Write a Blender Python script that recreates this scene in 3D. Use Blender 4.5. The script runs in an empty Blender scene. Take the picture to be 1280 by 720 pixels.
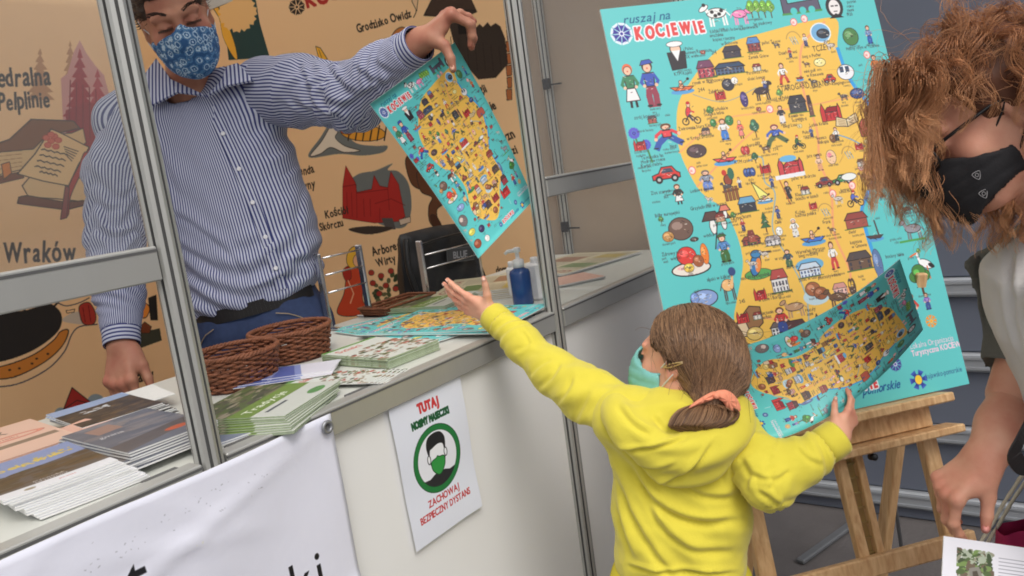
import bpy, bmesh, math, random
import numpy as np
from mathutils import Vector, Matrix
rng = np.random.default_rng(7)
random.seed(7)
SC = bpy.context.scene
COL = SC.collection

# ---------------------------------------------------------------- camera
PW, PH, F = 1280.0, 720.0, 993.0
CAM = np.array([0.0, 0.0, 1.42])
RW = np.array([[0.5713108, -0.20563988, 0.79455409],
               [-0.80915917, 0.02088711, 0.58721816],
               [-0.13735141, -0.97840481, -0.15446236]])   # world <- lens axes (right, down, forward)
cam_data = bpy.data.cameras.new("camera")
cam = bpy.data.objects.new("camera", cam_data)
COL.objects.link(cam)
_r, _u, _b = RW[:, 0], -RW[:, 1], -RW[:, 2]
cam.matrix_world = Matrix(((_r[0], _u[0], _b[0], CAM[0]), (_r[1], _u[1], _b[1], CAM[1]),
                           (_r[2], _u[2], _b[2], CAM[2]), (0, 0, 0, 1)))
cam_data.sensor_width = 36.0
cam_data.lens = F / PW * 36.0
cam_data.clip_start = 0.05
cam_data.clip_end = 2000
SC.camera = cam

# ---------------------------------------------------------------- light: bright overcast day
SUN_EL, SUN_AZ = math.radians(52), math.radians(215)     # azimuth from +Y towards +X
world = bpy.data.worlds.new("World")
SC.world = world
world.use_nodes = True
wn = world.node_tree
bg = wn.nodes["Background"]
sky = wn.nodes.new("ShaderNodeTexSky")
sky.sky_type = 'NISHITA'
sky.sun_disc = False
sky.sun_elevation = SUN_EL
sky.sun_rotation = SUN_AZ
sky.air_density = 1.0
sky.dust_density = 4.0
sky.ozone_density = 0.6
hs = wn.nodes.new("ShaderNodeHueSaturation")
hs.inputs["Saturation"].default_value = 0.35
wn.links.new(sky.outputs[0], hs.inputs["Color"])
wn.links.new(hs.outputs[0], bg.inputs[0])
bg.inputs[1].default_value = 0.13
sd = bpy.data.lights.new("sun", 'SUN')
sd.energy = 1.1
sd.angle = math.radians(30)
sd.color = (1.0, 0.95, 0.88)
sun = bpy.data.objects.new("sun", sd)
COL.objects.link(sun)
_sdir = Vector((math.sin(SUN_AZ) * math.cos(SUN_EL), math.cos(SUN_AZ) * math.cos(SUN_EL), math.sin(SUN_EL)))
sun.rotation_euler = _sdir.to_track_quat('Z', 'Y').to_euler()
sun.location = _sdir * 20
SC.view_settings.view_transform = 'Standard'
SC.view_settings.look = 'None'
SC.view_settings.exposure = 0.1
SC.view_settings.gamma = 1.0
SC.cycles.filter_width = 1.8

# ---------------------------------------------------------------- layout helpers (rays of the lens -> world points)
def ray(px, py):
    return RW @ np.array([(px - PW / 2) / F, (py - PH / 2) / F, 1.0])
def at(px, py, depth):
    return CAM + depth * ray(px, py)
def on_axis(px, py, axis, val):
    r = ray(px, py)
    return CAM + (val - CAM[axis]) / r[axis] * r
def on_plane(px, py, o, n):
    r = ray(px, py)
    return CAM + np.dot(np.asarray(o) - CAM, n) / np.dot(r, n) * r
def unit(v):
    v = np.asarray(v, float)
    return v / (np.linalg.norm(v) + 1e-12)

# ---------------------------------------------------------------- object helpers
def thing(name, label, cat, loc=(0, 0, 0), group=None):
    o = bpy.data.objects.new(name, None)
    COL.objects.link(o)
    o.location = loc
    o.empty_display_size = 0.05
    o['label'] = label
    o['category'] = cat
    if group: o['group'] = group
    return o
def tag(o, label, cat, group=None):
    o['label'] = label
    o['category'] = cat
    if group: o['group'] = group
    return o
def base_of(o):
    b = np.zeros(3)
    while o is not None:
        b += np.array(o.location)
        o = o.parent
    return b
def mesh_obj(name, verts, faces, mats, parent=None, smooth=False, fmat=None, loc=None, uvs=None):
    """verts in world space; stored relative to the parent's (or own) base."""
    verts = np.asarray(verts, float)
    off = base_of(parent) if parent is not None else np.zeros(3)
    if loc is not None: off = off + np.asarray(loc) - (off if parent is not None else 0)
    me = bpy.data.meshes.new(name)
    me.from_pydata((verts - off).tolist(), [], [list(map(int, f)) for f in faces])
    if not isinstance(mats, (list, tuple)): mats = [mats]
    for m in mats: me.materials.append(m)
    if fmat is not None: me.polygons.foreach_set('material_index', np.asarray(fmat, dtype=np.int32))
    if smooth: me.polygons.foreach_set('use_smooth', np.ones(len(me.polygons), dtype=bool))
    if uvs is not None:
        l = me.uv_layers.new(name='UVMap')
        li = np.zeros(len(me.loops), dtype=np.int32)
        me.loops.foreach_get('vertex_index', li)
        l.data.foreach_set('uv', np.asarray(uvs, dtype=np.float32)[li].ravel())
    me.update()
    o = bpy.data.objects.new(name, me)
    COL.objects.link(o)
    if parent is not None:
        o.parent = parent
        if loc is not None: o.location = np.asarray(loc) - base_of(parent)
    elif loc is not None:
        o.location = loc
    return o
def copy_tree(o, parent=None):
    c = o.copy()
    COL.objects.link(c)
    if parent is not None: c.parent = parent
    for ch in list(o.children): copy_tree(ch, c)
    return c

class MB:
    """collects shapes, then builds them as one mesh"""
    def __init__(s): s.v, s.f, s.m, s.uv, s.n = [], [], [], [], 0
    def add(s, verts, faces, mi=0, uv=None):
        verts = np.asarray(verts, float).reshape(-1, 3)
        s.v.append(verts)
        s.f += [[i + s.n for i in f] for f in faces]
        s.m += [mi] * len(faces)
        s.uv.append(np.zeros((len(verts), 2)) if uv is None else np.asarray(uv, float))
        s.n += len(verts)
    def box(s, c, size, ax=None, mi=0, bev=0.0):
        """box centred at c, half-chamfered edges when bev > 0; ax = 3x3 rows of axes"""
        ax = np.eye(3) if ax is None else np.asarray(ax, float)
        h = np.asarray(size, float) / 2
        if bev <= 0:
            v = np.array([[x, y, z] for z in (-1, 1) for y in (-1, 1) for x in (-1, 1)], float) * h
            f = [(0, 2, 3, 1), (4, 5, 7, 6), (0, 1, 5, 4), (2, 6, 7, 3), (0, 4, 6, 2), (1, 3, 7, 5)]
        else:
            b = min(bev, h.min() * .9)
            v, idx = [], {}
            for k in range(3):
                for sx in (-1, 1):
                    for sy in (-1, 1):
                        for sz in (-1, 1):
                            p = np.array([sx, sy, sz]) * (h - b)
                            p[k] += np.array([sx, sy, sz])[k] * b
                            idx[(k, sx, sy, sz)] = len(v)
                            v.append(p)
            f = []
            for k in range(3):
                a, c2 = (k + 1) % 3, (k + 2) % 3
                for sg in (-1, 1):
                    q = []
                    for (p1, p2) in ((-1, -1), (1, -1), (1, 1), (-1, 1)):
                        t = [0, 0, 0]; t[k] = sg; t[a] = p1; t[c2] = p2
                        q.append(idx[(k, *t)])
                    f.append(q if sg > 0 else q[::-1])
                    # edges
                for s1 in (-1, 1):
                    for s2 in (-1, 1):
                        t0 = [0, 0, 0]; t0[k] = -1; t0[a] = s1; t0[c2] = s2
                        t1 = list(t0); t1[k] = 1
                        q = [idx[(a, *t0)], idx[(a, *t1)], idx[(c2, *t1)], idx[(c2, *t0)]]
                        f.append(q if s1 * s2 > 0 else q[::-1])
            for sx in (-1, 1):
                for sy in (-1, 1):
                    for sz in (-1, 1):
                        q = [idx[(0, sx, sy, sz)], idx[(1, sx, sy, sz)], idx[(2, sx, sy, sz)]]
                        f.append(q if sx * sy * sz > 0 else q[::-1])
            v = np.array(v)
        s.add(v @ ax + np.asarray(c, float), f, mi)
    def bar(s, a, b, w, t, up=(0, 0, 1), mi=0, bev=0.0):
        """square bar from a to b; w along up x dir, t along up"""
        a, b = np.asarray(a, float), np.asarray(b, float)
        d = unit(b - a)
        u = np.asarray(up, float); u = unit(u - d * np.dot(u, d))
        s.box((a + b) / 2, (np.linalg.norm(b - a), w, t), np.stack([d, np.cross(u, d), u]), mi, bev)
    def tube(s, pts, r, n=8, mi=0, caps=True, closed=False):
        pts = np.asarray(pts, float)
        m = len(pts)
        r = np.broadcast_to(np.asarray(r, float), (m,))
        if closed: tang = np.roll(pts, -1, 0) - np.roll(pts, 1, 0)
        else:
            tang = np.gradient(pts, axis=0)
        tang /= np.linalg.norm(tang, axis=1)[:, None] + 1e-12
        ref = np.array([0, 0, 1.0]) if abs(tang[0][2]) < .9 else np.array([1.0, 0, 0])
        u = unit(ref - tang[0] * np.dot(ref, tang[0]))
        vs = []
        for i in range(m):
            u = unit(u - tang[i] * np.dot(u, tang[i]))
            w = np.cross(tang[i], u)
            a = np.arange(n) * 2 * np.pi / n
            vs.append(pts[i] + r[i] * (np.cos(a)[:, None] * u + np.sin(a)[:, None] * w))
        f = []
        for i in range(m if closed else m - 1):
            j = (i + 1) % m
            for k in range(n):
                l = (k + 1) % n
                f.append((i * n + k, i * n + l, j * n + l, j * n + k))
        if caps and not closed:
            f.append(tuple(range(n))[::-1])
            f.append(tuple((m - 1) * n + k for k in range(n)))
        s.add(np.concatenate(vs), f, mi)
    def lathe(s, prof, c, ax=None, n=24, mi=0, cap=True):
        """prof: list of (radius, height) along third axis"""
        ax = np.eye(3) if ax is None else np.asarray(ax, float)
        a = np.arange(n) * 2 * np.pi / n
        v, f = [], []
        for (r, h) in prof:
            v.append(np.stack([r * np.cos(a), r * np.sin(a), np.full(n, h)], 1))
        for i in range(len(prof) - 1):
            for k in range(n):
                l = (k + 1) % n
                f.append((i * n + k, i * n + l, (i + 1) * n + l, (i + 1) * n + k))
        if cap:
            f.append(tuple(range(n))[::-1]); f.append(tuple((len(prof) - 1) * n + k for k in range(n)))
        s.add(np.concatenate(v) @ ax + np.asarray(c, float), f, mi)
    def prism(s, poly, o, ex, ey, depth, mi=0, mside=None):
        """2-D polygon (counter-clockwise) in the plane o+x*ex+y*ey, thickened along ex x ey, front at o"""
        poly = np.asarray(poly, float); n = len(poly)
        ex, ey = np.asarray(ex, float), np.asarray(ey, float)
        nz = unit(np.cross(ex, ey))
        fr = np.asarray(o, float) + poly[:, :1] * ex + poly[:, 1:] * ey
        v = np.concatenate([fr, fr - nz * depth])
        s.add(v, [tuple(range(n))], mi)
        s.n -= 2 * n; s.add_faces_only([tuple(range(2 * n - 1, n - 1, -1))] + [(k, n + k, n + (k + 1) % n, (k + 1) % n) for k in range(n)], mi if mside is None else mside)
        s.n += 2 * n
    def add_faces_only(s, faces, mi):
        s.f += [[i + s.n for i in f] for f in faces]; s.m += [mi] * len(faces)
    def build(s, name, mats, parent=None, smooth=False, loc=None, uv=False):
        return mesh_obj(name, np.concatenate(s.v), s.f, mats, parent, smooth, s.m, loc, np.concatenate(s.uv) if uv else None)

# ---------------------------------------------------------------- materials
def lin(c):
    c = np.asarray(c, float) / 255.0
    return tuple(np.where(c <= .04045, c / 12.92, ((c + .055) / 1.055) ** 2.4))
def mat(name, col, rough=.6, metal=0.0, var=.12, scale=30.0, bump=0.0, bscale=120.0, spec=.4, detail=4.0, sss=0.0, sheen=0.0, stretch=None):
    """principled with a little procedural colour variation and fine relief; col = display RGB 0..255"""
    m = bpy.data.materials.new(name)
    m.use_nodes = True
    nt = m.node_tree
    p = nt.nodes["Principled BSDF"]
    tc = nt.nodes.new("ShaderNodeTexCoord")
    src = tc.outputs["Object"]
    if stretch is not None:
        mp = nt.nodes.new("ShaderNodeMapping")
        mp.inputs["Scale"].default_value = stretch
        nt.links.new(src, mp.inputs[0]); src = mp.outputs[0]
    no = nt.nodes.new("ShaderNodeTexNoise")
    no.inputs["Scale"].default_value = scale
    no.inputs["Detail"].default_value = detail
    nt.links.new(src, no.inputs["Vector"])
    mx = nt.nodes.new("ShaderNodeMix"); mx.data_type = 'RGBA'
    c = np.array(lin(col))
    mx.inputs[6].default_value = (*np.clip(c * (1 - var), 0, 1), 1)
    mx.inputs[7].default_value = (*np.clip(c * (1 + var), 0, 1), 1)
    nt.links.new(no.outputs[0], mx.inputs[0])
    nt.links.new(mx.outputs[2], p.inputs["Base Color"])
    p.inputs["Roughness"].default_value = rough
    p.inputs["Metallic"].default_value = metal
    p.inputs["Specular IOR Level"].default_value = spec
    if sss:
        p.inputs["Subsurface Weight"].default_value = sss
        p.inputs["Subsurface Radius"].default_value = (.012, .005, .003)
        p.inputs["Subsurface Scale"].default_value = 1.0
    if sheen: p.inputs["Sheen Weight"].default_value = sheen
    if bump:
        n2 = nt.nodes.new("ShaderNodeTexNoise")
        n2.inputs["Scale"].default_value = bscale; n2.inputs["Detail"].default_value = 5
        nt.links.new(src, n2.inputs["Vector"])
        bp = nt.nodes.new("ShaderNodeBump")
        bp.inputs["Strength"].default_value = bump; bp.inputs["Distance"].default_value = .01
        nt.links.new(n2.outputs[0], bp.inputs["Height"])
        nt.links.new(bp.outputs[0], p.inputs["Normal"])
    return m
def mat_print(name, img, rough=.45, spec=.4, bump=.05, bscale=25):
    m = bpy.data.materials.new(name)
    m.use_nodes = True
    nt = m.node_tree; p = nt.nodes["Principled BSDF"]
    t = nt.nodes.new("ShaderNodeTexImage"); t.image = img; t.extension = 'EXTEND'
    uv = nt.nodes.new("ShaderNodeUVMap"); uv.uv_map = 'UVMap'
    nt.links.new(uv.outputs[0], t.inputs[0])
    nt.links.new(t.outputs[0], p.inputs["Base Color"])
    p.inputs["Roughness"].default_value = rough
    p.inputs["Specular IOR Level"].default_value = spec
    if bump:
        tc = nt.nodes.new("ShaderNodeTexCoord")
        n2 = nt.nodes.new("ShaderNodeTexNoise"); n2.inputs["Scale"].default_value = bscale
        nt.links.new(tc.outputs["Object"], n2.inputs["Vector"])
        bp = nt.nodes.new("ShaderNodeBump"); bp.inputs["Strength"].default_value = bump; bp.inputs["Distance"].default_value = .02
        nt.links.new(n2.outputs[0], bp.inputs["Height"]); nt.links.new(bp.outputs[0], p.inputs["Normal"])
    return m
# ---------------------------------------------------------------- flat print: a small vector painter (lettering, posters, covers)
GLYPH = {}
def glyphs(chars):
    """outline edges of each character of Blender's built-in font, height of a capital about 0.73"""
    new = [c for c in chars if c not in GLYPH and c != ' ']
    obs = []
    for c in dict.fromkeys(new):
        cu = bpy.data.curves.new('glyph', 'FONT'); cu.body = c; cu.size = 1; cu.resolution_u = 3
        o = bpy.data.objects.new('glyph', cu); COL.objects.link(o); obs.append((c, o, cu))
    dg = bpy.context.evaluated_depsgraph_get(); dg.update()
    for c, o, cu in obs:
        ev = o.evaluated_get(dg)
        me = ev.to_mesh()
        v = np.zeros(len(me.vertices) * 3, dtype=np.float32); me.vertices.foreach_get('co', v); v = v.reshape(-1, 3)[:, :2]
        cnt = {}
        for p in me.polygons:
            for k in p.edge_keys: cnt[k] = cnt.get(k, 0) + 1
        e = np.array([[v[a], v[b]] for (a, b), n in cnt.items() if n == 1], float).reshape(-1, 2, 2)
        if len(e):
            x0 = e[:, :, 0].min(); w = e[:, :, 0].max() - x0
            e = e.copy(); e[:, :, 0] -= x0
        else: w = .2
        GLYPH[c] = (e, float(w))
        ev.to_mesh_clear()
    for c, o, cu in obs:
        bpy.data.objects.remove(o); bpy.data.curves.remove(cu)

class Canvas:
    def __init__(s, w, h, bg, ss=2, T=None):
        s.w, s.h, s.ss, s.T = w, h, ss, T
        s.a = np.empty((h * ss, w * ss, 3), dtype=np.uint8); s.a[:] = bg
    def P(s, pts):
        pts = np.asarray(pts, float)
        if s.T is not None: pts = s.T(pts.reshape(-1, 2)).reshape(pts.shape)
        return pts * s.ss
    def _fill(s, e, col, alpha=1.0):
        e = e.reshape(-1, 2, 2)
        H, W = s.a.shape[:2]
        x0 = max(int(np.floor(e[:, :, 0].min())), 0); x1 = min(int(np.ceil(e[:, :, 0].max())) + 1, W)
        y0 = max(int(np.floor(e[:, :, 1].min())), 0); y1 = min(int(np.ceil(e[:, :, 1].max())) + 1, H)
        if x1 <= x0 or y1 <= y0: return
        m = np.zeros((y1 - y0, x1 - x0), dtype=bool)
        xs = np.arange(x0, x1) + .5
        for (ax, ay), (bx, by) in e:
            if ay == by: continue
            if ay > by: ax, ay, bx, by = bx, by, ax, ay
            r0 = max(int(np.ceil(ay - .5)), y0); r1 = min(int(np.ceil(by - .5)), y1)
            if r1 <= r0: continue
            ys = np.arange(r0, r1) + .5
            xi = ax + (ys - ay) * (bx - ax) / (by - ay)
            m[r0 - y0:r1 - y0] ^= xs[None, :] < xi[:, None]
        v = s.a[y0:y1, x0:x1]
        if alpha >= 1: v[m] = col
        else: v[m] = (v[m] * (1 - alpha) + np.array(col) * alpha).astype(np.uint8)
    def poly(s, pts, col, out=None, ow=1.0, alpha=1.0):
        p = s.P(pts)
        s._fill(np.stack([p, np.roll(p, -1, 0)], 1), col, alpha)
        if out is not None: s._line(np.concatenate([p, p[:1]]), ow * s.ss, out)
    def _line(s, p, w, col):
        for a, b in zip(p[:-1], p[1:]):
            d = b - a; l = np.hypot(*d)
            if l < 1e-6: continue
            n = np.array([-d[1], d[0]]) / l * w / 2; d = d / l * w * .3
            q = np.array([a + n - d, b + n + d, b - n + d, a - n - d])
            s._fill(np.stack([q, np.roll(q, -1, 0)], 1), col)
    def line(s, pts, w, col):
        s._line(s.P(pts), w * s.ss, col)
    def ell(s, x, y, rx, ry, col, out=None, ow=1.0, rot=0.0, n=20, alpha=1.0):
        a = np.arange(n) * 2 * np.pi / n
        c, q = math.cos(rot), math.sin(rot)
        ex, ey = rx * np.cos(a), ry * np.sin(a)
        s.poly(np.stack([x + ex * c - ey * q, y + ex * q + ey * c], 1), col, out, ow, alpha)
    def text(s, t, x, y, size, col, rot=0.0, xs=1.0, bold=0.0, boldcol=None, jit=0.0, sp=.09, shear=0.0, center=False, rnd=None, serif=0.0):
        """y down, (x, y) is the left end of the baseline; size = capital height"""
        glyphs(t)
        k = size / .73
        wid = sum((.28 if c == ' ' else GLYPH[c][1] + sp) * k * xs for c in t)
        cx = -wid / 2 if center else 0.0
        c0, q0 = math.cos(rot), math.sin(rot)
        rnd = rnd or random
        todo = []
        for ch in t:
            if ch == ' ':
                cx += .28 * k * xs; continue
            e, w = GLYPH[ch]
            g = e * k
            g = np.stack([g[:, :, 0] * xs + shear * g[:, :, 1], -g[:, :, 1]], 2)
            if jit:
                a = rnd.uniform(-jit, jit); j = rnd.uniform(-jit, jit) * size * .5; z = 1 + rnd.uniform(-jit, jit) * .8
                g = g * z
                g = np.stack([g[:, :, 0] * math.cos(a) - g[:, :, 1] * math.sin(a), g[:, :, 0] * math.sin(a) + g[:, :, 1] * math.cos(a) + j], 2)
            g = g + [cx, 0]
            g = np.stack([x + g[:, :, 0] * c0 - g[:, :, 1] * q0, y + g[:, :, 0] * q0 + g[:, :, 1] * c0], 2)
            todo.append(s.P(g))
            cx += (w + sp) * k * xs
        if bold:
            for g in todo:
                for seg in g: s._line(seg, bold * s.ss, boldcol if boldcol is not None else col)
        if col is not None:
            for g in todo: s._fill(g, col)
    def image(s, name):
        a = s.a.reshape(s.h, s.ss, s.w, s.ss, 3).astype(np.float32).mean((1, 3)) / 255.0
        im = bpy.data.images.new(name, s.w, s.h)
        px = np.ones((s.h, s.w, 4), dtype=np.float32)
        px[:, :, :3] = a[::-1]
        im.pixels.foreach_set(px.ravel())
        im.update(); im.pack()
        return im
def homography(src, dst):
    A = []
    for (x, y), (u, v) in zip(src, dst):
        A.append([x, y, 1, 0, 0, 0, -u * x, -u * y, -u]); A.append([0, 0, 0, x, y, 1, -v * x, -v * y, -v])
    H = np.linalg.svd(np.array(A))[2][-1].reshape(3, 3)
    def T(p):
        p = np.asarray(p, float); q = np.c_[p, np.ones(len(p))] @ H.T
        return q[:, :2] / q[:, 2:]
    return T
# ---------------------------------------------------------------- the illustrated regional map (printed on the big board, the hand-outs and the stack)
INK = (45, 38, 40)
def ic_person(c, x, y, w, h, top=(200, 60, 60), bot=(60, 80, 150), hair=(120, 70, 40), skin=(240, 195, 165), run=0.0, hat=None, skirt=False):
    hw = w * .5
    if skirt:
        c.line([(x - hw * .25, y + h * .3), (x - hw * .3, y + h * .49)], w * .13, INK); c.line([(x + hw * .25, y + h * .3), (x + hw * .3, y + h * .49)], w * .13, INK)
        c.poly([(x - hw * .35, y), (x + hw * .35, y), (x + hw * .75, y + h * .36), (x - hw * .75, y + h * .36)], bot, INK, w * .04)
    else:
        for s in (-1, 1):
            c.line([(x + s * hw * .15, y + h * .05), (x + s * hw * (.35 + run), y + h * .28), (x + s * hw * (.3 + run * 1.6), y + h * (.48 - run * .1 * (s + 1)))], w * .3, bot)
            c.ell(x + s * hw * (.45 + run * 1.5), y + h * (.48 - run * .1 * (s + 1)), w * .14, h * .025, INK)
    c.poly([(x - hw * .55, y - h * .2), (x + hw * .55, y - h * .2), (x + hw * .42, y + h * .08), (x - hw * .42, y + h * .08)], top, INK, w * .05)
    for s in (-1, 1):
        c.line([(x + s * hw * .5, y - h * .17), (x + s * hw * (.85 + run * .4), y - h * .02), (x + s * hw * (.6 + run), y + h * (.06 - .12 * run * s))], w * .15, top)
        c.ell(x + s * hw * (.6 + run), y + h * (.06 - .12 * run * s), w * .09, w * .09, skin)
    c.ell(x, y - h * .34, w * .27, h * .13, hair)
    c.ell(x, y - h * .31, w * .21, h * .1, skin, INK, w * .03)
    c.ell(x, y - h * .3, w * .05, h * .02, (215, 120, 100))
    if hat: c.poly([(x - w * .34, y - h * .37), (x + w * .34, y - h * .4), (x + w * .2, y - h * .48), (x - w * .2, y - h * .47)], hat, INK, w * .03)
def ic_house(c, x, y, w, h, wall=(190, 80, 70), roof=(90, 60, 60), win=(60, 60, 75), n=4):
    c.poly([(x - w * .45, y - h * .1), (x + w * .45, y - h * .1), (x + w * .45, y + h * .45), (x - w * .45, y + h * .45)], wall, INK, w * .02)
    c.poly([(x - w * .5, y - h * .08), (x - w * .3, y - h * .48), (x + w * .34, y - h * .48), (x + w * .5, y - h * .08)], roof, INK, w * .03)
    for i in range(n):
        xx = x - w * .36 + w * .72 * i / max(n - 1, 1)
        c.poly([(xx - w * .04, y + h * .02), (xx + w * .04, y + h * .02), (xx + w * .04, y + h * .2), (xx - w * .04, y + h * .2)], win)
        c.poly([(xx - w * .03, y + h * .28), (xx + w * .03, y + h * .28), (xx + w * .03, y + h * .42), (xx - w * .03, y + h * .42)], win)
    c.line([(x - w * .55, y + h * .47), (x + w * .55, y + h * .47)], h * .06, (70, 110, 60))
def ic_church(c, x, y, w, h, wall=(200, 60, 60), roof=(150, 35, 45)):
    c.poly([(x - w * .3, y - h * .05), (x + w * .48, y - h * .05), (x + w * .48, y + h * .45), (x - w * .3, y + h * .45)], wall, INK, w * .02)
    c.poly([(x - w * .34, y - h * .02), (x - w * .1, y - h * .28), (x + w * .42, y - h * .28), (x + w * .52, y - h * .02)], roof, INK, w * .03)
    for xx, ww, t in ((-.38, .22, -.5), (.44, .16, -.42)):
        c.poly([(x + w * (xx - ww / 2), y + h * .45), (x + w * (xx - ww / 2), y - h * .18), (x + w * xx, y + h * t), (x + w * (xx + ww / 2), y - h * .18), (x + w * (xx + ww / 2), y + h * .45)], wall, INK, w * .03)
    for i in range(4):
        c.line([(x - w * .2 + i * w * .17, y + h * .1), (x - w * .2 + i * w * .17, y + h * .32)], w * .05, roof)
def ic_tree(c, x, y, w, h, g=(70, 130, 60), fir=False):
    c.line([(x, y + h * .48), (x, y)], w * .1, (90, 60, 40))
    if fir:
        for k in range(3):
            yy = y - h * .5 + k * h * .22
            c.poly([(x, yy), (x + w * (.22 + .1 * k), yy + h * .32), (x - w * (.22 + .1 * k), yy + h * .32)], g, INK, w * .02)
    else:
        for dx, dy, r in ((-.2, -.1, .26), (.2, -.12, .27), (0, -.28, .3), (.02, -.02, .26)):
            c.ell(x + w * dx, y + h * dy, w * r, h * r * .75, g, INK, w * .02)
        c.ell(x - w * .1, y - h * .26, w * .13, h * .09, tuple(min(255, int(v * 1.5)) for v in g))
def ic_animal(c, x, y, w, h, col=(150, 140, 140), leg=None, neck=.35, head=.14, spots=None, left=True):
    s = -1 if left else 1
    leg = leg or col
    for dx in (-.26, -.16, .2, .3):
        c.line([(x + w * dx, y + h * .05), (x + w * dx * 1.08, y + h * .48)], w * .07, leg)
    c.ell(x, y - h * .02, w * .36, h * .2, col, INK, w * .025)
    c.line([(x + s * w * .28, y - h * .05), (x + s * w * .38, y - h * neck)], w * .14, col)
    c.ell(x + s * w * .43, y - h * neck, w * head, h * .1, col, INK, w * .02, rot=s * .5)
    c.line([(x - s * w * .34, y - h * .08), (x - s * w * .48, y + h * .12)], w * .05, leg)
    for (dx, dy) in (spots or ()): c.ell(x + w * dx, y + h * dy, w * .07, h * .07, INK)
def ic_car(c, x, y, w, h, col=(215, 60, 55)):
    c.poly([(x - w * .48, y + h * .25), (x - w * .48, y), (x - w * .25, y - h * .1), (x - w * .12, y - h * .42), (x + w * .25, y - h * .42), (x + w * .38, y - h * .1), (x + w * .49, y), (x + w * .48, y + h * .25)], col, INK, w * .03)
    c.poly([(x - w * .16, y - h * .08), (x - w * .07, y - h * .33), (x + w * .2, y - h * .33), (x + w * .28, y - h * .08)], (70, 80, 100))
    for dx in (-.27, .28):
        c.ell(x + w * dx, y + h * .26, w * .13, w * .13, INK); c.ell(x + w * dx, y + h * .26, w * .06, w * .06, (190, 190, 190))
def ic_boat(c, x, y, w, h, col=(230, 110, 60), water=(90, 160, 215), rower=True):
    c.ell(x, y + h * .3, w * .5, h * .16, water)
    c.poly([(x - w * .5, y), (x + w * .5, y + h * .05), (x + w * .3, y + h * .25), (x - w * .3, y + h * .22)], col, INK, w * .025)
    if rower:
        c.ell(x - w * .02, y - h * .02, w * .1, h * .15, (240, 170, 130), INK, w * .02); c.ell(x - w * .02, y - h * .25, w * .07, h * .1, (240, 195, 165), INK, w * .02)
        c.line([(x - w * .3, y + h * .2), (x + w * .3, y - h * .38)], w * .03, (110, 70, 40)); c.ell(x + w * .31, y - h * .4, w * .06, h * .08, INK)
def ic_bike(c, x, y, w, h, col=(220, 60, 70), motor=False):
    for dx in (-.3, .32):
        c.ell(x + w * dx, y + h * .27, w * .19, w * .19, INK); c.ell(x + w * dx, y + h * .27, w * .14, w * .14, (235, 190, 90))
    c.line([(x - w * .3, y + h * .27), (x - w * .05, y), (x + w * .32, y + h * .27)], w * (.14 if motor else .06), (50, 70, 60) if motor else INK)
    c.ell(x - w * .08, y - h * .1, w * .12, h * .2, col, INK, w * .03, rot=.3)
    c.line([(x - w * .03, y - h * .15), (x + w * .22, y - h * .05)], w * .08, col)
    c.line([(x - w * .08, y + h * .05), (x + w * .08, y + h * .25)], w * .1, (60, 60, 90))
    c.ell(x, y - h * .37, w * .1, h * .11, (240, 195, 165), INK, w * .02); c.ell(x, y - h * .43, w * .1, h * .06, (190, 40, 40))
def ic_blob(c, x, y, w, h, col=(90, 70, 65), col2=None, lobes=1):
    for k in range(lobes):
        xx = x + (k - (lobes - 1) / 2) * w / max(lobes, 1) * .8; ww = w * .5 / max(lobes * .75, 1)
        c.ell(xx, y, ww, h * .5, col, INK, w * .03); c.ell(xx - ww * .25, y - h * .15, ww * .45, h * .18, col2 or tuple(min(255, v + 45) for v in col))
def ic_arch(c, x, y, w, h):
    for dx in (-.25, 0, .25):
        a = np.linspace(-1.2, 1.4, 7)
        c.line(np.stack([x + w * dx + np.sin(a) * w * .12, y + h * .4 * a / 1.4], 1), w * .07, (130, 165, 200))
    a = np.linspace(math.pi * 1.1, math.pi * 1.9, 9)
    c.line(np.stack([x + np.cos(a) * w * .75, y + np.sin(a) * h * .95 + h * .1], 1), w * .09, (190, 150, 85))
def ic_book(c, x, y, w, h):
    c.poly([(x - w * .5, y + h * .3), (x - w * .4, y - h * .35), (x, y - h * .1), (x + w * .45, y - h * .45), (x + w * .5, y + h * .15), (x, y + h * .45)], (225, 205, 160), INK, w * .025)
    c.line([(x, y - h * .1), (x, y + h * .45)], w * .03, INK)
    for k in range(4):
        c.line([(x - w * .36, y - h * .15 + k * h * .12), (x - w * .06, y + k * h * .12)], w * .02, (150, 110, 80)); c.line([(x + w * .08, y + k * h * .11), (x + w * .42, y - h * .22 + k * h * .11)], w * .02, (150, 110, 80))
def ic_flower(c, x, y, r, col=(60, 50, 160), mid=(225, 225, 240), n=9, halo=None):
    for k in range(n):
        a = k * 2 * math.pi / n
        d = np.array([math.cos(a), math.sin(a)]); q = np.array([-d[1], d[0]])
        p = np.array([x, y])
        if halo: c.poly([p, p + d * r * 1.1 + q * r * .36, p + d * r * 1.1 - q * r * .36], halo)
    for k in range(n):
        a = k * 2 * math.pi / n
        d = np.array([math.cos(a), math.sin(a)]); q = np.array([-d[1], d[0]]); p = np.array([x, y])
        c.poly([p + d * r * .15, p + d * r * .9 + q * r * .28, p + d * r * .8, p + d * r * .95, p + d * r * .8 - q * r * .05, p + d * r * .9 - q * r * .28], col)
    c.ell(x, y, r * .27, r * .27, mid); c.ell(x, y, r * .15, r * .15, col)
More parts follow.
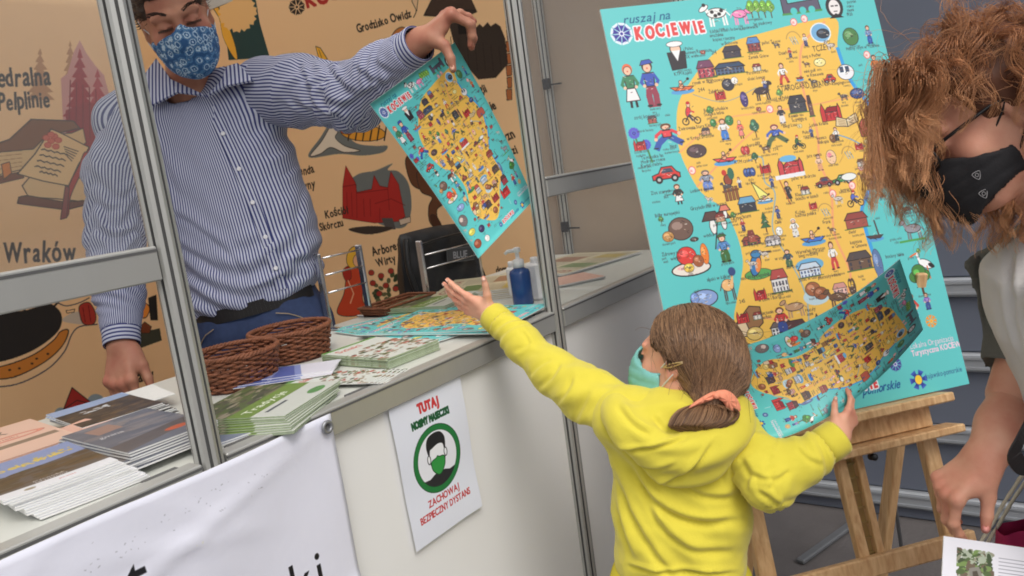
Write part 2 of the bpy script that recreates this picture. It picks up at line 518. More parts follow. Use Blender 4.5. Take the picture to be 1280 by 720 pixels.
def smooth(pts, n=6, closed=True):
    """Catmull-Rom curve through the points"""
    p = np.asarray(pts, float); m = len(p); out = []
    for i in range(m if closed else m - 1):
        if closed: a, b, c2, d = p[(i - 1) % m], p[i], p[(i + 1) % m], p[(i + 2) % m]
        else: a, b, c2, d = p[max(i - 1, 0)], p[i], p[i + 1], p[min(i + 2, m - 1)]
        for t in np.arange(n) / n:
            out.append(.5 * (2 * b + (c2 - a) * t + (2 * a - 5 * b + 4 * c2 - d) * t * t + (3 * b - a - 3 * c2 + d) * t ** 3))
    if not closed: out.append(p[-1])
    return np.array(out)

MAPH = homography([(750, 13), (1085, -19), (1210, 475), (861, 560)], [(0, 0), (700, 0), (700, 1000), (0, 1000)])
def paint_map():
    TEAL, YEL = (96, 198, 198), (238, 192, 88)
    c = Canvas(700, 1000, TEAL)
    m = lambda x, y: MAPH([(x, y)])[0]
    reg_px = [(1045, 27), (1010, 29), (960, 41), (912, 55), (884, 76), (863, 102), (849, 125), (845, 150), (848, 185), (859, 213), (876, 240), (903, 260), (919, 290), (927, 322), (925, 345), (919, 375), (916, 400)]
    low = [(170, 800), (205, 850), (290, 905), (360, 880), (430, 800), (470, 760), (520, 740)]
    r_px = [(1082, 372), (1097, 350), (1095, 330), (1083, 292), (1076, 262), (1082, 243), (1092, 215), (1094, 190), (1095, 160), (1085, 132), (1068, 110), (1056, 90), (1046, 62)]
    reg = [tuple(m(*p)) for p in reg_px] + low + [tuple(m(*p)) for p in r_px]
    rs = smooth(reg)
    c.poly(rs, YEL)
    riv = smooth([m(*p) for p in r_px[::-1]], closed=False)
    c.line(riv, 9, (60, 160, 225))
    # faint roads and the inner river
    for pts, col, w in (([(1030, 30), (1002, 60), (1003, 110), (1020, 160), (1024, 200), (1038, 240), (1042, 290), (1062, 340), (1052, 380)], (240, 165, 110), 6),
                        ([(848, 190), (900, 150), (960, 140), (1020, 130), (1080, 118)], (240, 172, 105), 4),
                        ([(870, 232), (920, 182), (945, 160)], (240, 165, 110), 4), ([(925, 395), (990, 400), (1045, 420), (1085, 350)], (240, 170, 105), 5),
                        ([(935, 200), (952, 196), (955, 225), (968, 240), (965, 285), (984, 320), (1000, 350), (1008, 375), (1010, 400)], (140, 175, 190), 3),
                        ([(1040, 166), (1060, 172), (1080, 182)], (120, 165, 200), 3), ([(866, 118), (905, 127), (945, 110)], (165, 165, 150), 2)):
        c.line(smooth([m(*p) for p in pts], closed=False), w, col)
    S = 1.72
    R = random.Random(3)
    cap = lambda t, x, y, z=8.5: c.text(t, *m(x, y), z, (60, 55, 60), xs=.8, jit=.06, rnd=R, sp=.07)
    spots = []
    def hatch(x, y, w, h):                      # pen strokes and printing grain inside a drawing
        for _ in range(9):
            a = R.uniform(0, 6.28); q = R.uniform(0, .36); px_, py_ = x + math.cos(a) * q * w, y + math.sin(a) * q * h; l = R.uniform(.05, .16) * w; b = R.uniform(-.7, .7)
            c.line([(px_, py_), (px_ + l * math.cos(b), py_ + l * math.sin(b))], R.uniform(.6, 1.5), R.choice([INK, (80, 70, 66), (240, 232, 220), (225, 205, 180), (110, 84, 66)]))
    def I(f, x, y, w, h, **k):
        x, y = m(x, y); spots.append((x, y, max(w, h) * S * .55)); f(c, x, y, w * S, h * S, **k); hatch(x, y, w * S, h * S)
    # heading
    c.text('ruszaj na', *m(780, 31), 22, (20, 95, 135), xs=1.05, shear=.35, jit=.05, rnd=R, rot=0.0, bold=.5)
    x, y = m(790, 52)
    for col, b in (((235, 240, 245), 11), ((222, 70, 70), 4.2)):
        c.text('KOCIEWIE', x + 12, y - 3, 29, col, jit=.1, rnd=random.Random(5), bold=b, xs=.62, sp=.42)
    ic_flower(c, *m(777, 43), 24, (50, 45, 150), (235, 235, 245), 9, halo=(225, 235, 245))
    # along the teal margin
    I(ic_animal, 925, 20, 30, 30, col=(240, 140, 190), left=False, neck=.1, head=.18)
    I(ic_animal, 896, 19, 40, 36, col=(240, 240, 238), spots=((-.15, -.08), (.1, .03), (.2, -.1), (-.05, .08), (-.4, -.38)), neck=.25, head=.2)
    cap('Łódzki miód i krówki kociewskie', 888, 43); cap('smażalnia', 888, 48)
    for dx in (-11, -3, 5, 13): I(ic_tree, 950 + dx, 14, 15, 26, g=(120, 175, 70))
    cap('las piaskowy', 943, 34)
    x, y = m(1001, 10)
    c.poly([(x - 50, y - 24), (x - 36, y - 24), (x - 34, y - 8), (x + 32, y - 12), (x + 34, y - 28), (x + 46, y - 28), (x + 50, y + 18), (x - 50, y + 18)], (95, 90, 110), INK, 2)
    c.line([(x - 52, y + 18), (x + 52, y + 16)], 5, (80, 150, 80))
    for k in range(3): c.ell(x - 22 + k * 24, y + 12, 9, 9, (84, 200, 196))
    x, y = m(1042, 12)
    c.ell(x, y, 23, 28, (50, 48, 50)); c.ell(x, y + 1, 15, 20, (235, 230, 228)); c.poly([(x - 20, y + 28), (x, y + 16), (x + 20, y + 28)], (40, 40, 42))
    c.line([(x - 8, y - 3), (x - 2, y - 3)], 3, INK); c.line([(x + 3, y - 3), (x + 9, y - 3)], 3, INK); c.line([(x - 4, y + 11), (x + 5, y + 11)], 2, INK)
    for k, t in enumerate(('patron', 'roku', 'ziemi', '1920')): cap(t, 1058, 8 + k * 5)
    I(ic_blob, 1062, 48, 24, 26, col=(80, 130, 75)); I(ic_person, 1084, 45, 12, 28, top=(120, 150, 200), bot=(50, 90, 170))
    cap('Piękny młyn w Tczewie', 1057, 65); I(ic_person, 1092, 82, 15, 31, top=(225, 120, 50), bot=(200, 60, 50), hair=(90, 60, 50), skirt=True); cap('Dolina Wisły', 1080, 104); cap('w Gniewie', 1094, 109)
    I(ic_blob, 1070, 117, 22, 15, col=(50, 75, 130)); I(ic_person, 1087, 120, 9, 20, top=(70, 110, 180), bot=(60, 100, 170)); cap('zamek Gniew', 1087, 131)
    x, y = m(846, 70)
    c.poly([(x - 22, y - 8), (x + 22, y - 8), (x + 18, y + 32), (x - 18, y + 34)], (50, 45, 50), INK, 2); c.ell(x, y - 16, 13, 13, (240, 200, 175), INK, 2); c.poly([(x - 11, y - 12), (x + 11, y - 12), (x, y + 14)], (240, 240, 240)); c.ell(x, y - 28, 20, 7, (240, 240, 240), INK, 1)
    for k, t in enumerate(('i Pałac', 'Muzeum Rzemiosła', 'XIX wiek')): cap(t, 855, 64 + k * 5)
    I(ic_person, 787, 106, 26, 62, top=(60, 130, 90), bot=(240, 235, 235), hair=(235, 110, 70), skirt=True)
    I(ic_person, 812, 103, 28, 66, top=(60, 85, 180), bot=(150, 60, 80), hair=(80, 60, 50), hat=(60, 85, 180)); cap('strój kociewski', 792, 149, 9)
    I(ic_boat, 852, 108, 34, 24); cap('KTM Kajaki', 843, 95)
    I(ic_person, 833, 168, 28, 34, top=(225, 70, 80), bot=(60, 90, 170), run=.6); cap('biegi', 837, 184)
    for dx, dy, r in ((-9, -9, 9), (6, 5, 8)):
        x, y = m(800 + dx, 175 + dy); c.line([(x, y), (x + 6, y + 42)], 4, (70, 130, 70)); ic_flower(c, x, y, r * S, (95, 90, 200), (60, 50, 150), 12)
    for k, t in enumerate(('Tu mieszka las', 'Modry w rzece', 'Kwiat chabru')): cap(t, 800, 199 + k * 5)
    I(ic_car, 831, 217, 40, 24); cap('Zlot starych', 812, 243); cap('aut', 828, 247)
    I(ic_person, 846, 241, 16, 28, top=(60, 50, 50), bot=(235, 235, 235), skirt=True)
    cap('Bóbr europejski', 817, 271); I(ic_blob, 849, 285, 34, 30, col=(115, 90, 80)); I(ic_blob, 833, 295, 16, 14, col=(190, 140, 80)); I(ic_blob, 866, 298, 12, 6, col=(70, 60, 60))
    I(ic_blob, 862, 335, 54, 18, col=(235, 225, 215), col2=(240, 190, 190)); I(ic_blob, 856, 319, 27, 24, col=(220, 65, 60)); I(ic_blob, 879, 316, 11, 28, col=(235, 130, 55)); I(ic_blob, 859, 334, 14, 12, col=(240, 205, 90)); I(ic_blob, 871, 325, 15, 16, col=(165, 95, 60)); cap('Zdrowy stół', 825, 320); cap('wiejski', 836, 325)
    for dx, dy, s_, k_ in ((-5, 0, 1, (95, 70, 65)), (9, -2, .8, (130, 80, 60)), (11, -12, .6, (225, 130, 110))):
        x, y = m(893 + dx, 272 + dy); c.ell(x, y + 18 * s_, 8 * s_, 18 * s_, (240, 238, 235), INK, 1.5); c.poly([(x - 24 * s_, y + 4), (x - 12 * s_, y - 16 * s_), (x + 12 * s_, y - 16 * s_), (x + 24 * s_, y + 4)], k_, INK, 2)
    cap('Grzybobranie w borach', 862, 262)
    I(ic_person, 903, 308, 20, 38, top=(90, 140, 200), bot=(70, 110, 60), hat=(70, 110, 60)); x, y = m(893, 310); c.line([(x, y), (x + 18, y - 60)], 2.5, INK); cap('wędkarstwo', 878, 296)
    I(ic_animal, 908, 356, 24, 40, col=(240, 190, 130), neck=.42, head=.15, left=False, leg=(90, 70, 70)); x, y = m(913, 338); c.ell(x, y, 9, 10, (60, 80, 130)); cap('alpaki w Łąkiem', 882, 351)
    I(ic_blob, 878, 372, 38, 22, col=(140, 165, 215)); I(ic_blob, 866, 372, 12, 14, col=(120, 150, 210))
    I(ic_animal, 1139, 283, 34, 30, col=(150, 150, 160), leg=(120, 120, 125)); x, y = m(1139, 297); c.line([(x - 34, y), (x + 34, y)], 5, (80, 160, 80)); cap('osioł Franek', 1130, 266)
    x, y = m(1155, 326); c.ell(x, y, 20, 10, (245, 245, 245), INK, 1.5, rot=.5); c.line([(x - 14, y - 8), (x - 18, y - 28)], 6, (245, 245, 245)); c.line([(x - 19, y - 28), (x - 36, y - 22)], 4, (230, 110, 60)); c.line([(x + 2, y + 6), (x + 4, y + 36)], 3, (230, 110, 60)); c.ell(x + 14, y + 6, 9, 5, INK, rot=.6); cap('bociany białe', 1106, 320)
    x, y = m(1160, 388); ic_flower(c, x, y + 18, 17, (245, 150, 50), (245, 200, 90), 8); I(ic_person, 1157, 372, 12, 24, top=(150, 120, 200))
    # on the yellow land
    I(ic_house, 882, 87, 26, 26, wall=(185, 75, 90), roof=(120, 70, 100)); I(ic_house, 912, 86, 46, 17, wall=(90, 110, 140), roof=(60, 80, 110), n=7); I(ic_house, 915, 66, 28, 18, wall=(75, 70, 80), roof=(70, 65, 75), n=2); I(ic_blob, 910, 106, 18, 17, col=(60, 60, 70)); I(ic_blob, 918, 101, 10, 10, col=(240, 235, 225))
    cap('kopiec rzeczny', 892, 53); cap('w Bobowie', 902, 58); cap('214', 890, 69, 10); cap('244', 873, 115, 10); cap('rynek w Skarszewach', 866, 106); cap('Żabi Most', 886, 117)
    I(ic_house, 942, 57, 21, 22, wall=(150, 70, 70), roof=(90, 140, 200)); cap('Zamek Gniew', 936, 75); I(ic_arch, 992, 52, 15, 15)
    x, y = m(1025, 43); c.ell(x, y, 26, 24, (120, 175, 215), (230, 240, 245), 3); I(ic_blob, 1028, 44, 20, 14, col=(55, 60, 70)); c.text('TCZEW', *m(1016, 66), 15, (70, 60, 55), jit=.08, xs=.7, rnd=R)
    I(ic_person, 978, 92, 14, 32, top=(240, 240, 240), bot=(200, 70, 60), run=.3); I(ic_boat, 999, 97, 12, 13, col=(150, 50, 50), rower=False); I(ic_blob, 1024, 79, 18, 12, col=(240, 225, 150)); I(ic_blob, 1056, 91, 26, 22, col=(235, 235, 238)); x, y = m(1055, 88)
    for k in range(2): c.poly([(x - 14 + 15 * k, y - 8), (x - 4 + 15 * k, y - 8), (x - 4 + 15 * k, y + 6), (x - 14 + 15 * k, y + 6)], (60, 75, 100))
    I(ic_car, 1036, 99, 19, 15); I(ic_animal, 952, 114, 30, 26, col=(70, 60, 65), left=False, neck=.4); I(ic_person, 955, 104, 8, 14, top=(220, 225, 235)); I(ic_blob, 930, 124, 11, 22, col=(75, 60, 120))
    c.text('STAROGARD GDAŃSKI', *m(973, 115), 15, (70, 60, 55), jit=.08, xs=.66, rnd=R)
    for t, x_, y_ in (('pałac Tczew', 953, 57), ('Dzień na wsi', 974, 70), ('bieg o Puchar', 1003, 74), ('Parowóz i Mlin', 934, 94), ('skoki konne', 935, 101), ('mini golf', 1005, 92), ('w Rzucewie', 1008, 97), ('camping', 1040, 107)): cap(t, x_, y_)
    I(ic_bike, 862, 142, 27, 36); cap('Bory Tucholskie', 880, 140); cap('Ścieżka leśna', 880, 145); cap('Żwirownia Stara Kiszewa', 848, 163)
    I(ic_blob, 891, 153, 9, 11, col=(60, 130, 75)); I(ic_blob, 911, 150, 12, 14, col=(60, 130, 75)); I(ic_person, 904, 160, 17, 30, top=(235, 235, 235), bot=(70, 130, 210)); I(ic_person, 925, 160, 11, 28, top=(235, 110, 100), bot=(240, 140, 130), hair=(235, 180, 80), skirt=True); I(ic_tree, 943, 160, 15, 26, g=(70, 115, 90))
    I(ic_blob, 870, 188, 28, 18, col=(85, 68, 72), col2=(120, 95, 100)); I(ic_boat, 905, 196, 34, 24, col=(230, 80, 90)); I(ic_blob, 931, 187, 12, 12, col=(190, 60, 60), lobes=2); I(ic_blob, 936, 214, 18, 12, col=(60, 85, 150), lobes=3); cap('Muzeum', 874, 170); cap('w Kręgu Smaków', 858, 175); cap('KTM czółna', 918, 204); cap('borówki', 934, 183); cap('las', 946, 209)
    I(ic_person, 882, 223, 21, 27, top=(140, 150, 170), bot=(110, 140, 210), hair=(120, 110, 110)); cap('Ludowe śpiewy', 862, 240)
    x, y = m(910, 228)
    for k in range(4): c.poly([(x - 15 + 9 * k, y + 8), (x - 9 + 9 * k, y + 8), (x - 9 + 9 * k, y + 40), (x - 15 + 9 * k, y + 40)], (150, 95, 60), INK, 1)
    c.line([(x - 18, y + 18), (x + 20, y + 16)], 5, (120, 75, 50)); c.ell(x, y - 8, 10, 13, (150, 75, 55), INK, 2); c.ell(x + 10, y - 22, 8, 14, (60, 110, 90)); c.ell(x - 6, y - 26, 6, 7, (200, 60, 50)); c.line([(x, y + 3), (x, y + 12)], 3, (230, 160, 60))
    I(ic_person, 976, 142, 13, 26, top=(60, 60, 70), bot=(230, 225, 225)); I(ic_house, 996, 130, 28, 26, wall=(75, 75, 82), roof=(65, 65, 72), n=2); I(ic_house, 1012, 132, 7, 32, wall=(120, 85, 80), roof=(80, 60, 60), n=1); I(ic_church, 1037, 140, 30, 27); I(ic_book, 1057, 150, 36, 20)
    I(ic_person, 969, 167, 22, 30, top=(70, 100, 190), bot=(90, 110, 80), run=.6, hair=(150, 60, 80)); I(ic_bike, 997, 177, 20, 22, col=(70, 110, 70), motor=True); I(ic_blob, 1040, 172, 10, 12, col=(130, 90, 60)); I(ic_person, 1044, 166, 10, 20, top=(240, 240, 240), bot=(60, 60, 70)); I(ic_blob, 1038, 195, 15, 20, col=(240, 200, 160), col2=(235, 130, 150)); I(ic_person, 1023, 201, 12, 24, top=(240, 200, 170), bot=(220, 160, 120)); I(ic_arch, 1060, 192, 15, 14)
    I(ic_church, 987, 207, 36, 26, wall=(205, 75, 80), roof=(190, 60, 65)); x, y = m(987, 216); c.poly([(x - 38, y), (x + 38, y - 2), (x + 38, y + 8), (x - 38, y + 10)], (235, 235, 240)); x, y = m(984, 197); c.ell(x, y, 22, 8, (110, 180, 225))
    I(ic_car, 1029, 226, 26, 16, col=(150, 65, 65)); I(ic_car, 1052, 222, 32, 15, col=(70, 140, 85)); x, y = m(1060, 219); c.ell(x, y, 20, 9, (235, 238, 235), INK, 1)
    I(ic_person, 984, 237, 12, 30, top=(60, 58, 62), bot=(60, 58, 62), skirt=True); x, y = m(976, 234); c.line([(x, y - 20), (x + 14, y + 40)], 3, (190, 110, 60)); x, y = m(954, 239); c.poly([(x - 14, y + 14), (x - 26, y - 30), (x + 10, y + 8)], (240, 235, 130), INK, 1.5); I(ic_boat, 955, 247, 24, 14, col=(220, 235, 240))
    for t, x_, y_ in (('kościół w Pelplinie', 958, 127), ('Rynek', 986, 147), ('Starogard', 990, 152), ('Biegi Lasu', 979, 159), ('Puławy', 1003, 167), ('zjazdy', 1004, 172), ('Leśna Kraina', 1012, 158), ('winnica', 1020, 174), ('Biskupia', 1022, 179), ('jazz opera', 1008, 196), ('pałac w Skórczu', 989, 224), ('TIR Lubichowo', 1018, 234), ('Klasztorne', 994, 244), ('ścieżki w lasach', 994, 249), ('774', 966, 188), ('774', 997, 234), ('jarmark', 1050, 238)): cap(t, x_, y_)
    for x_, y_ in ((864, 212), (962, 136), (1075, 207), (1064, 230), (1040, 240), (1082, 70), (992, 30), (1005, 26)):
        x, y = m(x_, y_); c.ell(x, y, 8, 9, (250, 225, 220), (230, 110, 110), 2); c.text('A1', x - 5, y + 4, 7, (220, 70, 70), xs=.7)
    x, y = m(1088, 162); c.poly([(x - 32, y - 14), (x - 20, y - 30), (x + 30, y - 30), (x + 36, y - 10), (x + 34, y + 12), (x - 30, y + 12)], (190, 95, 80), INK, 2); I(ic_bike, 1067, 246, 26, 24, col=(90, 110, 200))
    I(ic_house, 933, 254, 27, 22, wall=(60, 62, 72), roof=(110, 165, 200), n=3); I(ic_tree, 955, 276, 18, 28, g=(60, 110, 75), fir=True); I(ic_house, 938, 299, 28, 13, wall=(160, 80, 70), roof=(150, 75, 65), n=5); I(ic_house, 938, 294, 11, 18, wall=(165, 85, 72), roof=(130, 65, 60), n=1)
    x, y = m(944, 328); c.ell(x, y + 24, 34, 12, (90, 165, 90), INK, 1); c.ell(x - 2, y + 2, 13, 26, (60, 125, 185), INK, 2, rot=.35); c.ell(x + 4, y + 4, 7, 17, (235, 140, 70), rot=.3); c.ell(x + 4, y - 22, 13, 9, (70, 135, 185), INK, 1.5); c.line([(x + 14, y - 24), (x + 40, y - 22)], 4, (60, 55, 60))
    I(ic_house, 965, 299, 24, 14, wall=(220, 215, 215), roof=(200, 190, 190), n=4); I(ic_blob, 973, 287, 10, 12, col=(240, 240, 235)); I(ic_house, 973, 349, 26, 32, wall=(225, 222, 222), roof=(180, 80, 75), n=5); I(ic_person, 992, 282, 14, 26, top=(240, 240, 240), bot=(225, 225, 225), hair=(240, 240, 240)); I(ic_boat, 1015, 294, 36, 26, col=(70, 120, 210)); I(ic_arch, 1031, 263, 15, 14)
    I(ic_house, 1069, 273, 36, 23, wall=(165, 85, 75), roof=(150, 72, 66), n=0); I(ic_boat, 1092, 291, 26, 20, col=(85, 65, 65), rower=False); x, y = m(1096, 286); c.line([(x, y + 10), (x - 4, y - 26)], 4, (80, 70, 70)); I(ic_house, 1073, 323, 38, 26, wall=(110, 85, 70), roof=(85, 75, 75), n=3); I(ic_person, 1040, 316, 14, 40, top=(240, 238, 235), bot=(205, 70, 70), run=.1); I(ic_blob, 1096, 326, 14, 40, col=(95, 120, 165)); I(ic_person, 984, 320, 15, 24, top=(60, 90, 110), bot=(80, 110, 80))
    x, y = m(1011, 329); c.ell(x, y, 36, 16, (110, 175, 215)); I(ic_house, 1011, 335, 34, 20, wall=(220, 228, 238), roof=(200, 215, 230), win=(80, 100, 140), n=6); x, y = m(1020, 368); c.ell(x, y, 34, 20, (190, 215, 225)); I(ic_blob, 1015, 359, 22, 19, col=(165, 100, 65)); I(ic_blob, 1025, 364, 20, 17, col=(150, 88, 56)); I(ic_house, 1049, 359, 22, 18, wall=(235, 190, 180), roof=(210, 150, 140), n=4); I(ic_blob, 1064, 355, 10, 22, col=(90, 70, 60), col2=(235, 190, 70), lobes=2)
    I(ic_animal, 992, 382, 36, 26, col=(190, 150, 115), left=True, neck=.32); x, y = m(933, 400); c.poly([(x - 32, y + 4), (x + 10, y - 32), (x + 36, y - 26), (x + 36, y + 10), (x + 2, y + 34), (x - 30, y + 32)], (150, 110, 75), INK, 2); c.poly([(x - 32, y + 4), (x - 6, y - 2), (x + 2, y + 34), (x - 30, y + 32)], (225, 200, 165), INK, 2)
    I(ic_house, 976, 408, 34, 18, wall=(232, 232, 232), roof=(110, 100, 100), n=6)
    for t, x_, y_ in (('Jezioro', 913, 269), ('Ocypel latem', 913, 274), ('Osie', 968, 278), ('Kuźnia', 994, 266), ('kuchnia polska', 994, 270), ('Frank', 1028, 278), ('Młyny rzeczne', 936, 307), ('termika', 965, 308), ('Warmiński Maraton', 994, 316), ('bieg rodzinny', 998, 320), ('dwór', 1060, 290), ('kapitana', 1062, 303), ('w Gniewie', 1064, 308), ('nad Wdą Łagodną', 925, 349), ('pałac w Górze', 998, 350), ('pszczoły i zioła', 1022, 347), ('Nowe Muzeum', 1042, 370), ('w Zamku', 1046, 375), ('Odpoczynek nad rzeką', 946, 371), ('w Lesie i Borze', 947, 376), ('Hucuły', 1006, 388), ('koni', 1008, 393), ('Pieczenie chleba', 949, 393), ('kiełbas', 950, 398), ('245', 923, 378), ('w stylu', 968, 324)): cap(t, x_, y_)
    # lower part, known from the hand-out copies
    def J(f, x, y, w, h, **k):
        spots.append((x, y, max(w, h) * .55)); f(c, x, y, w, h, **k); hatch(x, y, w, h)
    for (x, y, f, w, h, k) in ((235, 842, ic_boat, 60, 40, dict(col=(150, 80, 60))), (300, 800, ic_house, 60, 46, dict(wall=(90, 70, 70))), (330, 860, ic_blob, 46, 40, dict(col=(150, 90, 60))), (270, 770, ic_person, 36, 60, dict()), (380, 800, ic_church, 60, 54, dict(wall=(160, 60, 60))), (420, 745, ic_animal, 60, 46, dict(col=(110, 80, 60))), (200, 790, ic_blob, 40, 30, dict(col=(220, 190, 110))),
                               (60, 760, ic_blob, 70, 70, dict(col=(120, 110, 110), col2=(220, 200, 190))), (70, 850, ic_blob, 60, 40, dict(col=(215, 205, 90))), (150, 880, ic_blob, 54, 44, dict(col=(60, 50, 90))), (60, 930, ic_blob, 66, 54, dict(col=(150, 75, 50))), (150, 950, ic_blob, 44, 40, dict(col=(230, 230, 225))),
                               (480, 820, ic_church, 80, 70, dict(wall=(205, 60, 60), roof=(150, 40, 50))), (520, 760, ic_house, 60, 60, dict(wall=(170, 60, 70))), (600, 800, ic_person, 40, 70, dict(top=(200, 70, 60))), (640, 740, ic_tree, 60, 70, dict())):
        J(f, x, y, w, h, **k)
    # the small drawings and the fine lettering between them
    words = 'rzeka jezioro las pole dwór młyn kościół rynek pałac most zamek park szlak wieś miód ryby sery chleb zioła grzyby łąka bór staw stadnina muzeum skansen plaża kajaki rowery konie bociany żurawie kapliczka wiatrak tartak gorzelnia ratusz mury baszta'.split()
    x2, y2 = np.roll(rs[:, 0], -1), np.roll(rs[:, 1], -1)
    inner = lambda x, y: (((rs[:, 1] > y) != (y2 > y)) & (x < (x2 - rs[:, 0]) * (y - rs[:, 1]) / (y2 - rs[:, 1] + 1e-9) + rs[:, 0])).sum() % 2 == 1
    def free(x, y, r): return all((x - a) ** 2 + (y - b) ** 2 > (r + q) ** 2 for a, b, q in spots)
    kinds = [(ic_house, 22, 18, lambda: dict(wall=R.choice([(170, 90, 80), (220, 215, 205), (120, 110, 110), (200, 150, 120)]), roof=R.choice([(140, 60, 55), (80, 75, 80), (110, 80, 60)]), n=3)), (ic_tree, 16, 22, lambda: dict(g=R.choice([(80, 130, 70), (60, 105, 75), (110, 150, 80)]))), (ic_person, 12, 26, lambda: dict(top=R.choice([(200, 70, 70), (70, 100, 180), (230, 230, 225), (90, 140, 90)]), bot=R.choice([(60, 70, 120), (90, 70, 60), (60, 60, 66)]))), (ic_animal, 24, 20, lambda: dict(col=R.choice([(130, 100, 80), (90, 84, 86), (210, 200, 190)]))), (ic_blob, 14, 12, lambda: dict(col=R.choice([(150, 70, 60), (90, 110, 70), (220, 200, 140), (70, 80, 120)]), lobes=2)), (ic_church, 24, 24, lambda: {})]
    for _ in range(1500):
        x, y = R.uniform(24, 676), R.uniform(120, 940)
        if not free(x, y, 15) or (x > 430 and y > 800) or (x > 280 and y > 925): continue
        if not inner(x, y) and R.random() < .72: spots.append((x, y, 8)); continue
        f, w, h, kw = R.choice(kinds); z_ = R.uniform(.8, 1.25); J(f, x, y, w * z_, h * z_, **kw())
        if len(spots) > 330: break
    for (x, y, r_) in list(spots):
        if R.random() < .62 and y < 930:
            for k in range(R.choice([1, 1, 2])): c.text(R.choice(words) + R.choice(['', ' ' + R.choice(words)]), x + R.uniform(-6, 6), y + r_ + 3 + k * 8, 6, (70, 62, 62), xs=.72, jit=.06, rnd=R, center=True)
    # imprint at the foot
    c.line([(480, 830 + 40), (480, 905)], 2, (220, 225, 235))
    cx, cy = m(1137, 433)
    c.text('Lokalna Organizacja', cx, cy, 14, (250, 205, 225), xs=.72); c.text('Turystyczna KOCIEWIE', *m(1139, 442), 14, (250, 205, 225), xs=.72, bold=.8)
    ic_flower(c, *m(1118, 452), 18, (70, 60, 150), (220, 220, 240), 9)
    x, y = m(1147, 471); ic_flower(c, x, y, 20, (40, 60, 150), (240, 205, 60), 6, halo=(60, 90, 190)); c.ell(x, y, 10, 12, (245, 205, 60), (40, 60, 150), 2)
    c.text('kujawsko-pomorskie', *m(1157, 470), 13, (40, 80, 130), xs=.62)
    c.text('pomorskie', *m(1078, 492), 20, (25, 90, 150), xs=.8, shear=.35, jit=.06, rnd=R, bold=1)
    for col, b in (((235, 240, 245), 9), ((222, 70, 70), 3.6)):
        c.text('KOCIEWIE', 338, 962, 22, col, jit=.1, rnd=random.Random(5), bold=b, xs=.62, sp=.42)
    ic_flower(c, 310, 953, 17, (50, 45, 150), (235, 235, 245), 9)
    return c.image('kociewie_map')
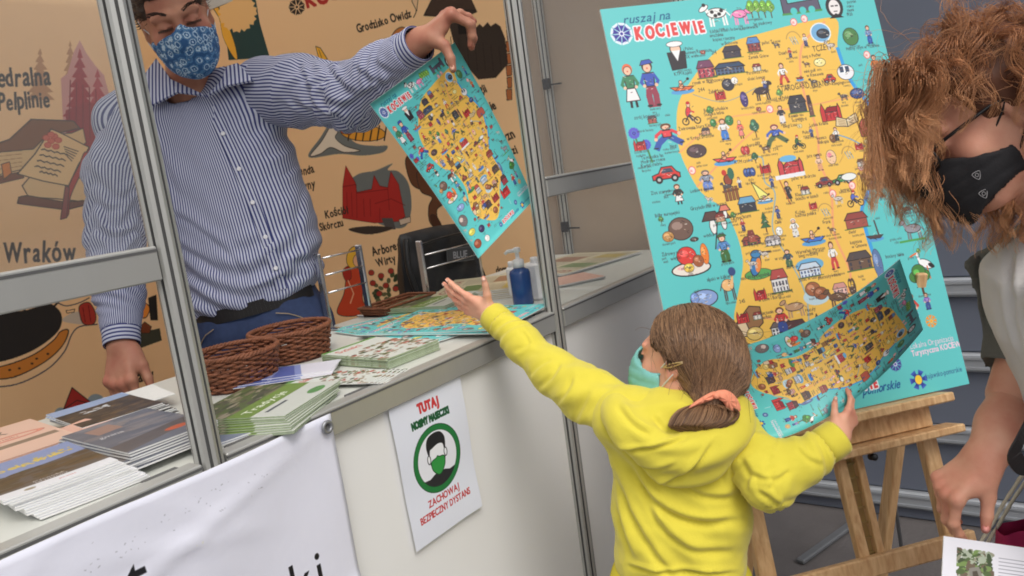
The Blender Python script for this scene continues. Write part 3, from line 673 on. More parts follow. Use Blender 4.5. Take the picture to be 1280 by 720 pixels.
# ---------------------------------------------------------------- printed cloth on the end wall and the back wall of the booth
END_X, BACK_Y = 2.72, 4.0
EW = dict(y0=1.80, y1=3.985, z0=0.06, z1=2.52, k=330)
BWL = dict(x0=-0.30, x1=2.70, z0=0.06, z1=2.52, k=330)
def t_end(p):
    out = []
    for x, y in p:
        q = on_axis(x, y, 0, END_X); out.append(((EW['y1'] - q[1]) * EW['k'], (EW['z1'] - q[2]) * EW['k']))
    return np.array(out)
def t_back(p):
    out = []
    for x, y in p:
        q = on_axis(x, y, 1, BACK_Y); out.append(((q[0] - BWL['x0']) * BWL['k'], (BWL['z1'] - q[2]) * BWL['k']))
    return np.array(out)
def paint_banners():
    TAN = (240, 200, 154)
    K = (52, 44, 40); RED = (176, 48, 44); GRY = (112, 118, 118)
    R = random.Random(11)
    c = Canvas(int((EW['y1'] - EW['y0']) * EW['k']), int((EW['z1'] - EW['z0']) * EW['k']), TAN, T=t_end)
    lt = lambda t, x, y, x2, y2, s, col=K, b=.9: c.text(t, x, y, s, col, rot=math.atan2(y2 - y, x2 - x), xs=.62, bold=b, jit=.09, rnd=R, sp=.13)
    # emblem with the pale cornflower
    c.poly([(255, -40), (262, 0), (284, 35), (288, 75), (340, 72), (328, 30), (316, -40)], (44, 70, 70))
    c.poly(smooth([(250, -40), (262, -2), (276, 22), (281, 46), (292, 68), (299, 74), (296, 55), (287, 30), (275, 8), (266, -40)]), (238, 178, 66), K, .6)
    for k in range(11):
        a = k * 2 * math.pi / 11 + .2; d = np.array([math.cos(a), math.sin(a)]); q = np.array([-d[1], d[0]]); p = np.array([300, 16])
        c.poly([p, p + d * 22 + q * 7, p + d * 25 + q * 3, p + d * 21, p + d * 25 - q * 3, p + d * 22 - q * 7], (236, 190, 128))
    ic_flower(c, 374, 9, 11, K, TAN, 9)
    c.text('KOCIEWIE', 387, 9, 17, RED, rot=-.27, bold=3.2, jit=.1, xs=.8, rnd=random.Random(5), sp=.16)
    lt('Grodzisko Owidz', 450, 41, 522, 20, 10.5)
    c.line([(519, -4), (524, 3), (523, 16), (520, 22)], 1.4, K); c.poly([(518, 2), (520, -12), (526, -4), (524, 14)], (225, 190, 150), K, 1)
    # timber tower of the hill fort
    c.poly([(532, 20), (541, 2), (560, -30), (580, -26), (599, 15), (591, 19), (594, 38), (602, 30), (606, 34), (612, 28), (616, 33), (622, 29), (628, 33), (634, 48), (637, 80), (622, 97), (600, 99), (574, 70), (562, 22)], (58, 48, 42))
    c.poly([(534, 18), (545, -4), (562, -32), (580, -28), (597, 13), (570, 12), (558, 22)], (70, 54, 46), K, 1.4)
    for k in range(7): c.line([(566 + k * 10, 46 + k * 2), (569 + k * 10, 88)], .9, (42, 34, 30))
    c.poly([(575, 30), (586, 29), (587, 42), (576, 43)], (32, 26, 24))
    for k in range(9):
        c.poly([(635 + (k % 2), -8 + k * 15), (642, -9 + k * 15), (642, 4 + k * 15), (636 + (k % 2), 5 + k * 15)], (176, 104, 62), K, .9)
    lt('Archeologii', 566, 131, 630, 107, 11); lt('w Lesie', 594, 147, 632, 132, 11)
    lt('Mężczyzn', 605, 190, 656, 166, 12); lt('i łodzi', 626, 200, 650, 190, 11)
    c.text('dom', 622, 341, 9, K, rot=-.15, xs=.6, bold=.8)
    # brown furry head
    c.poly(smooth([(490, 55), (496, 40), (506, 34), (514, 40), (512, 52), (503, 60)]), (190, 120, 62), K, 1); c.ell(505, 44, 3, 2, TAN, K, .6)
    c.poly([(397, 58), (403, 60), (412, 74), (402, 77)], (236, 178, 60), K, 1); c.line([(401, 62), (406, 76)], .8, K)
    # bee on a wave
    c.poly(smooth([(388, 196), (402, 172), (418, 150), (430, 160), (446, 178), (470, 182), (486, 182), (480, 190), (455, 194), (425, 192)]), GRY)
    c.poly(smooth([(390, 194), (404, 176), (419, 152), (424, 164), (421, 172), (433, 182), (452, 188), (432, 190), (415, 184), (402, 192)]), (226, 214, 196), K, 1)
    c.ell(456, 166, 28, 10, (226, 158, 56), K, 1, rot=.06)
    for k in range(6): c.line([(440 + k * 9, 157 + (k % 2)), (437 + k * 9, 175)], 2.8, K)
    c.poly([(428, 150), (436, 146), (446, 160), (440, 168), (428, 166)], (208, 92, 46), K, 1); c.poly([(444, 150), (452, 140), (462, 152), (455, 160)], (240, 190, 80), K, .8)
    lt('Legenda', 362, 221, 404, 214, 11); lt('Kocyny', 366, 241, 403, 232, 11)
    # red church with smoke
    c.poly(smooth([(436, 236), (448, 218), (470, 213), (492, 204), (486, 212), (500, 214), (513, 230), (516, 262), (505, 284), (470, 276)]), GRY)
    c.poly([(430, 272), (430, 232), (434, 207), (446, 228), (448, 240), (466, 236), (469, 219), (476, 232), (486, 234), (490, 214), (500, 230), (508, 270), (500, 276), (470, 278)], RED, (110, 26, 26), 1)
    for pts in ([(430, 233), (447, 230), (448, 272)], [(448, 241), (486, 236), (488, 262)], [(470, 254), (490, 248), (508, 256)], [(435, 240), (436, 268)], [(441, 240), (442, 270)], [(456, 248), (457, 270)], [(464, 248), (465, 270)], [(476, 260), (476, 276)]): c.line(pts, 1, (112, 28, 28))
    c.poly([(478, 272), (492, 272), (496, 286), (484, 286)], (84, 80, 80)); c.poly([(500, 274), (515, 270), (515, 277), (502, 281)], (210, 190, 170), K, .7)
    c.poly(smooth([(437, 286), (462, 282), (492, 284), (478, 290), (458, 292)]), (62, 54, 50))
    lt('Kościół', 409, 272, 431, 267, 10); lt('w Skórczu', 394, 290, 434, 281, 9.5)
    # hind legs of a horse
    BR_ = (104, 66, 46)
    c.poly(smooth([(509, 200), (520, 192), (534, 208), (540, 228), (530, 236), (516, 228)]), BR_, K, 1.2)
    c.poly(smooth([(524, 214), (545, 232), (556, 252), (548, 262), (552, 280), (566, 288), (558, 293), (540, 278), (538, 258), (542, 246), (528, 238)]), BR_, K, 1.2)
    c.poly(smooth([(540, 270), (548, 270), (556, 288), (548, 292)]), (78, 48, 34), K, 1)
    # girl with a rose bush
    c.ell(444, 321, 9, 14, (236, 186, 66), K, 1, rot=.2); c.ell(449, 325, 6, 8, (232, 178, 140), K, .8)
    c.poly(smooth([(436, 340), (448, 334), (456, 346), (455, 372), (460, 386), (444, 394), (424, 390), (432, 366)]), (200, 74, 46), K, 1.2)
    c.poly(smooth([(430, 338), (438, 332), (441, 346), (434, 350)]), (170, 50, 40), K, .8); c.line([(437, 350), (444, 366), (440, 378)], 2.6, (232, 178, 140))
    for k in range(38):
        a = R.uniform(0, 6.28); r = R.uniform(0, 1) ** .5
        c.ell(487 + math.cos(a) * 18 * r, 365 + math.sin(a) * 24 * r, 3.4, 2.4, [(74, 84, 56), (54, 66, 46), (96, 96, 66)][k % 3], rot=a)
    for (x, y) in ((466, 340), (478, 344), (490, 338), (484, 356), (496, 360), (476, 366), (494, 378), (468, 353)): c.ell(x, y, 3.6, 3.4, (164, 58, 48), K, .7)
    lt('Arboretum', 468, 319, 507, 309, 11); lt('Wirty', 474, 333, 497, 326, 10); lt('Wdzydziana', 366, 392, 411, 380, 10)
    end = c.image('end_wall_print')
    # ------------------------------------------------ back wall
    c = Canvas(int((BWL['x1'] - BWL['x0']) * BWL['k']), int((BWL['z1'] - BWL['z0']) * BWL['k']), TAN, T=t_back)
    lt = lambda t, x, y, x2, y2, s, col=K, b=1.0: c.text(t, x, y, s, col, rot=math.atan2(y2 - y, x2 - x), xs=.60, bold=b, jit=.08, rnd=R, sp=.14)
    def fir(x, y, w, h, col, n=6):
        R2 = random.Random(int(x)); L, Rr = [], []
        for k in range(n):
            t = k / n
            L += [(x - w * .5 * (t + .12) - R2.uniform(0, 2), y - h + h * (t + .12)), (x - w * .32 * (t + .05), y - h + h * (t + .13))]
            Rr += [(x + w * .5 * (t + .12) + R2.uniform(0, 2), y - h + h * (t + .12)), (x + w * .32 * (t + .05), y - h + h * (t + .13))]
        c.poly([(x, y - h)] + L + Rr[::-1], col)
    fir(50, 126, 36, 66, (186, 138, 96), 7); fir(88, 112, 22, 62, (186, 138, 96), 6)
    c.poly([(76, 98), (84, 92), (92, 66), (100, 50), (108, 66), (118, 80), (130, 94), (140, 130), (140, 170), (80, 178)], (206, 150, 148))
    fir(100, 158, 46, 98, (160, 36, 44), 8); fir(122, 170, 40, 84, (176, 62, 70), 7); c.poly([(82, 138), (106, 128), (140, 130), (146, 200), (84, 190)], (150, 34, 42))
    for k in range(5): c.line([(88 + k * 8, 100 + k * 3), (86 + k * 9, 172)], 1.6, (120, 26, 34))
    # books
    c.poly([(-30, 188), (12, 174), (39, 149), (92, 151), (100, 160), (66, 168), (42, 186), (0, 192)], (128, 84, 54), K, 1.5)
    c.poly([(-30, 192), (0, 190), (42, 186), (60, 168), (90, 166), (104, 160), (108, 178), (60, 214), (26, 212), (0, 218), (-30, 222)], (218, 186, 138), K, 1.2)
    for k in range(4): c.line([(-30, 198 + k * 6), (28, 192 + k * 5)], .8, (150, 110, 74))
    c.poly([(-30, 226), (28, 214), (30, 222), (-30, 236)], (120, 70, 46), K, 1); c.poly([(2, 205), (12, 202), (15, 216), (5, 224)], (212, 128, 52), K, 1)
    c.poly([(28, 232), (40, 218), (84, 226), (110, 220), (120, 238), (108, 252), (70, 248), (36, 246)], (224, 192, 146), K, 1.4)
    c.poly([(24, 246), (34, 244), (80, 252), (112, 250), (118, 240), (122, 252), (84, 262), (36, 256), (22, 254)], (112, 66, 50), K, 1.4)
    c.poly([(64, 161), (76, 166), (112, 184), (98, 206), (86, 232), (54, 226), (22, 217), (44, 192)], (232, 198, 148), K, 1.6)
    for k, (a, b) in enumerate((((52, 186), (84, 193)), ((50, 193), (82, 200)), ((47, 200), (80, 207)), ((44, 207), (76, 214)), ((50, 214), (72, 219)))):
        n = 9; t = np.linspace(0, 1, n)[:, None]; p = np.array(a) * (1 - t) + np.array(b) * t; p[:, 1] += np.where(np.arange(n) % 2, -.8, .8); c.line(p, 1.8, K)
    for k in range(5): c.line([(80 + k * 1, 183 + k * 3), (98 - k * 2, 189 + k * 3)], 1.4, K)
    for (x, y) in ((58, 172), (64, 176), (60, 181), (68, 170), (73, 175), (70, 183), (64, 168)): c.ell(x, y, 4.4, 3.4, (206, 104, 84), (170, 60, 50), .8)
    c.poly(smooth([(106, 190), (112, 196), (104, 212), (94, 232), (88, 248), (86, 268), (80, 270), (81, 250), (88, 228), (98, 208)]), (170, 60, 58), K, 1.1); c.poly([(82, 232), (87, 234), (84, 272), (76, 274)], (140, 70, 70), K, 1)
    lt('Katedralna', -38, 111, 62, 106, 25, b=1.4); lt('w Pelplinie', -22, 139, 66, 133, 22, b=1.3)
    lt('Jacji Wraków', -44, 330, 82, 326, 27, b=1.5)
    # ship
    c.poly(smooth([(-40, 420), (0, 392), (30, 388), (44, 384), (60, 378), (76, 390), (76, 408), (62, 424), (36, 440), (0, 452), (-40, 456)]), (46, 44, 44))
    c.poly(smooth([(-40, 462), (0, 458), (40, 444), (66, 426), (76, 414), (86, 413), (78, 432), (56, 452), (20, 470), (-10, 474), (-40, 474)]), (206, 130, 58), K, 1.6)
    c.line(smooth([(-20, 484), (20, 480), (58, 462), (80, 440), (90, 418), (100, 408), (122, 405)], closed=False), 1.8, (70, 70, 84)); c.line(smooth([(72, 378), (84, 382), (100, 378), (112, 372)], closed=False), 1.6, (70, 70, 84))
    for pts in ([(10, 394), (28, 410)], [(12, 398), (0, 412)], [(60, 392), (74, 376)], [(24, 372), (34, 394)]): c.line(pts, 3, (46, 44, 44))
    for (x, y) in ((12, 462), (40, 454), (46, 448), (60, 442), (24, 460)): c.ell(x, y, 1.8, 1.3, (60, 44, 36))
    c.poly(smooth([(78, 400), (88, 392), (100, 390), (108, 404), (92, 404)]), (198, 184, 170)); c.poly(smooth([(100, 382), (112, 378), (120, 392), (118, 404), (106, 405), (101, 396)]), (170, 58, 48), K, 1.2)
    c.line([(104, 384), (107, 402)], 1.2, (110, 30, 30)); c.line([(111, 381), (114, 402)], 1.2, (110, 30, 30)); c.poly([(83, 388), (94, 386), (93, 390), (84, 391)], TAN, K, .9)
    c.poly([(165, 418), (200, 410), (203, 425), (168, 438)], (64, 66, 56)); c.poly(smooth([(172, 386), (180, 378), (188, 384), (184, 396), (176, 396)]), (226, 140, 60), K, 1.2); c.line([(176, 378), (168, 382)], 2, (190, 90, 50)); c.poly([(186, 372), (196, 368), (198, 400), (189, 400)], (40, 38, 38))
    c.poly([(176, 408), (182, 402), (190, 408), (188, 416), (178, 416)], (120, 62, 40), K, 1); c.ell(168, 396, 7, 8, (226, 206, 180), K, 1); c.poly(smooth([(162, 412), (170, 404), (176, 416), (168, 424)]), K)
    c.ell(104, 510, 12, 12, (146, 162, 172)); c.ell(120, 502, 11, 10, (146, 162, 172)); c.ell(76, 516, 8, 7, (146, 162, 172))
    c.poly([(79, 512), (90, 484), (113, 502), (114, 512), (81, 520)], (166, 52, 48), K, 1.3); c.line([(80, 511), (96, 500), (113, 504)], 1.2, K)
    for k in range(3): c.line([(86 + k * 8, 511 - k), (86 + k * 8, 516 - k)], 2, (90, 24, 26))
    lt('Ziemna w', 138, 487, 207, 469, 16)
    back = c.image('back_wall_print')
    return end, back

# ---------------------------------------------------------------- covers of the booklets
def cover_land():
    c = Canvas(240, 340, (140, 156, 200)); R = random.Random(2)
    for k in range(60): c.ell(R.uniform(0, 240), 150 + R.uniform(-6, 120), R.uniform(10, 40), R.uniform(4, 12), R.choice([(96, 78, 50), (120, 100, 60), (74, 66, 46), (140, 110, 62), (88, 90, 60)]))
    c.poly([(0, 150), (240, 130), (240, 290), (0, 290)], (84, 66, 42), alpha=.75)
    c.poly([(0, 290), (240, 290), (240, 340), (0, 340)], (222, 224, 230))
    for k in range(26): c.ell(R.uniform(0, 230), R.uniform(60, 100), R.uniform(3, 9), R.uniform(3, 8), (216, 190, 84))
    c.text('Kociewie', 20, 96, 34, (226, 200, 90), jit=.1, bold=2, rnd=R); c.text('przewodnik', 80, 270, 10, (230, 230, 230)); c.text('turystyczny', 80, 284, 10, (230, 230, 230))
    c.ell(60, 315, 12, 9, (150, 140, 120)); c.text('powiat', 120, 318, 9, (180, 60, 60))
    return c.image('cover_meadow')
def cover_dark():
    c = Canvas(240, 340, (70, 60, 52)); R = random.Random(4)
    for k in range(120): c.ell(R.uniform(0, 240), R.uniform(90, 340), R.uniform(6, 34), R.uniform(3, 12), R.choice([(60, 50, 40), (88, 70, 50), (44, 42, 40), (104, 82, 56)]))
    c.poly([(0, 0), (240, 0), (240, 70), (0, 90)], (150, 170, 205))
    for k in range(14): c.ell(R.uniform(60, 150), R.uniform(110, 160), R.uniform(4, 16), R.uniform(2, 8), (205, 210, 216))
    return c.image('cover_lake')
def cover_pink():
    c = Canvas(240, 340, (226, 190, 172))
    c.text('DZIENNIK', 14, 96, 40, (96, 66, 58), xs=.62, bold=2.4)
    c.ell(150, 150, 74, 24, (226, 150, 128), (190, 96, 84), 3); c.ell(150, 150, 60, 16, (226, 190, 172), (190, 96, 84), 2); c.text('wielki', 116, 157, 16, (180, 86, 76))
    c.poly([(10, 210), (230, 204), (230, 236), (10, 242)], (142, 122, 104))
    return c.image('cover_pink')
def cover_grey():
    c = Canvas(240, 340, (104, 108, 120)); R = random.Random(6)
    for k in range(40): c.ell(R.uniform(0, 240), R.uniform(0, 340), R.uniform(20, 60), R.uniform(6, 20), R.choice([(140, 142, 150), (116, 118, 128), (150, 140, 138)]), alpha=.5)
    c.poly([(0, 250), (240, 200), (240, 260), (0, 330)], (96, 90, 90)); c.ell(170, 268, 34, 16, (198, 96, 60)); c.poly([(40, 40), (110, 30), (116, 100), (46, 110)], (164, 132, 120))
    c.text('gmina', 30, 150, 20, (224, 224, 228))
    return c.image('cover_grey')
def cover_orange():
    c = Canvas(240, 340, (118, 126, 146)); c.ell(150, 70, 70, 54, (214, 98, 42)); c.text('info', 118, 82, 30, (240, 190, 160)); c.text('mapa', 40, 260, 30, (170, 178, 194))
    return c.image('cover_orange')
def cover_green():
    c = Canvas(240, 340, (88, 102, 60)); R = random.Random(8)
    for k in range(90): c.ell(R.uniform(0, 240), R.uniform(0, 150), R.uniform(6, 26), R.uniform(4, 12), R.choice([(86, 84, 70), (120, 112, 90), (70, 78, 56), (148, 140, 120)]))
    c.poly([(0, 150), (240, 150), (240, 230), (0, 230)], (112, 138, 62)); c.text('Tradycje', 24, 205, 30, (226, 232, 214), bold=1)
    c.poly([(0, 230), (240, 230), (240, 340), (0, 340)], (196, 200, 192)); c.poly([(30, 250), (110, 250), (110, 262), (30, 262)], (84, 90, 92)); c.ell(180, 300, 30, 22, (92, 140, 80))
    return c.image('cover_green')
def cover_stripe():
    c = Canvas(240, 340, (206, 212, 206)); R = random.Random(9)
    for k in range(120): c.ell(R.uniform(0, 240), R.uniform(110, 330), R.uniform(4, 20), R.uniform(3, 10), R.choice([(96, 110, 70), (120, 96, 70), (70, 80, 60), (150, 130, 104), (170, 80, 70)]))
    c.text('Szlaki', 24, 70, 34, (190, 70, 60), bold=1.5); c.poly([(0, 0), (240, 0), (240, 18), (0, 18)], (96, 150, 70))
    return c.image('cover_trails')
def cover_blue():
    c = Canvas(240, 340, (86, 100, 168)); c.poly([(0, 230), (240, 180), (240, 340), (0, 340)], (214, 214, 226)); c.text('zaproszenie', 20, 120, 22, (226, 226, 240)); c.poly([(0, 210), (240, 160), (240, 184), (0, 234)], (132, 146, 200))
    return c.image('cover_blue')
def cover_news():
    c = Canvas(240, 340, (196, 186, 158)); R = random.Random(10)
    for k in range(46): c.line([(14 + 112 * (k % 2), 70 + (k // 2) * 11), (112 + 112 * (k % 2) - R.uniform(0, 20), 70 + (k // 2) * 11)], 3, (120, 112, 96))
    for (x, y, w, h, k) in ((14, 90, 96, 70, (110, 130, 80)), (130, 180, 90, 84, (150, 110, 84)), (20, 240, 80, 60, (180, 160, 80))): c.poly([(x, y), (x + w, y), (x + w, y + h), (x, y + h)], k)
    c.text('GAZETA', 16, 50, 34, (150, 70, 60), bold=2)
    return c.image('cover_newspaper')
def sign_mask():
    c = Canvas(420, 594, (226, 230, 242)); G = (38, 120, 62); RD = (190, 48, 52); K = (36, 36, 40)
    c.text('TUTAJ', 210, 76, 40, RD, center=True, xs=.72, bold=7, jit=.05); c.text('TUTAJ', 210, 76, 40, (214, 60, 62), center=True, xs=.72)
    c.text('NOSIMY MASECZKI', 210, 128, 30, (22, 84, 48), center=True, xs=.62, bold=6, rnd=random.Random(1), jit=.04)
    c.ell(210, 285, 140, 140, G, (24, 70, 40), 3, n=48); c.ell(210, 285, 116, 116, (232, 234, 242), (24, 70, 40), 2, n=48)
    a = np.linspace(.62, math.pi - .62, 20)
    c.poly(np.concatenate([np.stack([210 + 116 * np.cos(a), 285 + 116 * np.sin(a)], 1), [(150, 356), (180, 345), (240, 345), (270, 356)]]), (44, 44, 48))
    c.poly(smooth([(166, 240), (166, 290), (180, 330), (210, 352), (240, 330), (254, 290), (254, 240), (236, 226), (184, 226)]), (238, 240, 245), K, 5)
    c.poly(smooth([(158, 256), (154, 216), (170, 186), (210, 176), (246, 184), (266, 214), (262, 256), (254, 262), (248, 236), (220, 228), (184, 236), (172, 240), (166, 262)]), K)
    c.ell(160, 276, 9, 18, (238, 240, 245), K, 4); c.ell(260, 276, 9, 18, (238, 240, 245), K, 4)
    c.poly(smooth([(172, 290), (200, 282), (210, 276), (220, 282), (248, 290), (246, 326), (210, 356), (174, 326)]), (54, 150, 70), (20, 70, 36), 4)
    c.text('ZACHOWAJ', 210, 462, 30, RD, center=True, xs=.8, bold=2.2); c.text('BEZPIECZNY DYSTANS', 210, 508, 30, RD, center=True, xs=.72, bold=2.2)
    return c.image('mask_notice')
def leaflet_photo():
    c = Canvas(300, 420, (228, 228, 236)); R = random.Random(12)
    for k in range(260): c.ell(R.uniform(34, 110), R.uniform(30, 150), R.uniform(3, 14), R.uniform(2, 9), R.choice([(84, 104, 62), (120, 146, 84), (70, 84, 58), (150, 150, 130), (110, 96, 80), (170, 180, 160)]), rot=R.uniform(0, 3))
    for (a, b) in (((0, 0, 30, 300), 0), ((30, 0, 250, 26), 0), ((114, 22, 186, 180), 0), ((30, 154, 150, 180), 0)): c.poly([(a[0], a[1]), (a[0] + a[2], a[1]), (a[0] + a[2], a[1] + a[3]), (a[0], a[1] + a[3])], (228, 228, 236))
    c.poly([(58, 80), (80, 72), (92, 112), (64, 124)], (138, 134, 126)); c.poly([(66, 88), (76, 84), (82, 104), (68, 108)], (84, 76, 66))
    for k in range(16): c.line([(124, 40 + k * 10), (288 - R.uniform(0, 16), 40 + k * 10)], 2.4, (146, 146, 160))
    for k in range(18): c.line([(34, 180 + k * 10), (288 - R.uniform(0, 40), 180 + k * 10)], 2.4, (150, 150, 164))
    return c.image('leaflet_print')
# ---------------------------------------------------------------- materials
M_ALU = mat('brushed_aluminium', (186, 186, 182), rough=.42, metal=.55, var=.06, scale=18, bump=.02, stretch=(1, 1, .05))
M_SLOT = mat('dark_slot', (92, 92, 92), rough=.7, var=.1)
M_WHITE = mat('white_laminate', (234, 234, 233), rough=.4, var=.05, scale=2.2, bump=.015, bscale=9)
M_TOP = mat('counter_laminate', (208, 210, 204), rough=.35, var=.04, scale=6)
M_BEIGE = mat('beige_panel', (176, 158, 140), rough=.6, var=.05, scale=3)
M_PAPER = mat('paper_edge', (226, 226, 224), rough=.75, var=.06, scale=60)
M_BLUEPANEL = mat('blue_grey_panel', (100, 106, 120), rough=.55, var=.1, scale=2.5, bump=.03, bscale=6)
M_RAIL = mat('rail_metal', (158, 162, 168), rough=.5, metal=.3, var=.08, scale=12)
M_BLACKPL = mat('black_plastic', (28, 28, 30), rough=.4, var=.1)
M_CHROME = mat('chrome', (200, 200, 204), rough=.18, metal=.95, var=.05)
M_STEEL = mat('grey_steel', (150, 152, 156), rough=.4, metal=.6, var=.08)
def glass_mat(name, haze=.05, tint=(.96, .97, .97)):
    m = bpy.data.materials.new(name); m.use_nodes = True
    nt = m.node_tree; nt.nodes.clear()
    out = nt.nodes.new("ShaderNodeOutputMaterial")
    tr = nt.nodes.new("ShaderNodeBsdfTransparent"); tr.inputs[0].default_value = (*tint, 1)
    gl = nt.nodes.new("ShaderNodeBsdfGlossy"); gl.inputs["Roughness"].default_value = .03
    df = nt.nodes.new("ShaderNodeBsdfDiffuse"); df.inputs[0].default_value = (.8, .8, .8, 1)
    fr = nt.nodes.new("ShaderNodeFresnel")
    ge = nt.nodes.new("ShaderNodeNewGeometry"); io = nt.nodes.new("ShaderNodeMix"); io.inputs[2].default_value = 1.5; io.inputs[3].default_value = 1 / 1.5
    nt.links.new(ge.outputs["Backfacing"], io.inputs[0]); nt.links.new(io.outputs[0], fr.inputs[0])
    a = nt.nodes.new("ShaderNodeMixShader"); b = nt.nodes.new("ShaderNodeMixShader")
    tc = nt.nodes.new("ShaderNodeTexCoord"); no = nt.nodes.new("ShaderNodeTexNoise"); no.inputs["Scale"].default_value = 3.5; no.inputs["Detail"].default_value = 6
    ml = nt.nodes.new("ShaderNodeMath"); ml.operation = 'MULTIPLY'; ml.inputs[1].default_value = haze * 2
    nt.links.new(tc.outputs["Object"], no.inputs[0]); nt.links.new(no.outputs[0], ml.inputs[0])
    nt.links.new(ml.outputs[0], a.inputs[0]); nt.links.new(tr.outputs[0], a.inputs[1]); nt.links.new(df.outputs[0], a.inputs[2])
    nt.links.new(fr.outputs[0], b.inputs[0]); nt.links.new(a.outputs[0], b.inputs[1]); nt.links.new(gl.outputs[0], b.inputs[2])
    nt.links.new(b.outputs[0], out.inputs[0])
    return m
M_GLASS = glass_mat('pane_glass', .04)

# ---------------------------------------------------------------- ground
M_GROUND = mat('dark_paving', (92, 88, 88), rough=.85, var=.35, scale=5, bump=.35, bscale=60, detail=8)
g = MB(); n = 12
xs = np.concatenate([[-300, -60, -12], np.linspace(-3, 8, n), [20, 80, 300]]); ys = np.concatenate([[-300, -60, -12], np.linspace(-4, 7, n), [20, 80, 300]])
vv = [[x, y, 0] for y in ys for x in xs]; L = len(xs)
g.add(vv, [(j * L + i, j * L + i + 1, (j + 1) * L + i + 1, (j + 1) * L + i) for j in range(len(ys) - 1) for i in range(L - 1)])
gr = g.build('ground', [M_GROUND]); gr['kind'] = 'structure'

# ---------------------------------------------------------------- exhibition booth
FY = 1.10                                            # front plane of the booth
booth = thing('exhibition_booth', 'white exhibition booth with grey aluminium posts and a long serving counter', 'booth', (1.15, FY, 0))
def post_profile(r=.0225, gw=.0024, gd=.006):
    p = []
    for k in range(8):
        a = (k + .5) * math.pi / 4; a0 = a - math.pi / 8; a1 = a + math.pi / 8
        m = np.array([math.cos(a), math.sin(a)]) * r * math.cos(math.pi / 8); t = np.array([-math.sin(a), math.cos(a)])
        inn = m * (1 - gd / np.linalg.norm(m))
        p += [np.array([math.cos(a0), math.sin(a0)]) * r, m - t * gw, inn - t * gw, inn + t * gw, m + t * gw]
    return np.array(p)
def post(x, y, z0=0.0, z1=2.5, parent=booth):
    pp = post_profile(); n = len(pp); v, f, mi = [], [], []
    for z in (z0, z1): v += [[x + a, y + b, z] for a, b in pp]
    for k in range(n):
        l = (k + 1) % n; f.append((k, l, n + l, n + k)); mi.append(1 if k % 5 in (1, 2, 3) else 0)
    # closed with an inner fan of convex pieces
    f.append(tuple(range(0, n, 5))[::-1]); mi.append(0); f.append(tuple(n + k for k in range(0, n, 5))); mi.append(0)
    return mesh_obj('post', v, f, [M_ALU, M_SLOT], parent, False, mi)
PX = [-1.35, -.35, .65, 1.65, 2.65]
for x in PX: post(x, FY)
for x in (-1.35, -.35, .65, 1.65, 2.70): post(x, BACK_Y + .04)
def beam(a, b, h=.046, t=.032, name='beam'):
    m = MB(); a, b = np.array(a, float), np.array(b, float)
    m.bar(a, b, t, h, bev=.002)
    d = unit(b - a); q = np.array([d[1], -d[0], 0])
    for s in (-1, 1):                                 # the two slots along the profile
        m.bar(a + q * s * (t / 2 - .0008) + [0, 0, h * .5 - .006], b + q * s * (t / 2 - .0008) + [0, 0, h * .5 - .006], .003, .004, mi=1)
    return m.build(name, [M_ALU, M_SLOT], booth)
W0 = .0215
for i in range(4):
    a, b = PX[i] + W0, PX[i + 1] - W0
    beam((a, FY, 1.015), (b, FY, 1.015), .05)                 # front edge of the counter
    beam((a, FY, 2.45), (b, FY, 2.45), .06)
    beam((a, FY, .05), (b, FY, .05), .05)
    m = MB(); m.box(((a + b) / 2, FY + .004, (.077 + .988) / 2), (b - a, .006, .988 - .077)); m.build('panel', [M_WHITE], booth)
for i in (0, 1, 3):
    a, b = PX[i] + W0, PX[i + 1] - W0
    beam((a, FY, 1.348), (b, FY, 1.348), .05)
    for z0, z1 in (((1.042, 1.322), (1.374, 2.418)) if i == 3 else ((1.374, 2.418),)):
        m = MB(); m.box(((a + b) / 2, FY, (z0 + z1) / 2), (b - a, .004, z1 - z0)); m.build('glass_pane', [M_GLASS], booth)
m = MB(); m.box((.65, FY + .018 + .315, 1.022), (4.0, .63, .028), bev=.003); m.build('counter_top', [M_TOP], booth)
m = MB(); m.box((.65, FY + .63, .97), (4.0, .02, .07)); m.build('counter_rail', [M_ALU], booth)
# slim dark clips in the glass channel along the counter edge
for x in (.32, .58, .72, .98, 1.62):
    m = MB(); m.box((x, FY + .0175, 1.0375), (.055, .012, .006), bev=.001); m.build('channel_clip', [M_SLOT], booth)
# end wall panels and their posts
for k in range(3):
    y0 = FY + .97 * k + .02; y1 = FY + .97 * (k + 1) - .0
    m = MB(); m.box((END_X + .022, (y0 + y1) / 2, 1.27), (.03, y1 - y0 - .01, 2.4)); m.build('end_panel', [M_BEIGE], booth)
post(END_X - .0, 1.70)
for z in (1.14, 1.70):
    m = MB(); m.box((END_X - .03, 1.685, z), (.022, .03, .04), bev=.003); m.bar((END_X - .03, 1.70, z - .004), (END_X - .03, 1.62, z - .008), .006, .006); m.build('panel_clamp', [M_BLACKPL], booth)
beam((END_X, 1.722, 2.45), (END_X, 3.9, 2.45), .06)
for k in range(4):
    x0 = -1.34 + k * 1.0
    m = MB(); m.box((x0 + .5, BACK_Y + .05, 1.27), (.985, .02, 2.4)); m.build('back_panel', [M_BEIGE], booth)
M_ROOF = bpy.data.materials.new('shade_roof_cloth'); M_ROOF.use_nodes = True  # translucent cloth of the added roof, lets warm light through
_n = M_ROOF.node_tree; _n.nodes.clear()
_o, _d, _t, _m = [_n.nodes.new(k) for k in ("ShaderNodeOutputMaterial", "ShaderNodeBsdfDiffuse", "ShaderNodeBsdfTranslucent", "ShaderNodeMixShader")]
_d.inputs[0].default_value = (.82, .80, .75, 1); _t.inputs[0].default_value = (.96, .90, .80, 1); _m.inputs[0].default_value = .88
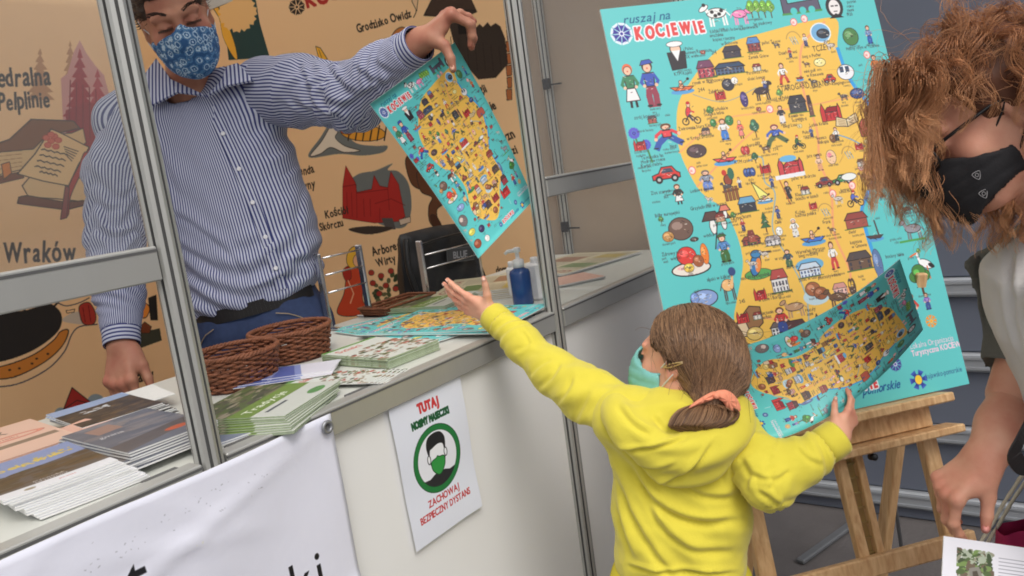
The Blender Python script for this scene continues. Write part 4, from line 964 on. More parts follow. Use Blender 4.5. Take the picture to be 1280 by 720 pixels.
_n.links.new(_d.outputs[0], _m.inputs[1]); _n.links.new(_t.outputs[0], _m.inputs[2]); _n.links.new(_m.outputs[0], _o.inputs[0])
def shade_roof():  # out of view; added to dim the booth interior while the front stays lit
    t = thing('shade_roof', 'unseen translucent cloth roof added over the exhibition booth to dim its inside', 'roof', (.7, 2.5, 2.62))
    v = [(x, y, 2.62 + .10 * (1 - abs(x - .7) / 2.15)) for y in (1.02, 2.6, 4.22) for x in (-1.45, -.4, .7, 1.8, 2.85)]
    mesh_obj('cloth', v, [(j * 5 + i, j * 5 + i + 1, j * 5 + i + 6, j * 5 + i + 5) for j in range(2) for i in range(4)], [M_ROOF], t)
    m = MB(); m.box((.7, 1.02, 2.585), (4.3, .008, .16)); m.build('valance', [M_ROOF], t)
shade_roof()
# ---------------------------------------------------------------- printed cloths
IM_END, IM_BACK = paint_banners()
def cloth(name, label, img, o, ex, w, z0, z1, nx=90, nz=40, amp=.006, seed=1):
    r = np.random.default_rng(seed)
    o = np.asarray(o, float); ex = np.asarray(ex, float); nrm = np.cross(ex, [0, 0, 1.0])
    ph = r.uniform(0, 6.28, 6); fr = r.uniform(2, 11, 6)
    v, uv = [], []
    for j in range(nz + 1):
        for i in range(nx + 1):
            s, t = i / nx, j / nz
            d = sum(math.sin(fr[k] * s * w * 2.2 + ph[k] + t * .6 * math.sin(ph[k])) for k in range(6)) / 6 * amp * (1.15 - .5 * t)
            d += amp * .5 * math.sin(7 * t + 2 * s)
            v.append(o + ex * s * w + np.array([0, 0, z0 + (z1 - z0) * t]) + nrm * (d + amp * 1.6)); uv.append((s, t))
    n2 = len(v); L = nx + 1
    f = [(j * L + i, j * L + i + 1, (j + 1) * L + i + 1, (j + 1) * L + i) for j in range(nz) for i in range(nx)]
    back = [tuple(np.array(p) - nrm * .0015) for p in v]
    f2 = [tuple(n2 + k for k in q[::-1]) for q in f]
    b = [j * L for j in range(nz, 0, -1)] + [i for i in range(nx)] + [j * L + nx for j in range(nz)] + [nz * L + i for i in range(nx, 0, -1)]
    f3 = [(b[(k + 1) % len(b)], b[k], b[k] + n2, b[(k + 1) % len(b)] + n2) for k in range(len(b))]
    pm = mat_print(name + '_print', img, rough=.75, spec=.2, bump=.04, bscale=140)
    ob = mesh_obj(name, list(map(tuple, v)) + back, f + f2 + f3, [pm, M_PAPER], None, True, [0] * len(f) + [1] * (len(f2) + len(f3)), loc=tuple(o), uvs=uv + uv)
    return tag(ob, label, 'banner')
cloth('printed_banner', 'tan cloth banner with red church and dark fort tower right of the man', IM_END, (END_X - .003, EW['y1'], 0), (0, -1, 0), EW['y1'] - EW['y0'], EW['z0'], EW['z1'], seed=3)
cloth('printed_banner', 'tan cloth banner with open book and dark ship behind the left pane', IM_BACK, (BWL['x0'], BACK_Y + .012, 0), (1, 0, 0), BWL['x1'] - BWL['x0'], BWL['z0'], BWL['z1'], seed=5)

# ---------------------------------------------------------------- white sheet hung over the counter front, lower left
def sheet_print():
    c = Canvas(1300, 700, (226, 227, 240))
    k = 1000.0
    T0 = (-.42, 1.036)
    K = (30, 30, 34)
    def right_end(t, px, py, size, xs, drop):      # last letter ends at the photo point, its top there
        q = on_axis(px, py, 1, 1.07); x, y = (q[0] - T0[0]) * k, (T0[1] - q[2]) * k
        glyphs(t); w = sum((.28 if ch == ' ' else GLYPH[ch][1] + .12) * size / .73 * xs for ch in t)
        c.text(t, x - w, y + drop, size, K, xs=xs, sp=.12)
    right_end('Powiat', 192, 690, 80, .9, 60)
    right_end('Starogardzki', 406, 672, 80, .88, 88)
    R = random.Random(3)
    for i in range(46):                              # scuffs near the top hem
        xx = R.uniform(850, 1150); yy = 30 + R.uniform(0, 40); c.line([(xx, yy), (xx + R.uniform(-3, 3), yy + R.uniform(-2, 2))], R.uniform(.5, 1.8), (176, 176, 186))
    for i in range(26):
        xx = R.uniform(1120, 1180); yy = R.uniform(240, 300); c.line([(xx, yy), (xx + R.uniform(-6, 6), yy + R.uniform(-9, 9))], R.uniform(.6, 1.6), (186, 186, 194))
    return c.image('white_sheet_print')
def white_sheet():
    x0, x1, z1, h = -.42, .874, 1.036, .70
    nx, nz = 130, 60; v, uv = [], []
    r = np.random.default_rng(4)
    cre = [(r.uniform(0, 1.3), r.uniform(0, .7), r.uniform(-1.2, 1.2), r.uniform(.06, .30), r.uniform(-.006, .006)) for _ in range(40)]
    for j in range(nz + 1):
        for i in range(nx + 1):
            s, t = i / nx * (x1 - x0), j / nz * h
            d = .004 * math.sin(3.1 * s + 1.2 * t) + .003 * math.sin(9 * s - 5 * t) + .0015 * math.sin(23 * s + 4 * math.sin(6 * t))
            for (a, b, th, l, am) in cre:
                u = (s - a) * math.cos(th) + (t - b) * math.sin(th); w = -(s - a) * math.sin(th) + (t - b) * math.cos(th)
                d += am * math.exp(-(w / .012) ** 2 - (u / l) ** 2)
            d = (d + .006) * min(1, .25 + t / .15)
            sag = .004 * math.sin(s / (x1 - x0) * math.pi * 3) ** 2
            v.append((x0 + s, 1.0735 - max(d, -.001), z1 - t - sag * max(0, 1 - t / .1))); uv.append((i / nx, 1 - j / nz))
    L = nx + 1
    f = [((j + 1) * L + i, (j + 1) * L + i + 1, j * L + i + 1, j * L + i) for j in range(nz) for i in range(nx)]
    n2 = len(v); f2 = [tuple(n2 + k for k in q[::-1]) for q in f]
    b = [j * L for j in range(nz)] + [nz * L + i for i in range(nx)] + [j * L + nx for j in range(nz, 0, -1)] + [i for i in range(nx, 0, -1)]
    f3 = [(b[k], b[k] + n2, b[(k + 1) % len(b)] + n2, b[(k + 1) % len(b)]) for k in range(len(b))]
    t = thing('white_banner', 'white plastic banner with black lettering hung on the counter front at lower left', 'banner', (.2, 1.075, .4))
    mesh_obj('sheet', v + [(a, c2 + .001, d) for a, c2, d in v], f + f2 + f3, [mat_print('white_sheet', sheet_print(), rough=.42, spec=.4, bump=.03, bscale=60), M_PAPER], t, True, [0] * len(f) + [1] * (len(f2) + len(f3)), uvs=uv + uv)
    m = MB()
    a = np.arange(20) * 2 * np.pi / 20
    m.tube(np.stack([.856 + .009 * np.cos(a), np.full(20, 1.0655), 1.018 + .009 * np.sin(a)], 1), .0035, 8, closed=True)
    m.lathe([(.0, 0), (.0065, 0), (.0065, .002)], (.856, 1.0675, 1.018), np.array([[1, 0, 0], [0, 0, 1], [0, -1, 0]]), 14, mi=1, cap=False)
    m.build('grommet', [M_STEEL, M_SLOT], t, True)
white_sheet()

# ---------------------------------------------------------------- A4 notice on the white counter panel
def notice():
    q = [on_axis(x, y, 1, 1.094) for x, y in ((484, 510), (574, 470), (600, 632), (519, 690))]
    tl, tr, br, bl = [np.array(p) for p in q]
    v, uv = [], []; nx, nz = 8, 12
    for j in range(nz + 1):
        for i in range(nx + 1):
            s, t = i / nx, j / nz
            p = (tl * (1 - s) + tr * s) * (1 - t) + (bl * (1 - s) + br * s) * t
            p = p + np.array([0, -.0015 - .003 * math.exp(-((s - 1) ** 2 + (t - 1) ** 2) * 30) - .002 * math.sin(t * 5) ** 2, 0]); v.append(p); uv.append((s, 1 - t))
    L = nx + 1; f = [((j + 1) * L + i, (j + 1) * L + i + 1, j * L + i + 1, j * L + i) for j in range(nz) for i in range(nx)]
    n2 = len(v); v2 = [p + np.array([0, .0006, 0]) for p in v]
    ob = mesh_obj('notice', v + v2, f + [tuple(n2 + k for k in g_[::-1]) for g_ in f], [mat_print('notice_print', sign_mask(), rough=.5, bump=.02), M_PAPER], None, True, [0] * len(f) + [1] * len(f), loc=tuple((bl + br) / 2), uvs=uv + uv)
    tag(ob, 'white paper notice with masked face in a green ring taped to the counter panel', 'notice')
notice()

# ---------------------------------------------------------------- blue-grey wall with metal rails behind the easel
def rail_wall():
    X = 2.85; y0, y1 = -2.2, 1.02
    t = thing('panel_wall', 'dark blue grey panel wall with pale horizontal metal rails behind the easel', 'wall', (X, -.5, 0))
    zr = [.075, .325, .58, .83]
    edges = [0.0] + zr + [2.45]
    for k in range(len(edges) - 1):
        a = edges[k] + (.032 if k else .0); b = edges[k + 1] - (.032 if k < 4 else 0)
        m = MB(); m.box((X + .03, (y0 + y1) / 2, (a + b) / 2), (.04, y1 - y0, b - a - .002), bev=.004); m.build('panel', [M_BLUEPANEL], t)
    for z in zr:
        m = MB(); m.box((X + .02, (y0 + y1) / 2, z), (.06, y1 - y0, .062), bev=.006)
        m.box((X - .0115, (y0 + y1) / 2, z + .017), (.004, y1 - y0 - .01, .008)); m.box((X - .0115, (y0 + y1) / 2, z - .017), (.004, y1 - y0 - .01, .008))
        m.build('rail', [M_RAIL], t)
rail_wall()
M_DSTEEL = mat('dull_steel', (112, 114, 118), rough=.55, metal=.4, var=.1)
def floor_stand():
    t = thing('metal_stand', 'thin grey metal stand with flat feet behind the easel legs', 'stand', tuple(at(1122, 690, 2.45) * [1, 1, 0]))
    a = at(1113, 587, 2.35); b = at(1125, 672, 2.45); d = unit(b - a)
    lo = b + d * ((.02 - b[2]) / d[2]); hi = a - d * .5
    m = MB(); m.tube([hi, lo], .006, 8); m.build('pole', [M_STEEL], t, True)
    for (p, q) in (((1000, 702), (1036, 676)),):
        a = on_axis(*p, 2, .012); b = on_axis(*q, 2, .012); b = a + (b - a) * ((2.82 - a[0]) / (b[0] - a[0]))
        m = MB(); m.bar(a, b, .030, .016, bev=.004); m.build('foot', [M_DSTEEL], t)
floor_stand()

# ---------------------------------------------------------------- big map board on its easel
IM_MAP = paint_map()
M_MAP = mat_print('map_print', IM_MAP, rough=.42, spec=.45, bump=.015, bscale=8)
M_WOOD = mat('beech_wood', (202, 148, 96), rough=.5, var=.22, scale=16, bump=.05, bscale=60, stretch=(1, 1, 1))
E_O = np.array([1.7815, .4705, .7665]); E_U = np.array([.73987, -.67274, .00143]); E_V = unit([.17113, .19014, .96673]); E_N = unit(np.cross(E_U, E_V)); E_U = np.cross(E_V, E_N)
EP = lambda u, v, n=0.0: E_O + u * E_U + v * E_V + n * E_N
def wood(name, rings=True):
    """wood with grain along the longest local direction of each bar"""
    return M_WOOD
def grain_mat(d, name):
    m = bpy.data.materials.new(name); m.use_nodes = True
    nt = m.node_tree; p = nt.nodes["Principled BSDF"]
    tc = nt.nodes.new("ShaderNodeTexCoord"); mp = nt.nodes.new("ShaderNodeMapping")
    d = unit(d); rot = Vector(d).to_track_quat('Z', 'Y').to_matrix().transposed().to_euler()
    mp.inputs["Rotation"].default_value = rot; mp.inputs["Scale"].default_value = (55, 55, 3)
    no = nt.nodes.new("ShaderNodeTexNoise"); no.inputs["Scale"].default_value = 1.6; no.inputs["Detail"].default_value = 6; no.inputs["Distortion"].default_value = .6
    rp = nt.nodes.new("ShaderNodeValToRGB"); rp.color_ramp.elements[0].position = .3; rp.color_ramp.elements[1].position = .72
    rp.color_ramp.elements[0].color = (*lin((190, 144, 98)), 1); rp.color_ramp.elements[1].color = (*lin((226, 190, 142)), 1)
    nt.links.new(tc.outputs["Object"], mp.inputs[0]); nt.links.new(mp.outputs[0], no.inputs[0]); nt.links.new(no.outputs[0], rp.inputs[0]); nt.links.new(rp.outputs[0], p.inputs["Base Color"])
    p.inputs["Roughness"].default_value = .5; p.inputs["Specular IOR Level"].default_value = .35
    return m
MW_U, MW_V = grain_mat(E_U, 'beech_across'), grain_mat(E_V, 'beech_upright')
def easel():
    foot = EP(0, 0, 0); foot[2] = 0
    t = thing('easel', 'light beech wooden easel with ratchet mast carrying the big map board', 'easel', tuple(foot))
    AX = np.stack([E_U, E_V, E_N])
    vb = -E_O[2] / E_V[2] + .004
    def box(name, u, v, n, su, sv, sn, m_, bev=.003, tilt=0):
        m = MB(); c, s = math.cos(tilt), math.sin(tilt)
        ax = np.stack([c * E_U + s * E_V, -s * E_U + c * E_V, E_N]); m.box(EP(u, v, n), (su, sv, sn), ax, bev=bev); return m.build(name, [m_], t)
    box('ledge', .0, -.013, .018, .54, .020, .070, MW_U)
    box('front_board', .0, -.050, -.004, .47, .050, .018, MW_U, .002)
    box('lower_ledge', .0, -.086, .020, .56, .018, .062, MW_U)
    for s in (-1, 1):
        m = MB(); m.bar(EP(s * .225, .55, -.026), EP(s * .235, vb, -.026), .040, .026, up=E_N, bev=.003); m.build('front_leg', [MW_V], t)
    m = MB(); m.bar(EP(-.012, 1.05, -.05), EP(-.012, -.34, .004), .024, .022, up=E_N, bev=.002); m.build('mast', [MW_V], t)
    m = MB(); m.bar(EP(.028, -.095, .004), EP(.028, -.34, .004), .017, .022, up=E_N, bev=.002); m.build('mast', [MW_V], t)
    m = MB(); m.bar(EP(.009, -.10, -.003), EP(.009, -.33, -.003), .018, .003, up=E_N)
    for k in range(7): m.box(EP(.009, -.115 - k * .033, .002), (.019, .004, .008), AX)
    m.build('ratchet_strip', [mat('brass', (186, 164, 112), rough=.35, metal=.7)], t)
    m = MB(); m.lathe([(0, 0), (.008, 0), (.008, .016), (.005, .02), (0, .02)], EP(.045, -.105, .03), np.stack([E_U, E_V, E_N]), 12); m.build('knob', [M_BLACKPL], t, True)
    box('cross_bar', .005, -.335, .020, .50, .042, .022, MW_U)
    for (p1, d1, p2, d2) in (((1122, 545), 1.98, (1104, 684), 2.06), ((938, 630), 1.93, (931, 718), 1.98)):
        a, b = at(*p1, d1), at(*p2, d2); d = unit(b - a); lo = b + d * ((.004 - b[2]) / d[2]); hi = a - d * .42
        m = MB(); m.bar(hi, lo, .026, .036, up=E_N, bev=.003); m.build('rear_leg', [grain_mat(d, 'beech_rear')], t)
    # board
    b = thing('map_board', 'large turquoise and yellow illustrated map board standing on the wooden easel', 'map', tuple(EP(0, 0, .006)))
    m = MB(); v = [EP(-.35, 0, .008), EP(.35, 0, .008), EP(.35, 1, .008), EP(-.35, 1, .008)]
    m.add(v, [(0, 1, 2, 3)], 0, [(0, 0), (1, 0), (1, 1), (0, 1)]); m.build('print', [M_MAP], b, uv=True)
    m = MB(); m.box(EP(0, .5, .0048), (.70, 1.0, .005), AX); m.build('backing', [M_PAPER], b)
easel()
# ---------------------------------------------------------------- printed matter lying on the counter
ZC = 1.0365
PRN = {}
def cov(fn):
    if fn not in PRN: PRN[fn] = mat_print(fn.__name__, fn(), rough=.4, spec=.45, bump=.03, bscale=14)
    return PRN[fn]
_bk = {}
def booklet_mesh(w, h, t, key, seed=0, curl=.004, spine=False):
    r = np.random.default_rng(seed); nx, ny = 4, 5; v, uv = [], []
    ph = r.uniform(0, 6, 3)
    for top in (1, 0):
        for j in range(ny + 1):
            for i in range(nx + 1):
                s, q = i / nx, j / ny
                z = curl * ((s - .5) ** 2 * 2 * (math.sin(ph[0]) * .5 + .5) + (q - .5) ** 2 * 1.5 * (math.sin(ph[1]) * .5 + .5)) * (1 if top else 1)
                v.append(((s - .5) * w, (q - .5) * h, z + (t if top else 0))); uv.append((s, q))
    L = nx + 1; n2 = (nx + 1) * (ny + 1)
    f = [(j * L + i, j * L + i + 1, (j + 1) * L + i + 1, (j + 1) * L + i) for j in range(ny) for i in range(nx)]
    f2 = [tuple(n2 + k for k in q[::-1]) for q in f]
    b = [i for i in range(nx)] + [j * L + nx for j in range(ny)] + [ny * L + i for i in range(nx, 0, -1)] + [j * L for j in range(ny, 0, -1)]
    f3 = [(b[k], b[k] + n2, b[(k + 1) % len(b)] + n2, b[(k + 1) % len(b)]) for k in range(len(b))]
    return v, f, f2, f3, uv
def booklet(name, label, cat, x, y, z, ang, w, h, t, cover, group=None, seed=0, curl=.004, edge=None, share=None):
    if share is not None and share in _bk:
        o = bpy.data.objects.new(name, _bk[share]); COL.objects.link(o)
    else:
        v, f, f2, f3, uv = booklet_mesh(w, h, t, None, seed, curl)
        o = mesh_obj(name, v, f + f2 + f3, [cover, edge or M_PAPER], None, False, [0] * len(f) + [1] * (len(f2) + len(f3)), uvs=uv)
        if share is not None: _bk[share] = o.data
    o.location = (x, y, z); o.rotation_euler = (0, 0, math.radians(ang))
    return tag(o, label, cat, group)
def stack(name, lab_top, lab_under, cat, x, y, ang, w, h, t, n, cover, group, seed=1, fan=(0, 0), jit=.003, ja=2.0, z0=0.0, pitch=None, edge=None, fana=0.0):
    r = np.random.default_rng(seed); p = pitch or t * 1.12
    for k in range(n):
        top = k == n - 1; q = (n - 1 - k)
        booklet(name, lab_top if top else ('lowest of the ' + group + ', under all the others') if k == 0 else lab_under, cat, x + fan[0] * q + r.uniform(-jit, jit), y + fan[1] * q + r.uniform(-jit, jit), ZC + z0 + k * p, ang + fana * q + r.uniform(-ja, ja), w, h, t, cover, group, seed, .0025, edge, share=(name, seed, w, h))
M_GREEN_EDGE = mat('green_white_edges', (158, 172, 142), rough=.7, var=.3, scale=90)
M_PINK_EDGE = mat('pink_board', (222, 176, 158), rough=.6, var=.05)
# behind the left pane
def pink_book():
    t = thing('book', 'thick pink hardback book lying at the far left of the counter', 'book', (.53, 1.535, ZC))
    a = math.radians(-6); ax = np.array([[math.cos(a), math.sin(a), 0], [-math.sin(a), math.cos(a), 0], [0, 0, 1]]); c = np.array([.53, 1.535, 0])
    m = MB(); m.box(c + [0, 0, ZC + .0025], (.18, .255, .004), ax); m.build('back_cover', [M_PINK_EDGE], t)
    m = MB(); m.box(c + [0, 0, ZC + .0145], (.174, .247, .020), ax); m.build('page_block', [M_PAPER], t)
    m = MB(); m.box(c + [0, 0, ZC + .0265], (.18, .255, .004), ax, mi=1)
    q = [c + ax.T @ np.array([sx * .09, sy * .1275, ZC + .0288]) for sx, sy in ((-1, -1), (1, -1), (1, 1), (-1, 1))]
    m.add(q, [(0, 1, 2, 3)], 0, [(0, 0), (1, 0), (1, 1), (0, 1)])
    m.build('front_cover', [cov(cover_pink), M_PINK_EDGE], t, uv=True)
pink_book()
stack('booklet', 'meadow photo booklet with yellow title topmost of the front left pile', 'booklets with a meadow cover piled beneath the top one at front left', 'booklet', .475, 1.262, -7, .150, .205, .0026, 12, cov(cover_land), 'meadow booklets at front left', 3, fan=(.0030, -.0022), z0=0, pitch=.0031)
stack('booklet', 'grey glossy booklet topmost of the fanned pile left of the post', 'grey glossy booklets fanned beneath the top one left of the post', 'booklet', .650, 1.285, -4, .150, .235, .0026, 7, cov(cover_grey), 'grey booklets beside the post', 4, fan=(-.004, -.003), z0=.012, pitch=.0034, ja=3.5)
stack('booklet', 'blue grey booklet with orange oval at the foot of the post', 'blue grey booklets with orange oval lying under the top one', 'booklet', .742, 1.222, -10, .120, .185, .0022, 3, cov(cover_orange), 'orange oval booklets', 5, fan=(.004, -.004))
stack('booklet', 'dark landscape photo booklet beneath the man\'s lowered hand', 'dark landscape booklets piled below the top one under his hand', 'booklet', .715, 1.535, -6, .145, .200, .0026, 9, cov(cover_dark), 'dark landscape booklets', 6, fan=(.003, -.001), pitch=.0031)
booklet('leaflet', 'white leaflet sticking out right of the dark landscape booklets', 'leaflet', .80, 1.56, ZC + .0225, -14, .10, .15, .001, M_PAPER, seed=8)
booklet('leaflet', 'pale pink folded leaflet lying right of the pink book', 'leaflet', .640, 1.44, ZC + .026, 12, .08, .12, .001, M_PINK_EDGE, seed=9)
# between the posts
stack('brochure', 'green and white brochure topmost of the fan nearest the post', 'green and white brochures fanned out under the top one near the post', 'brochure', .850, 1.215, 20, .200, .205, .0021, 9, cov(cover_green), 'green brochures beside the post', 7, fan=(-.0042, -.0036), pitch=.0027, ja=1.0, fana=.9, edge=M_GREEN_EDGE)
stack('leaflet', 'white leaflet on top of the slanting row beside the green brochures', 'white leaflets in the slanting row below the top one', 'leaflet', 1.03, 1.225, 14, .095, .205, .0012, 6, cov(cover_stripe), 'white leaflets in a row', 8, fan=(.006, -.006), pitch=.0016)
stack('leaflet', 'blue invitation leaflet lying between baskets and green brochures', 'blue invitation leaflets partly covered by the top one', 'leaflet', 1.035, 1.375, 38, .095, .20, .0012, 3, cov(cover_blue), 'blue leaflets', 9, fan=(-.012, -.008), ja=4, z0=.011)
stack('booklet', 'trail booklet topmost of the neat block in the middle of the counter', 'trail booklets stacked with green and white spines facing out', 'booklet', 1.205, 1.275, -3, .155, .215, .0026, 8, cov(cover_stripe), 'trail booklets in a block', 10, jit=.0012, ja=.6, pitch=.0029, edge=M_GREEN_EDGE)
stack('map_sheet', 'turquoise map sheet on top of the left heap by the baskets', 'turquoise map sheets heaped left beneath the top one', 'map', 1.50, 1.40, -15, .30, .43, .0012, 5, M_MAP, 'map sheets on the counter', 11, jit=.006, ja=3, pitch=.0016)
stack('map_sheet', 'turquoise map sheet nearest the counter edge under the reaching hand', 'turquoise map sheets askew near the counter edge beneath the top one', 'map', 1.50, 1.305, 7, .28, .40, .0012, 4, M_MAP, 'map sheets near the counter edge', 12, jit=.006, ja=3, z0=.009, pitch=.0016)
stack('brochure', 'pale green brochure topmost of the pile beyond the map sheets', 'pale green brochures piled beyond the map sheets', 'brochure', 1.70, 1.55, 10, .21, .21, .0026, 8, cov(cover_green), 'pale green brochures', 13, fan=(.001, -.002), pitch=.0031, edge=M_GREEN_EDGE)
stack('newspaper', 'folded newspaper on top of the fan beside the black bag', 'folded newspapers fanned under the top one beside the black bag', 'newspaper', 1.94, 1.52, 24, .30, .30, .003, 6, cov(cover_news), 'newspapers by the bag', 14, fan=(-.008, -.004), pitch=.0042, ja=4, z0=.0)
stack('newspaper', 'yellowish newspaper lying on the counter behind the right pane', 'newspapers under the yellowish one behind the right pane', 'newspaper', 2.36, 1.47, 82, .30, .42, .003, 3, cov(cover_news), 'newspapers behind the right pane', 15, fan=(.01, .004), pitch=.004, ja=4)
stack('leaflet', 'pinkish leaflet lying behind the right pane next to the post', 'pinkish leaflets under the top one next to the post', 'leaflet', 2.03, 1.30, 60, .15, .21, .002, 3, M_PINK_EDGE, 'pinkish leaflets', 16, fan=(.006, .004), pitch=.003, ja=4)

# ---------------------------------------------------------------- wicker baskets
M_WICK = mat('brown_wicker', (122, 74, 50), rough=.55, var=.55, scale=50, bump=.2, bscale=200)
M_WICK2 = mat('dark_wicker', (78, 40, 28), rough=.5, var=.35, scale=50)
def basket(label, cx, cy, r0, r1, h, squash=1.0):
    t = thing('wicker_basket', label, 'basket', (cx, cy, ZC), 'wicker baskets on the counter')
    N = 30; rows = 12
    m = MB()
    for k in range(N):
        a = k * 2 * math.pi / N
        m.tube([(cx + math.cos(a) * (r0 + (r1 - r0) * s) * 1.0, cy + math.sin(a) * (r0 + (r1 - r0) * s) * squash, ZC + .004 + h * s) for s in (0, .5, 1)], .0016, 5)
    o = m.build('stake', [M_WICK2], t, True); o['kind'] = 'stuff'
    m = MB(); S = N * 4
    for j in range(rows):
        s = (j + .5) / rows; R_ = r0 + (r1 - r0) * s; q = np.arange(S); a = q * 2 * np.pi / S
        off = .0030 * np.cos(q * N * np.pi / S + j * np.pi) + .0012 * np.sin(a * 5 + j * 2.1)
        z = ZC + .004 + h * s + .0016 * np.sin(3 * a + j) + .0008 * np.sin(11 * a + 2 * j)
        m.tube(np.stack([cx + np.cos(a) * (R_ + off), cy + np.sin(a) * (R_ + off) * squash, z], 1), .0031, 5, closed=True)
    o = m.build('weave', [M_WICK], t, True); o['kind'] = 'stuff'
    m = MB()
    for ph in (0, math.pi * 2 / 3, math.pi * 4 / 3):
        q = np.arange(140); a = q * 2 * np.pi / 140
        m.tube(np.stack([cx + np.cos(a) * (r1 + .003 * np.cos(22 * a + ph)), cy + np.sin(a) * (r1 + .003 * np.cos(22 * a + ph)) * squash, ZC + h + .004 + .003 * np.sin(22 * a + ph)], 1), .0032, 5, closed=True)
    m.build('rim', [M_WICK], t, True)
    m = MB(); m.lathe([(0, 0), (r0, 0), (r0, .006), (0, .006)], (cx, cy, ZC), np.diag([1, squash, 1]), 30); m.build('base', [M_WICK2], t)
    return t
basket('round brown wicker basket nearest the post in front of the man', .975, 1.475, .078, .092, .070)
basket('round brown wicker basket between the other basket and the map sheets', 1.175, 1.535, .080, .094, .068)
def tray():
    t = thing('wicker_tray', 'low reddish brown wicker tray at the back edge of the counter', 'tray', (1.68, 1.665, ZC))
    m = MB(); m.box((1.68, 1.668, ZC + .005), (.20, .10, .008), bev=.002); m.build('base', [M_WICK2], t)
    for k in range(4):
        m = MB(); w, d = .10, .05
        for j in range(3):
            e = .004 * j; c = [(-w - e, -d - e), (w + e, -d - e), (w + e, d + e), (-w - e, d + e)]
            a, b = np.array(c[k]), np.array(c[(k + 1) % 4]); s = np.linspace(0, 1, 24)
            p = a[None] * (1 - s[:, None]) + b[None] * s[:, None]; off = .0018 * np.cos(np.arange(24) * np.pi + j * np.pi)
            n_ = np.array([b[1] - a[1], a[0] - b[0]]) / np.linalg.norm(b - a); p = p + n_ * off[:, None]
            m.tube(np.c_[1.68 + p[:, 0], 1.668 + p[:, 1], np.full(24, ZC + .011 + j * .008)], .0042, 5)
        m.build('side', [M_WICK], t, True)
tray()

# ---------------------------------------------------------------- wire racks, bag, bottles
def rack(label, x0, x1, y, z1, bars):
    t = thing('wire_rack', label, 'rack', ((x0 + x1) / 2, y, ZC), 'chrome wire racks on the counter')
    for x in (x0, x1):
        m = MB(); m.box((x, y, (ZC + z1) / 2), (.012, .022, z1 - ZC), bev=.003); m.build('upright', [M_CHROME], t)
        m = MB(); m.box((x, y, ZC + .004), (.02, .09, .006), bev=.002); m.build('foot', [M_CHROME], t)
    for z in bars:
        m = MB(); m.tube([(x0 + .006, y - .012, z), (x1 - .006, y - .012, z)], .0026, 8); m.build('bar', [M_CHROME], t, True)
z_ = lambda px, py, y: on_axis(px, py, 1, y)[2]
rack('chrome wire rack right beside the standing man\'s hip', 1.435, 1.59, 1.70, z_(447, 306, 1.70), [z_(447, 312, 1.70), z_(447, 333, 1.70), z_(447, 355, 1.70)])
rack('chrome wire rack in front of the black bag', 1.845, 2.13, 1.70, z_(527, 300, 1.70), [z_(528, 319, 1.70), z_(530, 336, 1.70)])
M_BAG = mat('black_nylon', (30, 31, 34), rough=.55, var=.2, scale=40, bump=.15, bscale=160)
